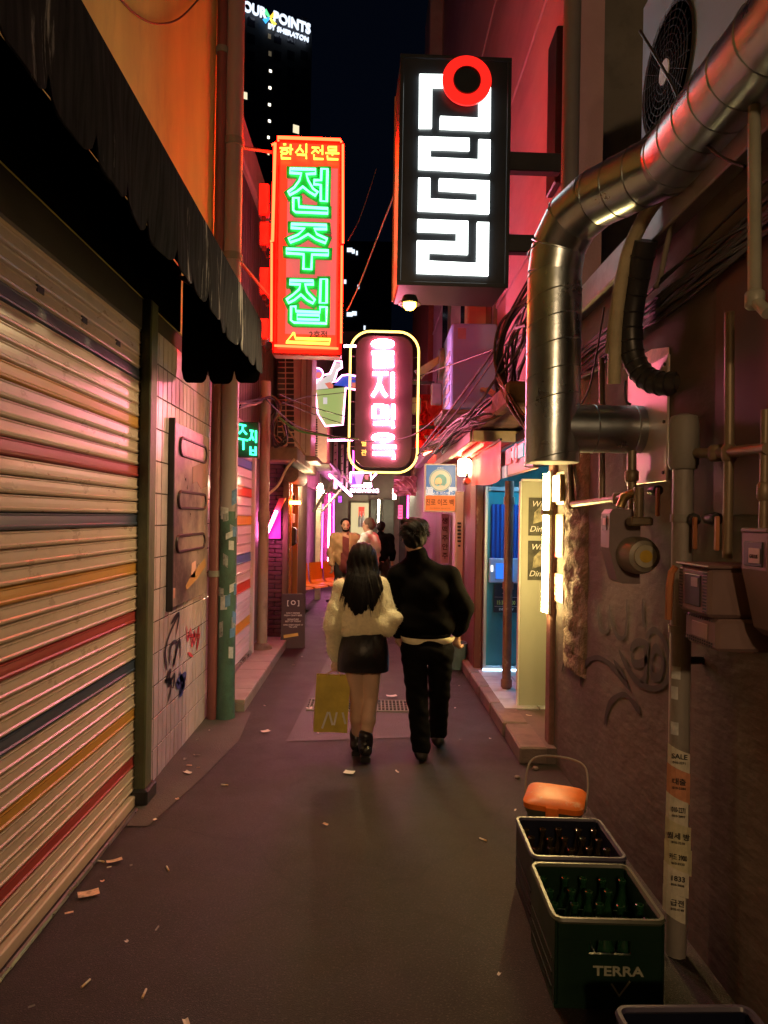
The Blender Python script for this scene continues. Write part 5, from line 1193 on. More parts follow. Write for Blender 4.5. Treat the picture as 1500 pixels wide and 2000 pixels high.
# pink mug sign at the end of the lane
FM = Frame(at(712, 945, 18), 0); q6 = lambda lst: [FM.loc(600 + a / 6.668, 880 + b_ / 6.668) for a, b_ in lst]
ms = thing('brewery_sign', 'small violet and pink neon sign with white letters at the end of the lane', 'sign', FM.M)
flat([(570, 300), (610, 300), (640, 440), (570, 445)], glow('violet lit panel', (.12, .03, .7), 1.0), 'violet_panel', -.03, 0, ms, q6)
flat([(610, 300), (740, 300), (700, 440), (640, 440)], glow('lilac lit panel', (.8, .3, .8), 1.0), 'lilac_panel', -.03, 0, ms, q6)
flat([(750, 320), (800, 320), (790, 380), (750, 370)], m_sk, 'red_panel', -.03, 0, ms, q6)
tube_part(q6([(560, 460), (570, 290), (740, 285), (830, 290), (830, 380), (900, 300)]), m_lpk, ms, .02, z=.03)
tube_part(q6([(570, 462), (840, 462), (830, 430), (740, 430)]), m_lpk, ms, .02, z=.03)
x, y = q6([(745, 525)])[0]; text('BREWING', .1, glow('white pink letters', (1, .6, .85), 3.5), ms, x, y, .01, bold=.03, sx=1.2)
x0_, y0_ = q6([(560, 575)])[0]; x1_, y1_ = q6([(915, 560)])[0]; MB().box(x0_, x1_, y0_, y1_, -.06, .0).obj('base', M_['black'], ms)
# foliage-like torn pink sheet right of it
# posters at the end
o = thing('poster', 'red and white drinks poster in the far lit window', 'poster', V((0, 0, 0))); p0, p1 = at(700, 1014, 23.9), at(712, 990, 23.9)
MB().box(p0.x, p1.x, 23.9, 23.92, p0.z, p1.z).obj('red_field', glow('red lit poster', (1, .06, .03), .9), o)
for px in (703, 709): q = at(px, 1012, 23.89); b = MB(); b.lathe([(.06, 0), (.06, .3), (.02, .42), (.02, .52)], (q.x, q.y, q.z - .3), 8); b.obj('bottle_print', M_['printwhite'], o)
strip('far_tube', 'white tube light upright near the dark columns at the end', at(739, 1022, 23.3), at(740, 976, 23.3), glow('far white tube', (1, .85, .6), 40), .03)
strip('far_tube', 'short white tube light upright by the far right column', at(770, 975, 22), at(770, 955, 22), bpy.data.materials['far white tube'], .05)
el = thing('eave_lamp', 'warm tube lamp fixed under the far left eave above the orange chairs', 'lamp', at(634, 962, 14.2)); MB().tube([(0, -.35, 0), (0, .35, 0)], .02, 8).obj('tube', glow('eave tube', (1, .66, .34), 160), el, smooth=True); MB().box(-.03, .03, -.36, .36, .021, .06, .004).obj('batten', M_['paintwhite'], el)
kl = thing('bare_bulb', 'bare warm bulb hanging under the end of the concrete canopy', 'lamp', at(626, 950, 11.2)); MB().lathe([(.01, -.06), (.04, -.04), (.045, -.01), (.02, .04)], n=12).obj('bulb', glow('warm bare bulb', (1, .68, .4), 560), kl, smooth=True); MB().tube([(0, 0, .041), (0, 0, .2)], .012, 6).obj('flex', M_['cable'], kl)
# lit lintel lamp and pink neon by the brick porch
fp = thing('neon_flap', 'red and magenta glowing flap leaning on the brick porch', 'neon light', V((0, 0, 0)))
b = MB(); P = [at(513, 1053, 9.45), at(520, 1053, 9.45), at(558, 973, 9.45), at(545, 973, 9.45)]
b.add(P + [p + V((0, .06, 0)) for p in P], [(0, 1, 2, 3), (7, 6, 5, 4), (0, 4, 5, 1), (1, 5, 6, 2), (2, 6, 7, 3), (3, 7, 4, 0)]); b.obj('flap', mat('red flap', (.6, .08, .08), .5), fp)
MB().tube([at(517, 1053, 9.4), at(540, 998, 9.4)], .018, 8).obj('tube', glow('porch neon', (1, .16, .5), 60), fp, smooth=True)
b = MB(); P = [at(521, 1052, 9.58), at(548, 1052, 9.58), at(548, 995, 9.58), at(541, 998, 9.58)]; b.add(P + [p + V((0, .02, 0)) for p in P], [(0, 1, 2, 3), (7, 6, 5, 4), (0, 4, 5, 1), (1, 5, 6, 2), (2, 6, 7, 3), (3, 7, 4, 0)]); b.obj('side_panel', glow('magenta lit panel', (.9, .01, .55), .7), fp)
ol = thing('porch_lamp', 'orange red lamp glowing above the slatted door', 'lamp', at(574, 982, 9.75)); MB().box(-.08, .09, -.03, .04, -.02, .025, .006).obj('diffuser', glow('orange lamp', (1, .13, .015), 110), ol); MB().box(-.02, .02, -.02, .02, .026, .1).obj('stem', M_['black'], ol)

# ------------------------------------------------------------------ A-board and row of orange chairs
ab = thing('sandwich_board', 'dark maroon sandwich board with white print and a yellow sticker', 'sandwich board', Matrix.Translation((-1.02, 9.45, 0)) @ Matrix.Rotation(.12, 4, 'Z'))
m_ab = mat('dark maroon board', (.05, .022, .035), .5, 0, .15)
def leaf(s):
    b = MB(); b.add([(-.16, -.22 * s, 0), (.16, -.22 * s, 0), (.15, -.03 * s, .68), (-.15, -.03 * s, .68), (-.16, -.22 * s + .02, 0), (.16, -.22 * s + .02, 0), (.15, -.03 * s + .02, .68), (-.15, -.03 * s + .02, .68)], [(0, 1, 2, 3), (7, 6, 5, 4), (0, 4, 5, 1), (1, 5, 6, 2), (2, 6, 7, 3), (3, 7, 4, 0)]); return b
lf_ = leaf(1).obj('front_leaf', m_ab, ab); leaf(-1).obj('rear_leaf', m_ab, ab)
tilt = Matrix.Rotation(PI / 2 - .273, 4, 'X')
def abt(tx, h, z, m, x0_=0, rot=0): 
    k = h / .72; x = text(tx, h, m, lf_, 0, 0, 0, 'print', bold=.02); x.matrix_local = Matrix.Translation((x0_, -.22 + .28 * z - .003, z)) @ tilt @ Matrix.Rotation(rot, 4, 'Z') @ Matrix.Diagonal((k, k, k, 1))
for tx, h, z in (('[ O ]', .06, .57), ('DAILY DRINKS', .02, .44), ('FRESH CRAFT BEER', .02, .41), ('SIGNATURE', .02, .36), ('BEST OF TODAY', .02, .335), ('OPEN EVERY NIGHT 17', .018, .29), ('TILL LATE', .018, .265)): abt(tx, h, z, M_['printwhite'])
b = MB(); b.box(-.1, .09, -.02, .02, 0, .003); x = b.obj('sticker', mat('yellow sticker', (.75, .55, .12), .5), lf_); x.matrix_local = Matrix.Translation((-.02, -.22 + .28 * .16 - .005, .16)) @ tilt @ Matrix.Rotation(.15, 4, 'Z')
abt('포토존', .022, .16, M_['printblack'], -.02, .15)
ch = thing('waiting_bench', 'row of four orange plastic seats on a black beam along the left wall', 'bench', Matrix.Translation((-1.22, 13.6, 0)) @ Matrix.Rotation(-.5, 4, 'Z'))
m_ors = mat('orange plastic', (.8, .22, .005), .35, 0, .08)
def seat_bm():
    b = MB(); pr = [(.0, .82), (.02, .83), (.05, .5), (.1, .44), (.46, .43), (.5, .4), (.46, .405), (.1, .415), (.035, .46)]
    b.extr(pr, 'y', -.21, .21); return b
me = seat_bm().mesh('seat', m_ors)
for i in range(4): link('seat', me, ch, T(.02, -.75 + .5 * i, 0))
MB().box(.2, .28, -1.0, 1.0, .36, .41, .006).obj('beam', M_['black'], ch)
for y in (-.7, .7):
    MB().tube([(.24, y, .36), (.24, y, .06)], .03, 8).obj('leg', M_['black'], ch); MB().tube([(.02, y, .03), (.24, y, .08), (.5, y, .02)], .02, 8).obj('foot', M_['black'], ch)

# ================================================================== CRATES, BOTTLES, BIN
def crate(name, label, M, m, W, D, H, t=.012):
    c = thing(name, label, 'crate', M, 'bottle crates')
    b = MB(); b.box(-W / 2, W / 2, -D / 2, D / 2, 0, .015)
    b.box(-W / 2, -W / 2 + t, -D / 2, D / 2, .0155, H, .004); b.box(W / 2 - t, W / 2, -D / 2, D / 2, .0155, H, .004)
    b.box(-W / 2 + t, W / 2 - t, D / 2 - t, D / 2, .0155, H, .004)
    hz0, hz1, hx = H * .62, H * .78, W * .19                      # grip hole in the near wall
    b.box(-W / 2 + t, W / 2 - t, -D / 2, -D / 2 + t, .0155, hz0); b.box(-W / 2 + t, W / 2 - t, -D / 2, -D / 2 + t, hz1, H)
    b.box(-W / 2 + t, -hx, -D / 2, -D / 2 + t, hz0 + .0005, hz1 - .0005); b.box(hx, W / 2 - t, -D / 2, -D / 2 + t, hz0 + .0005, hz1 - .0005)
    ob = b.obj('tub', m, c)
    b = MB(); b.tube([(x, y, H) for x, y in rrect(-W / 2, W / 2, -D / 2, D / 2, .03, 4)], .011, 6, closed=True); b.obj('rim', mat(name + ' rim', tuple(min(1, v * 2.5 + .02) for v in m['rim']), .4, 0, .2), c, smooth=True)
    for i in range(1, 4): MB().box(-W / 2 + t + .001, W / 2 - t - .001, -D / 2 + D * i / 4 - .003, -D / 2 + D * i / 4 + .003, .016, H * .6).obj('divider', m, c)
    for i in range(1, 5):
        x = -W / 2 + W * i / 5; MB().box(x - .003, x + .003, -D / 2 + t + .001, D / 2 - t - .001, .016, H * .55).obj('divider', m, c)
    for k in range(3):
        z = H * (.15 + .16 * k); MB().box(-W / 2 - .004, -W / 2 - .0005, -D / 2 + .03, D / 2 - .03, z, z + .012, .001).obj('rib', m, c)
    return c
m_cg = mat('green crate plastic', (.004, .02, .009), .4, 0, .15); m_cg['rim'] = (.02, .024, .014)
m_cn = mat('navy crate plastic', (.005, .007, .02), .4, 0, .15); m_cn['rim'] = (.016, .014, .03)
def ctr(y0_, y1_, x0_, x1_, rz): return Matrix.Translation(((x0_ + x1_) / 2, (y0_ + y1_) / 2, 0)) @ Matrix.Rotation(rz, 4, 'Z')
K1 = ctr(2.96, 3.34, .70, 1.09, -.02); K2 = ctr(2.50, 2.90, .675, 1.06, -.02); K3 = ctr(1.62, 2.08, .74, 1.13, .03)
crate('bottle_crate', 'navy crate full of empty bottles between the orange bin and the green crate', K1, m_cn, .385, .385, .31)
cg = crate('bottle_crate', 'green beer crate full of empty bottles with white lettering on its front', K2, m_cg, .385, .40, .31)
crate('bottle_crate', 'dark navy crate in the bottom right corner nearest the viewer', K3, m_cn, .39, .44, .30)
def cgt(tx, h, x_, z, sx=1.0):
    k = h / .72; x = text(tx, h, mat('crate print', (.3, .32, .24), .6), cg, 0, 0, 0, 'lettering', bold=.025); x.matrix_local = Matrix.Translation((x_, -.2025, z)) @ Matrix.Rotation(PI / 2, 4, 'X') @ Matrix.Diagonal((k * sx, k, k, 1))
cgt('TERRA', .034, .03, .135, 1.25)
b = MB(); b.prism([(-.03, .02), (-.005, -.02), (.03, .03), (.034, .024), (-.005, -.03), (-.036, .016)], 0, .001); x = b.obj('check_mark', bpy.data.materials['crate print'], cg); x.matrix_local = Matrix.Translation((.04, -.2015, .075)) @ Matrix.Rotation(PI / 2, 4, 'X')
m_bot = mat('brown bottle glass', (.03, .022, .012), .08, 0, .2, spec=.8); m_botg = mat('green bottle glass', (.012, .05, .02), .08, 0, .2, spec=.8)
prof = [(.028, 0), (.031, .01), (.031, .15), (.026, .18), (.014, .215), (.0125, .255), (.0155, .258), (.0155, .272), (.012, .274), (.008, .25)]
mbs = {k: MB().lathe(prof, n=12).mesh('bottle', m, True) for k, m in (('b', m_bot), ('g', m_botg))}
for (K, lb, gr, kk, seed) in ((K1, 'empty bottle standing in the navy crate by the orange bin', 'bottles in the navy crate', 'b', 1), (K2, 'empty bottle standing in the green lettered crate', 'bottles in the green crate', 'g', 2)):
    rr_ = random.Random(seed)
    for i in range(5):
        for j in range(4):
            if rr_.random() < .08: continue
            x = -.385 / 2 + .385 * (i + .5) / 5; y = -.195 + .39 * (j + .5) / 4
            o = link('bottle', mbs[kk]); o.matrix_world = K @ T(x + rr_.uniform(-.004, .004), y + rr_.uniform(-.005, .005), .0155 + rr_.uniform(0, .001), 0, rr_.uniform(-.03, .03), rr_.uniform(-.03, .03)); tag(o, lb, 'bottle', gr)
bn = thing('food_waste_bin', 'dark waste bucket with a scuffed orange lid and raised wire handle', 'bin', Matrix.Translation((.96, 3.62, 0)) @ Matrix.Rotation(-.35, 4, 'Z') @ Matrix.Diagonal((1.04, 1.04, 1.24, 1)))
b = MB()
def rr_loop(w, d, z, r_=.04): return [(x, y, z) for x, y in rrect(-w / 2, w / 2, -d / 2, d / 2, r_, 4)]
loops = [rr_loop(.2, .2, 0), rr_loop(.25, .25, .21), rr_loop(.265, .265, .212), rr_loop(.265, .265, .228)]
n = len(loops[0]); vs_ = [p for lp_ in loops for p in lp_]
b.add(vs_, [(k * n + i, k * n + (i + 1) % n, (k + 1) * n + (i + 1) % n, (k + 1) * n + i) for k in range(3) for i in range(n)] + [tuple(range(n))[::-1]]); b.obj('bucket', mat('dark bucket', (.05, .05, .035), .5), bn, smooth=40)
b = MB(); loops = [rr_loop(.28, .28, .229, .05), rr_loop(.285, .285, .25, .05), rr_loop(.268, .268, .259, .05), rr_loop(.19, .19, .272, .05), rr_loop(.06, .06, .274, .02)]
vs_ = [p for lp_ in loops for p in lp_]
b.add(vs_, [(k * n + i, k * n + (i + 1) % n, (k + 1) * n + (i + 1) % n, (k + 1) * n + i) for k in range(4) for i in range(n)] + [tuple(range(n))[::-1], tuple(4 * n + i for i in range(n))])
b.obj('lid', mat('scuffed orange lid', (.75, .17, .02), .45, 0, .15, 8, dirt=(.7, .42, .25), damt=.8, dscale=9, dlo=.58, dhi=.64), bn, smooth=35)
MB().box(-.03, .03, -.15, -.139, .2, .25, .004).obj('latch', bpy.data.materials['scuffed orange lid'], bn)
b = MB(); b.tube(smooth_path([(-.142, .0, .21), (-.15, .07, .30), (-.12, .13, .36), (0, .15, .375), (.12, .13, .36), (.15, .07, .30), (.142, 0, .21)]), .005, 6); b.obj('handle', M_['cablegrey'], bn, smooth=True)
# ================================================================== PEOPLE (one continuous skin each, clothes and hair over it)
def cap(a, b, ra, rb, sx=1, sy=1, sz=1): return ('c', np.array(a, float), np.array(b, float), ra, rb, np.array((sx, sy, sz), float))
def ell(c, r, rot=None): return ('e', np.array(c, float), np.array(r, float), rot)
def sdf_grid(prims, ax, h, n, k):
    S = np.full(tuple(n), .12); R = k + 3 * h
    for p in prims:
        if p[0] == 'c': r = max(p[3], p[4]) * p[5]; l0, h0 = np.minimum(p[1], p[2]) - r, np.maximum(p[1], p[2]) + r
        else: r = max(p[2]); l0, h0 = p[1] - r, p[1] + r
        s = tuple(slice(max(0, int((l0[i] - R - ax[i][0]) / h)), max(1, int((h0[i] + R - ax[i][0]) / h) + 2)) for i in range(3))
        sub = S[s]
        P = np.stack(np.meshgrid(*[ax[i][s[i]] for i in range(3)], indexing='ij'), -1).reshape(-1, 3)
        if p[0] == 'c':
            _, a, b, ra, rb, sc = p
            q = (P - a) / sc; ba = (b - a) / sc; t = np.clip((q @ ba) / max(1e-9, ba @ ba), 0, 1)
            q = q - t[:, None] * ba; v = (np.sqrt((q * q).sum(1)) - (ra + (rb - ra) * t)) * sc.min()
        else:
            _, c, r, rot = p
            q = P - c
            if rot is not None: q = q @ np.array(rot)
            q = q / r; l = np.sqrt((q * q).sum(1)); q = q / r; v = l * (l - 1) / np.maximum(np.sqrt((q * q).sum(1)), 1e-6)
        d = sub.reshape(-1)
        hh = np.clip(.5 + .5 * (d - v) / k, 0, 1); S[s] = (d * (1 - hh) + v * hh - k * hh * (1 - hh)).reshape(sub.shape)
    return S
def nets(prims, h, k=.02, disp=None, cut=None, pad=.03, name='body', m=None, parent=None, cuts=None):
    lo = np.full(3, 9.); hi = np.full(3, -9.)
    for p in prims:
        if p[0] == 'c':
            r = max(p[3], p[4]) * p[5]; lo = np.minimum(lo, np.minimum(p[1], p[2]) - r); hi = np.maximum(hi, np.maximum(p[1], p[2]) + r)
        else: r = max(p[2]); lo = np.minimum(lo, p[1] - r); hi = np.maximum(hi, p[1] + r)
    lo -= pad; hi += pad
    n = np.ceil((hi - lo) / h).astype(int) + 1
    ax = [lo[i] + h * np.arange(n[i]) for i in range(3)]
    G = np.stack(np.meshgrid(*ax, indexing='ij'), -1).reshape(-1, 3)
    S = sdf_grid(prims, ax, h, n, k).reshape(-1)
    if disp is not None: S = S + disp(G)
    if cuts is not None:
        for c in cuts: S = np.maximum(S, c(G))
    S = S.reshape(n); ins = S < 0
    acc = np.zeros(tuple(n - 1) + (3,)); cnt = np.zeros(tuple(n - 1))
    idx = [np.arange(n[i] - 1) for i in range(3)]
    I = np.stack(np.meshgrid(*idx, indexing='ij'), -1).astype(float)
    corner = [(i, j, l) for i in (0, 1) for j in (0, 1) for l in (0, 1)]
    sl = lambda c: tuple(slice(c[t], c[t] + n[t] - 1) for t in range(3))
    for a in corner:
        for t in range(3):
            if a[t]: continue
            b = list(a); b[t] = 1; b = tuple(b)
            A, B = S[sl(a)], S[sl(b)]; mk = (A < 0) != (B < 0)
            f = np.where(mk, A / np.where(mk, A - B, 1), 0)
            for q in range(3): acc[..., q] += np.where(mk, a[q] + (f if q == t else 0), 0)
            cnt += mk
    act = cnt > 0
    ids = -np.ones(act.shape, int); ids[act] = np.arange(act.sum())
    vs_ = lo + h * (I[act] + acc[act] / cnt[act][:, None])
    fs = []
    for t in range(3):
        u, w = (t + 1) % 3, (t + 2) % 3
        s0 = [slice(1, n[i] - 1) for i in range(3)]; s0[t] = slice(0, n[t] - 1); s1 = list(s0); s1[t] = slice(1, n[t])
        A, B = ins[tuple(s0)], ins[tuple(s1)]
        def cell(du, dw):
            s = [slice(1, n[i] - 1) for i in range(3)]; s[t] = slice(0, n[t] - 1)
            s[u] = slice(1 - du, n[u] - 1 - du); s[w] = slice(1 - dw, n[w] - 1 - dw); return ids[tuple(s)]
        q = np.stack([cell(1, 1), cell(0, 1), cell(0, 0), cell(1, 0)], -1)
        fs.append(q[A & ~B]); fs.append(q[~A & B][:, ::-1])
    F_ = np.concatenate(fs)
    me = bpy.data.meshes.new(name); me.from_pydata(vs_.tolist(), [], F_.tolist())
    me.materials.append(m); me.polygons.foreach_set('use_smooth', [True] * len(me.polygons)); me.update()
    o = link(name, me, parent)
    return o
def wave(*ws):
    def f(G):
        s = 0
        for (amp, kx, ky, kz, ph) in ws: s = s + amp * np.sin(G[:, 0] * kx + G[:, 1] * ky + G[:, 2] * kz + ph + 1.3 * np.sin(G[:, 0] * kz * .31 + G[:, 2] * kx * .27))
        return s
    return f
A = lambda px, py, Y: np.array(at(px, py, Y))
m_skin = mat('skin', (.52, .32, .23), .5, 0, .06, 8, spec=.35)
m_skinl = mat('skin in tights', (.66, .45, .32), .5, 0, .05, 8)
m_hair = mat('black hair', (.006, .0045, .0045), .62, 0, .4, 60, stretch=(6, 6, .3), spec=.14)
m_sweat = mat('cream fluffy knit', (.84, .78, .52), .95, 0, .12, 40, bump=.4, bscale=110, sheen=.4)
m_lea = mat('black leather skirt', (.008, .0075, .009), .42, 0, .2, 12, bump=.15, bscale=60)
m_boot = mat('black boot leather', (.014, .013, .013), .3, 0, .2, 10)
m_jack = mat('black jacket', (.0034, .0032, .0032), .95, 0, .1, 18, bump=.06, bscale=90, spec=.05)
m_jean = mat('black jeans', (.004, .004, .005), .9, 0, .3, 30, bump=.2, bscale=160, spec=.12)
m_tee = mat('pale yellow tee', (.9, .86, .58), .85, 0, .08, 20)
def hand(prims_add, w, d, side, s=1.0, curl=.35):
    """palm and five fingers; w = wrist, d = direction the hand points, side = direction of the thumb"""
    d = np.array(d, float); d /= np.linalg.norm(d); sd = np.array(side, float); sd -= d * (sd @ d); sd /= np.linalg.norm(sd); nn = np.cross(d, sd)
    palm = w + d * .045 * s
    P = [cap(w, w + d * .075 * s, .024 * s, .03 * s), cap(palm + sd * .022 * s, palm + d * .03 * s - sd * .02 * s, .018 * s, .018 * s)]
    for k, (off, ln) in enumerate(((.027, .068), (.009, .076), (-.009, .07), (-.026, .055))):
        b = w + d * .085 * s + sd * off * s; k1 = b + (d * math.cos(curl) + nn * math.sin(curl)) * ln * .5 * s; k2 = k1 + (d * math.cos(curl * 2.4) + nn * math.sin(curl * 2.4)) * ln * .5 * s
        P += [cap(b, k1, .0085 * s, .008 * s), cap(k1, k2, .008 * s, .0065 * s)]
    t0 = w + d * .03 * s + sd * .026 * s; t1 = t0 + (d * .6 + sd * .6 + nn * .3) * .038 * s; P += [cap(t0, t1, .011 * s, .009 * s), cap(t1, t1 + (d * .9 + nn * .35) * .03 * s, .009 * s, .007 * s)]
    return P
def head_prims(c, f, up, s=1.0, beard=False):
    """c = centre of the skull, f = where the face points"""
    c = np.array(c, float); f = np.array(f, float); f /= np.linalg.norm(f); u = np.array(up, float); u /= np.linalg.norm(u); r = np.cross(f, u)
    R = np.stack([r, f, u], 1)
    P = [ell(c + u * .02 * s, (.075 * s, .095 * s, .092 * s), R), ell(c + f * .028 * s - u * .045 * s, (.06 * s, .068 * s, .075 * s), R), ell(c + f * .05 * s - u * .098 * s, (.028 * s, .026 * s, .02 * s), R),
         cap(c + f * .09 * s + u * .0 * s, c + f * .106 * s - u * .03 * s, .009 * s, .013 * s), cap(c + f * .085 * s + u * .02 * s + r * .03 * s, c + f * .085 * s + u * .02 * s - r * .03 * s, .012 * s, .012 * s),
         cap(c + f * .082 * s - u * .066 * s + r * .016 * s, c + f * .082 * s - u * .066 * s - r * .016 * s, .0085 * s, .0085 * s)]
    for sg in (-1, 1):
        P.append(ell(c + r * sg * .076 * s - u * .008 * s - f * .01 * s, (.01 * s, .02 * s, .032 * s), R))
    return P
def face_bits(c, f, up, parent, s=1.0):
    c = V(c); f = V(f).normalized(); u = V(up).normalized(); r = f.cross(u)
    for sg in (-1, 1):
        p = c + f * .083 * s + r * sg * .03 * s + u * .0
        b = MB(); b.lathe([(.002 * s, -.009 * s), (.01 * s, -.005 * s), (.012 * s, 0), (.01 * s, .005 * s), (.002 * s, .009 * s)], p, 10); b.obj('eye', plain('eye', (.05, .03, .025), .2), parent, smooth=True)
        b = MB(); b.tube([p + u * .02 * s - r * sg * .014 * s + f * .01 * s, p + u * .025 * s + f * .012 * s, p + u * .02 * s + r * sg * .016 * s + f * .004 * s], .004 * s, 6); b.obj('eyebrow', m_hair, parent)
    q = c + f * .09 * s - u * .066 * s
    b = MB(); b.tube([q - r * .022 * s - f * .004, q, q + r * .022 * s - f * .004], .004 * s, 6); b.obj('mouth', plain('lips', (.3, .1, .08), .4), parent)

# ---- woman in a cream sweater
YW = 5.02
wo = thing('person', 'woman with long black hair in a cream sweater and black skirt, seen from behind', 'person', V((0, 0, 0)))
hd_c = A(708, 1096, YW + .02); face = np.array((.12, 1, -.05))
hipL, hipR = A(690, 1272, YW), A(726, 1272, YW + .03); knL, knR = A(698, 1366, YW + .06), A(724, 1366, YW + .05); anL, anR = A(697, 1442, YW + .16), A(714, 1452, YW - .02)
shL, shR = A(667, 1148, YW), A(748, 1146, YW + .02); elL, elR = A(650, 1222, YW - .03), A(757, 1222, YW - .05); wrL, wrR = A(655, 1283, YW + .06), A(771, 1209, YW - .07)
pel, che, nek = A(708, 1255, YW), A(707, 1165, YW), A(708, 1122, YW + .01)
toeL, toeR = anL + np.array((-.01, .14, -.05)), anR + np.array((.02, .15, -.04))
prims = head_prims(hd_c, face, (0, .05, 1), .98)
prims += [cap(nek + (0, 0, -.03), hd_c + (0, .0, -.05), .046, .044), cap(che, pel, .12, .13, 1, .72, 1), ell(pel + (0, -.02, -.03), (.155, .115, .12)), ell(che + (0, 0, .03), (.165, .1, .12)),
          cap(hipL, knL, .085, .052), cap(knL, knL * .55 + anL * .45 + (0, -.015, 0), .05, .052), cap(knL * .55 + anL * .45 + (0, -.015, 0), anL, .05, .034), cap(anL, toeL, .034, .03),
          cap(hipR, knR, .085, .052), cap(knR, knR * .55 + anR * .45 + (0, -.015, 0), .05, .052), cap(knR * .55 + anR * .45 + (0, -.015, 0), anR, .05, .034), cap(anR, toeR, .034, .03),
          cap(shL, elL, .045, .036), cap(elL, wrL, .036, .024), cap(shR, elR, .045, .036), cap(elR, wrR, .036, .024), cap(shL, shR, .05, .05)]
prims += hand(None, wrL, (.0, .05, -1), (1, .4, 0), .88, 1.0) + hand(None, wrR, (.85, .5, -.12), (0, .3, 1), .88, .55)
nets(prims, .009, .014, name='body', m=m_skinl, parent=wo)
sw = [ell(che + (0, 0, .02), (.178, .13, .15)), ell(A(706, 1205, YW), (.168, .13, .13)), cap(A(694, 1226, YW), A(720, 1226, YW), .122, .122, 1, .95, .8), cap(shL + (.02, 0, .0), shR - (.02, 0, 0), .074, .074), ell(nek + (0, 0, -.02), (.085, .072, .05))]
zhem = A(710, 1243, YW)[2]
knit = wave((.0045, 22, 12, 26, 0), (.0018, 55, 30, 48, 1), (.001, 260, 240, 300, .5))
nets(sw, .0085, .03, disp=knit, cuts=[lambda G: zhem - G[:, 2]], name='sweater', m=m_sweat, parent=wo)
nets([cap(shL + (.01, 0, -.01), elL, .074, .068), cap(elL, wrL + (0, 0, .05), .068, .058), cap(wrL + (0, 0, .05), wrL + (0, 0, .0), .05, .036)], .0085, .02, disp=knit, name='sleeve', m=m_sweat, parent=wo)
nets([cap(shR - (.01, 0, .01), elR, .074, .07), cap(elR + (.0, 0, 0), wrR + (-.015, -.01, 0), .07, .052), cap(wrR + (-.02, -.01, 0), wrR + (.008, .0, 0), .054, .046)], .0085, .02, disp=knit, name='sleeve', m=m_sweat, parent=wo)
# loose fibres of the knit
rng = np.random.RandomState(5); co, no = [], []
for c in list(bpy.data.objects):
    if c.parent == wo and c.name.split('.')[0] in ('sweater', 'sleeve'):
        k_ = len(c.data.vertices); a_ = np.empty(k_ * 3); n_ = np.empty(k_ * 3); c.data.vertices.foreach_get('co', a_); c.data.vertices.foreach_get('normal', n_); co.append(a_.reshape(-1, 3)); no.append(n_.reshape(-1, 3))
co = np.concatenate(co); no = np.concatenate(no); nvx = len(co)
pick = rng.randint(0, nvx, 8000); b = MB()
for i in pick:
    p = co[i]; d = no[i] * rng.uniform(.003, .012) + rng.normal(0, .005, 3); s_ = rng.normal(0, .0011, 3)
    b.add([p - s_, p + s_, p + d], [(0, 1, 2)])
setting(b.obj('sweater_fuzz', m_sweat, wo), 'stuff')
wz = zhem + .03; kz = A(710, 1308, YW)[2]
b = MB(); N_ = 40
def skirt(t, a):
    z = wz + (kz - wz) * t; c0 = np.array(A(711, 1240, YW)); c1 = np.array(A(709, 1305, YW + .01)); cx = c0[0] + (c1[0] - c0[0]) * t
    w = .148 + .035 * t + .012 * math.sin(PI * t); dd = .115 + .03 * math.sin(PI * min(1, t * 1.1)) + .02 * t
    return (cx + w * math.cos(a) * (1 + .012 * t * math.sin(5 * a + 1)), c0[1] + dd * math.sin(a) - .012 * (1 - abs(math.cos(a))) * math.sin(PI * t), z + .004 * math.sin(3 * a) * t)
lay = [(t / 10, 1) for t in range(11)] + [(1, .985), (.6, .95), (0, .93)]
vs_ = []
for t, f in lay:
    for j in range(N_):
        x, y, z = skirt(t, 2 * PI * j / N_); cx = A(710, 1260, YW)[0]; vs_.append((cx + (x - cx) * f, YW + (y - YW) * f, z))
b.add(vs_, [(i * N_ + j, i * N_ + (j + 1) % N_, (i + 1) * N_ + (j + 1) % N_, (i + 1) * N_ + j)[::-1] for i in range(len(lay) - 1) for j in range(N_)])
b.obj('skirt', m_lea, wo, smooth=60)
# hair: a heavy fall with separate locks at the ends
hb_ = [ell(hd_c + (0, -.012, .032), (.1, .117, .105)), cap(hd_c + (0, -.05, .0), A(706, 1150, YW - .1), .094, .098, 1, .62, 1), cap(A(706, 1148, YW - .1), A(702, 1182, YW - .115), .095, .06, 1, .42, 1), cap(hd_c + (.055, -.02, -.02), A(738, 1150, YW - .07), .05, .036), cap(hd_c + (-.055, -.02, -.02), A(680, 1160, YW - .08), .05, .036),
       cap(A(738, 1150, YW - .08), A(727, 1190, YW - .13), .026, .012), cap(A(690, 1170, YW - .12), A(694, 1196, YW - .13), .04, .014)]
nets(hb_, .0085, .03, disp=wave((.0028, 150, 20, 4, 0), (.0018, 310, 60, 6, 1)), name='hair', m=m_hair, parent=wo)
b = MB()
for i in range(260):
    t = rng.uniform(-1, 1); x0_ = hd_c[0] + t * .092; st = np.array((x0_, YW - .085 - .035 * math.sqrt(max(0, 1 - t * t)), hd_c[2] - .06 - .02 * rng.rand()))
    en_px = 703 + t * 33 + rng.normal(0, 5); ln = 1192 - abs(t) * 22 + rng.normal(0, 9)
    en = A(en_px, ln, YW - .15 - .03 * rng.rand() * (1 - abs(t))); mid = (st + en) / 2 + np.array((rng.normal(0, .01), -.04 + .03 * abs(t), 0))
    P = bez(st, st * .4 + mid * .6 + (0, -.02, 0), mid * .6 + en * .4, en, 6); b.tube(P, [.0035, .004, .004, .0035, .003, .0022, .0008], 3)
setting(b.obj('hair_strands', m_hair, wo), 'stuff')
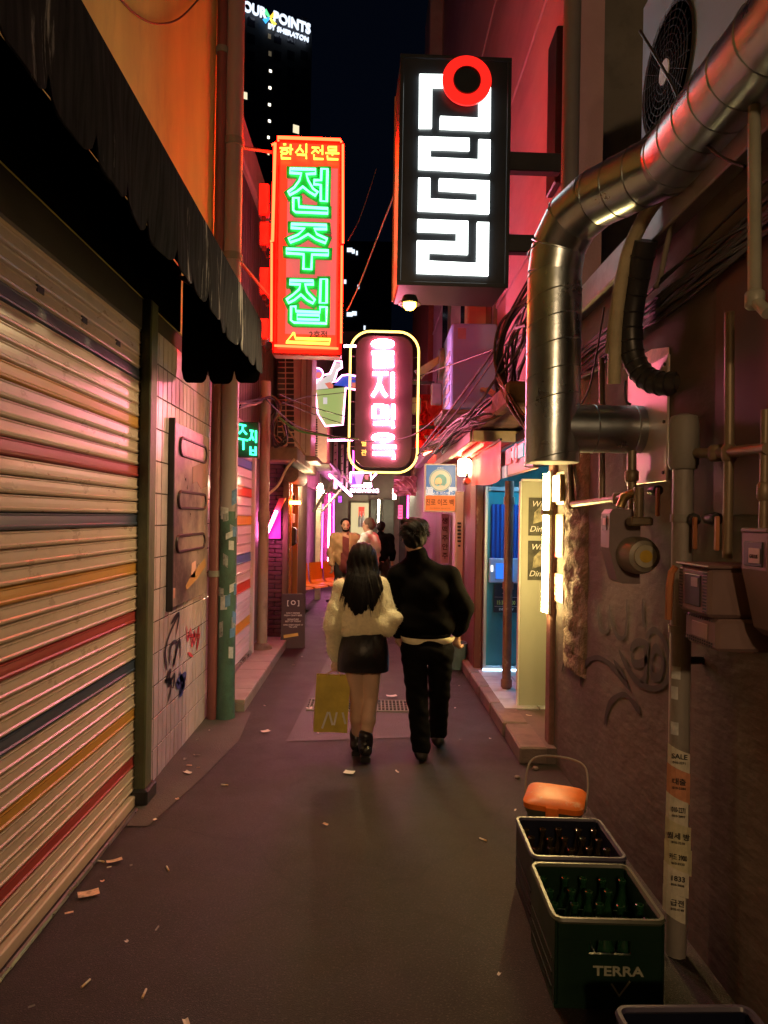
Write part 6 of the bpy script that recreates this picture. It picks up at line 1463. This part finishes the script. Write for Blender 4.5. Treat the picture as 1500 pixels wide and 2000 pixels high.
def boot(an, toe, top, parent, sole=.02):
    an = np.array(an); toe = np.array(toe); g = min(an[2], toe[2]) - .075
    P = [cap(an + (0, 0, top), an + (0, -.005, -.02), .052, .05), cap(an + (0, -.02, -.035), toe + (0, .01, -.02), .043, .034, 1, 1, .9), ell(an + (0, -.035, -.04), (.04, .045, .04))]
    o = nets(P, .008, .02, disp=wave((.003, 40, 20, 60, 0)), name='boot', m=m_boot, parent=parent)
    return o
zg = lambda a: a
boot(anL, toeL, .055, wo); boot(anR, toeR, .05, wo)
for an in (anL, anR): MB().box(an[0] - .035, an[0] + .035, an[1] - .075, an[1] - .0, an[2] - .115, an[2] - .07, .008).obj('boot_heel', m_boot, wo)

# ---- paper bag in her hand
bgp = A(648, 1372, YW + .02)
bag = thing('shopping_bag', 'olive gold paper shopping bag with white strokes in the hand of the woman', 'bag', Matrix.Translation(bgp) @ Matrix.Rotation(.12, 4, 'Z') @ Matrix.Rotation(.05, 4, 'Y'))
m_bag = mat('olive gold paper', (.66, .53, .08), .5, 0, .1, 6, dirt=(.3, .2, .03), damt=.4, bump=.15, bscale=18)
b = MB(); hw, hh, dd = .118, .195, .055
def bagp(u, v, side):
    x = -hw + 2 * hw * u; z = -hh + 2 * hh * v; return (x, side * (dd * (1 - .55 * v) + .006 * math.sin(u * 9 + v * 7)), z)
b.sheet(lambda u, v: bagp(u, v, -1), 10, 12); b.sheet(lambda u, v: bagp(1 - u, v, 1), 10, 12)
for x, k in ((-hw, 0), (hw, 1)):
    b.sheet(lambda u, v, x=x, k=k: (x - (1 if x > 0 else -1) * .02 * math.sin(PI * u) * v, (bagp(k, v, -1)[1]) * (1 - u) + u * bagp(1 - (1 - k), v, 1)[1], -hh + 2 * hh * v), 4, 12)
b.add([(-hw, -dd, -hh), (hw, -dd, -hh), (hw, dd, -hh), (-hw, dd, -hh)], [(0, 3, 2, 1)]); b.obj('paper_body', m_bag, bag, smooth=40)
wl_ = bag.matrix_world.inverted()
for s in (-1, 1):
    gp_ = wl_ @ V(wrL + np.array((0, .02, -.085)))
    b = MB(); b.tube(smooth_path([(-.05, s * .025, hh), (gp_.x - .02, gp_.y + s * .006, gp_.z - .02), (gp_.x + .02, gp_.y + s * .006, gp_.z - .02), (.05, s * .025, hh)], 5), .0035, 5); b.obj('handle', mat('paper cord', (.4, .3, .08), .7), bag)
b = MB()
def strk(p, q, w=.007): 
    p, q = V(p), V(q); d = (q - p).normalized(); nn = V((-d.y, d.x)) * w; b.prism([(p.x - nn.x, p.y - nn.y), (q.x - nn.x, q.y - nn.y), (q.x + nn.x, q.y + nn.y), (p.x + nn.x, p.y + nn.y)], 0, .0008)
for p, q in (((-.062, -.165), (-.028, -.05)), ((-.02, -.05), (.01, -.14)), ((.02, -.14), (.034, -.05)), ((.075, -.05), (.1, -.13))): strk(p, q)
x = b.obj('white_strokes', M_['printwhite'], bag); x.matrix_local = Matrix.Translation((0, -.064, 0)) @ Matrix.Rotation(PI / 2 - .06, 4, 'X')

# ---- man in a black jacket
YM = 5.05
mn = thing('person', 'man with short black hair in a bulky black jacket and black jeans, seen from behind', 'person', V((0, 0, 0)))
hc = A(809, 1048, YM); fdir = np.array((-.12, 1, -.02))
shL, shR = A(778, 1122, YM), A(876, 1124, YM); elL, elR = A(770, 1190, YM + .04), A(903, 1188, YM + .0); wrL, wrR = A(778, 1232, YM + .12), A(893, 1236, YM + .08)
pel, che, nek = A(833, 1256, YM), A(828, 1160, YM), A(816, 1088, YM)
hL, hR = A(808, 1268, YM), A(860, 1268, YM + .02); kL, kR = A(815, 1362, YM + .03), A(858, 1358, YM + .12); aL, aR = A(823, 1458, YM - .02), A(855, 1432, YM + .3)
tL, tR = aL + (0, .17, -.04), aR + (.03, .16, -.05)
prims = head_prims(hc, fdir, (0, 0, 1), 1.04) + [cap(nek + (0, 0, -.05), hc + (0, -.01, -.05), .062, .056), cap(che, pel, .15, .145, 1, .7, 1), ell(che + (0, 0, .05), (.19, .115, .13)), ell(pel, (.155, .12, .12)), cap(shL + (.02, 0, -.02), shR - (.02, 0, .02), .05, .05),
        cap(hL, kL, .09, .062), cap(kL, aL, .06, .042), cap(aL, tL, .04, .04), cap(hR, kR, .09, .062), cap(kR, aR, .06, .042), cap(aR, tR, .04, .04), cap(shL, elL, .055, .045), cap(elL, wrL, .045, .03), cap(shR, elR, .055, .045), cap(elR, wrR, .045, .03)]
prims += hand(None, wrR, (-.05, .15, -1), (-.4, .9, 0), .98, .75) + hand(None, wrL, (.1, .3, -.9), (.5, .9, 0), .98, .75)
nets(prims, .009, .016, name='body', m=m_skin, parent=mn)
jk = [ell(che + (.005, 0, .02), (.2, .15, .17)), cap(A(812, 1205, YM), A(848, 1205, YM), .155, .155, 1, .92, 1), cap(A(815, 1222, YM), A(847, 1220, YM), .148, .148, 1, .92, .5), cap(shL + (.01, 0, -.012), shR - (.01, 0, .012), .088, .088, 1, 1, .95), cap(nek + (-.03, 0, -.075), nek + (.05, 0, -.08), .1, .1, 1, .9, .7), cap(nek + (-.012, -.005, -.03), nek + (-.008, .0, .012), .084, .077)]
zj = A(833, 1243, YM)[2]
fold = wave((.003, 9, 5, 26, 0), (.002, 22, 10, 44, 2))
nets(jk, .009, .035, disp=fold, cuts=[lambda G: zj - G[:, 2]], name='jacket', m=m_jack, parent=mn)
hem = MB(); c_ = A(831, 1237, YM)
hem.tube([(c_[0] + .165 * math.cos(a), c_[1] + .128 * math.sin(a), c_[2] - .004) for a in np.linspace(0, 2 * PI, 41)[:-1]], .017, 8, closed=True); hem.obj('jacket_hem', m_jack, mn, smooth=True)
nets([cap(shL + (0, 0, -.01), elL, .082, .076), cap(elL, wrL, .076, .056)], .009, .02, disp=fold, name='sleeve', m=m_jack, parent=mn)
nets([cap(shR + (0, 0, -.01), elR, .084, .08), cap(elR, elR * .35 + wrR * .65 + (0, -.02, 0), .08, .068), cap(elR * .35 + wrR * .65 + (0, -.02, 0), wrR + (0, -.01, 0.02), .062, .046)], .009, .02, disp=fold, name='sleeve', m=m_jack, parent=mn)
te = [cap(A(818, 1236, YM), A(853, 1236, YM), .134, .134, 1, .9, .6), cap(A(821, 1250, YM), A(850, 1246, YM), .134, .134, 1, .9, .4)]
nets(te, .008, .02, disp=wave((.0025, 30, 10, 8, 0)), cuts=[lambda G: (A(835, 1258, YM)[2] + .10 * (G[:, 0] - .4)) - G[:, 2], lambda G: G[:, 2] - zj - .004], name='tee_shirt', m=m_tee, parent=mn)
jn = [ell(pel + (0, -.015, -.03), (.16, .13, .12)), cap(hL, kL, .098, .076), cap(kL, aL + (0, 0, .0), .076, .068), cap(hR, kR, .098, .076), cap(kR, aR, .076, .066)]
nets(jn, .009, .02, disp=wave((.0022, 10, 8, 46, 0), (.0022, 26, 14, 85, 1), (.0016, 40, 30, 20, 2)), cuts=[lambda G: G[:, 2] - A(833, 1240, YM)[2]], name='jeans', m=m_jean, parent=mn)
hr = [ell(hc + (0, -.012, .045), (.096, .112, .09)), ell(hc + (0, -.045, -.005), (.086, .082, .085)), cap(hc + (-.06, .03, .1), hc + (.07, .04, .09), .035, .035)]
nets(hr, .008, .02, disp=wave((.0035, 90, 60, 70, 0), (.0025, 170, 120, 130, 1)), cuts=[lambda G: -(G[:, 2] - (hc[2] - .082 + .9 * np.maximum(0, G[:, 1] - YM + .02) + .012 * np.sin(G[:, 0] * 60)))], name='hair', m=m_hair, parent=mn)
b = MB()
for i in range(900):
    d = rng.normal(0, 1, 3); d[2] = abs(d[2]) * .9 - .35; d /= np.linalg.norm(d)
    if d[1] > .55 and d[2] < .3: continue
    p = hc + (0, -.015, .035) + d * np.array((.094, .11, .088)); q = p + d * .016 + np.array((rng.normal(0, .008), rng.normal(0, .006), -.012))
    s_ = rng.normal(0, .0022, 3); b.add([p - s_, p + s_, q], [(0, 1, 2)])
setting(b.obj('hair_strands', m_hair, mn), 'stuff')
for an, to in ((aL, tL), (aR, tR)): boot(an + (0, 0, -.012), to, .01, mn)

# ---- the men talking further down the lane
def far_person(label, Y, cx, head_py, facing, jacket, inner, trou, hairc, beard=False, cap_=False, ht=1.0, hold=None):
    """standing figure; facing is the direction of the face in the ground plane"""
    f = np.array((facing[0], facing[1], 0.)); f /= np.linalg.norm(f); r = np.array((f[1], -f[0], 0.))
    B = np.array(A(cx, head_py, Y)); top = B[2]; s = top / 1.72; B[2] = 0
    z = lambda v: np.array((0, 0, v * s))
    p = thing('person', label, 'person', V((0, 0, 0)))
    hc_ = B + z(1.61) + f * .02
    SL, SR = B + z(1.40) - r * .19, B + z(1.40) + r * .19
    EL, ER = SL - r * .06 + z(-.3) - f * .02, SR + r * .06 + z(-.3) - f * .02
    WL, WR = EL + z(-.22) + f * .1 + r * .03, ER + z(-.22) + f * .1 - r * .03
    HL, HR = B + z(.9) - r * .09, B + z(.9) + r * .09; KL, KR = B + z(.48) - r * .1 + f * .02, B + z(.48) + r * .1 + f * .02; AL, AR = B + z(.09) - r * .11, B + z(.09) + r * .11
    P = head_prims(hc_, f, (0, 0, 1), s) + [cap(B + z(1.4), hc_ + z(-.06), .058, .052), ell(B + z(1.28), (.17, .12, .2)), cap(B + z(1.1), B + z(.92), .13, .14), cap(SL, SR, .055, .055),
         cap(SL, EL, .05, .042), cap(EL, WL, .042, .028), cap(SR, ER, .05, .042), cap(ER, WR, .042, .028), cap(HL, KL, .085, .06), cap(KL, AL, .055, .04), cap(HR, KR, .085, .06), cap(KR, AR, .055, .04), cap(AL, AL + f * .15 + z(-.04), .04, .035), cap(AR, AR + f * .15 + z(-.04), .04, .035)]
    P += hand(None, WL, -z(1) + f * .3, f, .95 * s, .6) + hand(None, WR, -z(1) + f * .3, f, .95 * s, .6)
    nets(P, .014, .016, name='body', m=m_skin, parent=p)
    face_bits(hc_, f, (0, 0, 1), p, s)
    wv = wave((.006, 18, 10, 24, 0), (.004, 40, 20, 36, 1))
    J = [ell(B + z(1.27), (.2, .155, .2)), cap(B + z(1.1) - r * .04, B + z(1.1) + r * .04, .16, .16, 1, .95, 1), cap(B + z(.98), B + z(.96), .165, .165), cap(SL, SR, .08, .08), cap(SL, EL, .075, .066), cap(EL, WL, .066, .048), cap(SR, ER, .075, .066), cap(ER, WR, .066, .048)]
    opening = lambda G: -1 + 0 * G[:, 0]
    cs = [lambda G: z(.9)[2] - G[:, 2]]
    if inner is not None:
        cs.append(lambda G: np.where(((G - B) @ f) > .02, .055 * s + .03 * (G[:, 2] < 1.1) - np.abs((G - B) @ r), -1.))
        nets([ell(B + z(1.27), (.185, .14, .19)), cap(B + z(1.12), B + z(.9), .15, .155), cap(B + z(1.4), B + z(1.43), .075, .07)], .012, .03, disp=wv, name='shirt', m=inner, parent=p)
    nets(J, .014, .03, disp=wv, cuts=cs, name='jacket' if inner is not None else 'shirt', m=jacket, parent=p)
    if inner is None: nets([cap(B + z(1.43) - r * .0, B + z(1.47), .078, .07)], .01, .01, name='collar', m=jacket, parent=p)
    nets([ell(B + z(.9), (.165, .14, .12)), cap(HL, KL, .1, .08), cap(KL, AL, .078, .068), cap(HR, KR, .1, .08), cap(KR, AR, .078, .068)], .012, .02, disp=wv, name='trousers', m=trou, parent=p)
    H_ = [ell(hc_ - f * .012 + z(.045), (.09, .09, .085)), ell(hc_ - f * .05 + z(-.0), (.075, .075, .08))]
    nets(H_, .009, .02, cuts=[lambda G: ((G - hc_) @ f) - .055 + .5 * np.maximum(0, hc_[2] + .06 - G[:, 2])], name='beanie' if cap_ else 'hair', m=hairc, parent=p)
    if beard:
        nets([ell(hc_ + f * .045 - z(.085), (.05, .045, .035)), cap(hc_ + f * .03 + r * .06 - z(.03), hc_ + f * .05 + r * .04 - z(.085), .016, .02), cap(hc_ + f * .03 - r * .06 - z(.03), hc_ + f * .05 - r * .04 - z(.085), .016, .02), cap(hc_ + f * .088 + r * .025 - z(.055), hc_ + f * .088 - r * .025 - z(.055), .008, .008)], .008, .012, name='beard', m=m_hair, parent=p)
    for an in (AL, AR): nets([cap(an - f * .03 + z(-.03), an + f * .15 + z(-.045), .045, .04, 1, 1, 1)], .012, .01, name='shoe', m=m_boot, parent=p)
    return p, B, f, r, s
m_tan = mat('tan jacket', (.4, .27, .13), .7, 0, .12, 12, bump=.2, bscale=60); m_mtee = mat('maroon tee', (.16, .035, .035), .85, 0, .1); m_lil = mat('lilac shirt', (.74, .9, .95), .75, 0, .06, 20); m_dtr = mat('dark trousers', (.02, .018, .018), .8, 0, .2); m_gh = mat('grey cropped hair', (.1, .075, .06), .8, 0, .4, 80)
far_person('bearded man in a tan jacket over a maroon shirt, facing the viewer down the lane', 12.3, 675, 1014, (.12, -1), m_tan, m_mtee, m_dtr, m_hair, beard=True)
far_person('man with cropped grey hair in a lilac shirt, turned away towards the bearded man', 11.8, 722, 1013, (-.85, .35), m_lil, None, m_dtr, m_gh)
far_person('dark haired person dressed in black behind the man in the lilac shirt', 14.2, 744, 1020, (.2, 1), m_jack, None, m_dtr, m_hair)
# ================================================================== CABLES
def cable(label, pts, r=.008, m=None, group='overhead cables', k=8, name='cable'):
    o = MB().tube(smooth_path([V(p) for p in pts], k), r, 6).obj(name, m or M_['cable'], None, smooth=True); return tag(o, label, 'cable', group)
def pxc(*l): return [at(*p) for p in l]
m_ctan = mat('tan cable', (.35, .25, .15), .6); m_cgreen = mat('green cable', (.12, .4, .1), .5); m_cwh = mat('white cable', (.7, .62, .5), .5)
cable('long black cable climbing from the pill sign past the duct to the upper right', pxc((820, 880, 8.2), (880, 800, 7.2), (960, 690, 6), (1030, 560, 5.0), (1140, 420, 3.6), (1300, 225, 2.9), (1500, 30, 2.2)), .011)
cable('second black cable running just below the long one to the upper right', pxc((815, 890, 8.2), (885, 812, 7.2), (965, 700, 6), (1040, 575, 4.8), (1150, 440, 3.5), (1320, 225, 2.8), (1500, 45, 2.15)), .009)
cable('thin black wire crossing the right air conditioner fan', pxc((1250, 60, 3.0), (1310, 160, 2.8), (1345, 240, 2.6), (1400, 300, 2.5), (1455, 325, 2.4)), .006)
cable('thin wire sagging from the pole across the pill sign to the right ledge', pxc((520, 780, 7.5), (575, 830, 8), (640, 850, 8.2), (720, 862, 8.3), (790, 856, 8.3), (830, 835, 8.2), (870, 800, 8)), .008)
cable('green cable sagging below the left air conditioner', pxc((545, 815, 8.6), (580, 840, 8.5), (630, 850, 8.4), (700, 858, 8.35)), .013, m_cgreen)
cable('pale wire slanting down from the black box sign to the red sign', pxc((772, 375, 5.1), (735, 470, 5.8), (700, 560, 6.4), (678, 607, 6.7)), .006, m_ctan)
cable('faint wire high between the red sign and the box sign', pxc((735, 330, 9), (705, 420, 8), (680, 470, 7)), .005, m_ctan)
cable('pair of thin wires over the glass sign, the upper one', pxc((545, 790, 8), (600, 775, 8.3), (660, 768, 9), (700, 762, 9.5)), .005)
cable('pair of thin wires over the glass sign, the lower one', pxc((545, 770, 8), (610, 795, 8.5), (680, 815, 9.2), (720, 826, 9.5)), .006)
cable('thin black wire below the glass sign rim', pxc((550, 785, 8), (610, 808, 8.5), (670, 828, 9.2), (700, 838, 9.5)), .005)
cable('black wire from the right ledge to the pill sign bracket', pxc((1010, 665, 5.5), (930, 695, 6.5), (860, 720, 8), (790, 745, 9)), .006)
cable('white cable looping from the concrete canopy to the standpipe', pxc((575, 897, 9.0), (560, 915, 8.9), (545, 945, 8.8), (528, 962, 8.7), (514, 972, 8.55)), .016, m_cwh)
cable('tan wire slanting across the left air conditioner grille', pxc((545, 815, 8.9), (570, 850, 8.9), (595, 888, 8.95)), .014, m_ctan)
rr_ = random.Random(11)
for i in range(9):
    a, b_ = rr_.uniform(-6, 6), rr_.uniform(-6, 6); Y = 8.3 + .12 * i
    cable('tangled wire knotted round the cream standpipe', pxc((465 + rr_.uniform(-5, 5), 792 + a, 6.9), (500, 785 + b_, 8), (528 + a, 775 + a, Y), (545 + b_, 795, Y), (530 + a, 830 + b_ * 2, Y), (540 + b_, 865 + a * 2, Y), (560, 860 + b_ * 2, Y), (556 + a, 830, Y)), .007 + .004 * rr_.random(), rr_.choice((M_['cablegrey'], m_ctan, M_['cable'])), 'wires on the left standpipe')
for i in range(18):
    u = rr_.random(); j = lambda s: rr_.uniform(-s, s); Y0 = 5.2 + 1.0 * rr_.random()
    cable('black cable in the tangle behind the duct on the right ledge', pxc((1045 + j(20), 640 + j(60), 4.8), (1005 + j(18), 700 + j(45), Y0), (985 + j(20), 770 + j(30), Y0 + .3), (960 + j(25), 800 + j(25), Y0 + .6), (905 + j(25), 838 + j(22), Y0 + 1.4), (850 + j(15), 875 + j(14), 8.5)), .008 + .006 * rr_.random(), None, 'cables tangled behind the duct')
for i in range(8):
    j = lambda s: rr_.uniform(-s, s)
    cable('black cable looping down beside the air conditioner behind the duct', pxc((1035 + j(8), 560 + j(20), 4.9), (985 + j(8), 640 + j(12), 5.4), (975 + j(8), 720 + j(16), 5.5), (1000 + j(8), 790 + j(16), 5.2), (1040 + j(10), 850 + j(20), 4.9)), .008 + .005 * rr_.random(), None, 'looped cables behind the duct')
for i in range(7):
    j = lambda s: rr_.uniform(-s, s)
    cable('frayed cable end fanning out at the end of the right ledge', pxc((880 + j(5), 850 + j(8), 8), (855 + j(6), 868 + j(8), 8.4), (828 + j(10), 865 + j(18), 8.5)), .012, rr_.choice((m_ctan, M_['cablegrey'])), 'frayed cable ends')
for i in range(12):
    j = lambda s: rr_.uniform(-s, s)
    cable('dark cable strung along the meter wall below the gutter', [V((RX - .03 - .03 * rr_.random(), 4.9, 2.75 + j(.1))), V((RX - .03, 4.2, 2.7 + j(.12))), V((RX - .04, 3.2, 2.72 + j(.1))), V((RX - .03, 2.2, 2.78 + j(.1))), V((RX - .03, 1.2, 2.8 + j(.1)))], .006 + .005 * rr_.random(), None, 'cables along the meter wall')
cable('thin wire slanting over the maroon panel to the hose', pxc((1480, 500, 2.6), (1400, 590, 2.9), (1320, 690, 3.2)), .004, None)
cable('thin wire hanging from the gutter to the grey box', pxc((1180, 600, 3.7), (1165, 690, 3.7), (1150, 760, 3.75), (1128, 800, 3.8)), .005, None)
cable('thin black wire looping under the duct branch to the pink plate', pxc((1222, 745, 3.45), (1220, 765, 3.4), (1224, 785, 3.4), (1232, 790, 3.4)), .006, None)

cable('thin cable hanging in an arc high on the ochre wall', [on_x(px, py, LX + .02) for px, py in ((225, -12), (265, 28), (305, 46), (350, 36), (392, -6))], .006)
# ================================================================== LITTER ON THE GROUND
m_pp = mat('dropped paper', (.75, .66, .62), .8, 0, .1, 30); m_cig = mat('cigarette paper', (.7, .62, .52), .8, 0, .1, 50); m_card = mat('flyer card', (.62, .4, .28), .7, 0, .5, 40)
def litter(px, py, w, l, rz, label, m, cat='litter', name='paper_scrap', Z=.0, print_=False):
    p = on_z(px, py, Z + .006); b = MB(); c = .006
    b.sheet(lambda u, v: ((u - .5) * w, (v - .5) * l, .0015 + c * (u - .5) ** 2 * 4 * abs(math.sin(px)) + c * (v - .5) ** 2 * 2), 3, 3)
    o = b.obj(name, m, None, M=Matrix.Translation(p) @ Matrix.Rotation(rz, 4, 'Z')); return tag(o, label, cat, 'litter on the ground')
litter(173, 1746, .055, .09, -1.1, 'orange printed card lying flat near the shutter', m_card, name='flyer_card')
litter(366, 1510, .035, .06, .9, 'white paper scrap on the ground beside the green post', m_pp)
litter(519, 1429, .05, .07, -.9, 'pinkish paper scrap lying left of the gold shopping bag', m_pp)
litter(682, 1509, .06, .07, 1.3, 'crumpled paper scrap just below the feet of the woman', m_pp)
litter(775, 1508, .012, .05, .4, 'tiny paper strip lying between the couple', m_pp)
litter(765, 1360, .10, .06, .2, 'torn white paper on the drain grating', m_pp, Z=.01)
litter(605, 1384, .06, .05, .5, 'shredded white paper at the left end of the drain grating', m_pp)
litter(224, 1683, .03, .075, -1.0, 'curled brown paper strip near the shutter', m_card)
litter(1033, 1398, .012, .05, 1.1, 'thin white stick on the right doorstep', m_cig, Z=.115)
def butt(px, py, rz, label):
    p = on_z(px, py, .0045); o = thing('cigarette_butt', label, 'cigarette butt', Matrix.Translation(p) @ Matrix.Rotation(rz, 4, 'Z'), 'litter on the ground')
    MB().tube([(0, 0, 0), (0, .028, 0)], .0042, 7).obj('paper_end', m_cig, o, smooth=True); MB().tube([(0, -.018, 0), (0, -.0005, 0)], .0043, 7).obj('filter', mat('filter tan', (.6, .42, .22), .8), o, smooth=True)
butt(197, 1682, 1.3, 'cigarette butt beside the curled brown strip'); butt(328, 1697, .5, 'cigarette butt on the bare asphalt, right of the curled strip'); butt(166, 1922, -.3, 'cigarette butt near the bottom left corner'); butt(281, 1942, .02, 'upright pointing cigarette butt at the bottom edge of the picture'); butt(440, 1533, 1.4, 'thin cigarette butt below the gutter strip'); butt(945, 1640, .8, 'cigarette butt left of the navy crate')
for px, py, r_ in ((1032, 1488, .03), (1046, 1503, .022), (1010, 1520, .02), (1040, 1480, .018)):
    p = on_z(px, py, 0); rq = random.Random(px); b = MB(); b.lathe([(r_ * .5, 0), (r_, r_ * .35), (r_ * .8, r_ * .8), (r_ * .2, r_)], (0, 0, 0), 7); tag(b.obj('rubble_chip', m_kerb, None, M=Matrix.Translation(p) @ Matrix.Rotation(rq.random() * 3, 4, 'Z')), 'chip of broken kerb lying at the end of the kerb', 'rubble', 'kerb chips')
rl = random.Random(21)
for i in range(46):
    side = rl.choice((-1, -1, 1, 0)); Y = rl.uniform(2.2, 9.0)
    x = (LX + .05 + abs(rl.gauss(0, .16))) if side < 0 else ((1.02 - abs(rl.gauss(0, .12))) if side > 0 else rl.uniform(-1, .9))
    if (side > 0 and Y < 4) or (.0 < x < .6 and 4.6 < Y < 5.6) or (-.35 < x < 0 and 4.6 < Y < 5.4) or (side < 0 and Y > 6.1): continue
    w_, l_ = rl.uniform(.008, .022), rl.uniform(.012, .04); b = MB(); b.sheet(lambda u, v: ((u - .5) * w_, (v - .5) * l_, .002 + .004 * (u - .5) ** 2 * 4), 2, 1)
    o = b.obj('litter_scrap', rl.choice((m_pp, m_card, m_cig, M_['grime'], M_['grime'])), None, M=Matrix.Translation((x, Y, .006)) @ Matrix.Rotation(rl.random() * 6, 4, 'Z'))
    tag(o, ('tiny scrap of litter along the foot of the left walls', 'tiny scrap of litter out in the lane', 'tiny scrap of litter along the right kerb')[side + 1], 'litter', ('litter along the left walls', 'litter scraps in the lane', 'litter along the right kerb')[side + 1])
# drain grating
dg_ = thing('drain_grating', 'steel drain grating set across the lane between the feet and the bag', 'grating', V((0, 0, 0)))
p0, p1 = on_z(598, 1388, 0), on_z(822, 1358, 0)
MB().box(p0.x, p1.x, 6.28, 6.62, .002, .006).obj('pit', plain('drain pit', (.012, .012, .013), .9), dg_)
b = MB(); b.box(p0.x, p1.x, 6.26, 6.28, 0, .016, .003); b.box(p0.x, p1.x, 6.62, 6.64, 0, .016, .003); b.obj('frame', M_['grime'], dg_)
me = MB().box(-.006, .006, 6.281, 6.619, .0065, .015, .002).mesh('bar', M_['grime'])
n = int((p1.x - p0.x) / .034)
for i in range(n): link('bar', me, dg_, T(p0.x + .02 + .034 * i, 0, 0))
for y in (6.37, 6.45, 6.53): MB().box(p0.x, p1.x, y, y + .008, .0065, .0135).obj('cross_bar', M_['grime'], dg_)

# ================================================================== BEHIND THE VIEWER: two street lamps and the photographer whose shadows fall on the road
for k, ((lx, ly, lz), w) in enumerate(STREET_LAMPS):
    s = -1 if k == 0 else 1
    sl_ = thing('street_lamp', ('warm street lamp hung over the middle of the lane behind the viewer', 'warm street lamp on the right wall behind the viewer')[k], 'street lamp', V((lx, ly, lz)))
    b = MB(); b.tube([(0, 0, .26), (0, 0, .34), (s * .3, 0, .4), ((LX if k == 0 else RX + 1) - lx, 0, .4)], .025, 8); b.obj('arm', M_['grime'], sl_, smooth=True)
    b = MB(); b.lathe([(.03, .27), (.07, .25), (.2, .15), (.21, .13), (.19, .135), (.06, .22)], n=20); b.obj('shade', M_['grime'], sl_, smooth=True)
    b = MB(); b.lathe([(.01, -.02), (.05, .0), (.065, .06), (.05, .12), (.02, .16)], n=14); b.obj('bulb', glow('street bulb', (1, .7, .36), 30), sl_, smooth=True)
    d = bpy.data.lights.new('street_lamp', 'POINT'); d.color = (1, .6, .3); d.energy = w; d.shadow_soft_size = .14
    o = bpy.data.objects.new('lamp_light', d); COL.objects.link(o); o.parent = sl_; o.location = (0, 0, -.24)
ph = thing('person', 'photographer holding up a phone, standing behind the viewpoint in dark clothes', 'person', V((0, 0, 0)))
y_ = -.42
P = head_prims((0, y_, 1.64), (0, 1, 0), (0, 0, 1)) + [cap((0, y_, 1.42), (0, y_, 1.56), .06, .055), ell((0, y_, 1.25), (.19, .12, .22)), cap((0, y_, 1.1), (0, y_, .92), .14, .15)]
for s in (-1, 1):
    P += [cap((s * .2, y_, 1.42), (s * .27, y_ + .12, 1.2), .055, .045), cap((s * .27, y_ + .12, 1.2), (s * .07, y_ + .24, 1.49), .045, .03), cap((s * .09, y_, .92), (s * .1, y_, .48), .09, .062), cap((s * .1, y_, .48), (s * .11, y_ - .02, .09), .06, .042), cap((s * .11, y_ - .02, .06), (s * .11, y_ + .16, .04), .045, .04)]
    P += hand(None, np.array((s * .07, y_ + .24, 1.49)), (-s * .3, .15, 1), (-s, .3, 0), .95, .8)
nets(P, .014, .016, name='body', m=m_skin, parent=ph)
nets([ell((0, y_, 1.27), (.22, .15, .22)), cap((0, y_, 1.1), (0, y_, .95), .165, .165)] + [c for s in (-1, 1) for c in (cap((s * .2, y_, 1.42), (s * .27, y_ + .12, 1.2), .075, .065), cap((s * .27, y_ + .12, 1.2), (s * .1, y_ + .22, 1.44), .065, .05))], .014, .03, name='jacket', m=m_jack, parent=ph)
nets([c for s in (-1, 1) for c in (cap((s * .09, y_, .94), (s * .1, y_, .48), .11, .08), cap((s * .1, y_, .48), (s * .11, y_ - .02, .09), .08, .068))], .014, .02, name='trousers', m=m_jean, parent=ph)
nets([ell((0, y_ - .015, 1.69), (.09, .105, .085)), ell((0, y_ - .05, 1.64), (.08, .08, .09))], .012, .02, name='hair', m=m_hair, parent=ph)
tp = thing('phone', 'black phone held up by the photographer', 'phone', V((0, -.15, 1.665)))
MB().box(-.037, .037, -.005, .005, -.09, .09, .004).obj('body', M_['blackplastic'], tp); MB().box(-.03, -.005, .0051, .008, .05, .08, .002).obj('lens_plate', M_['black'], tp)
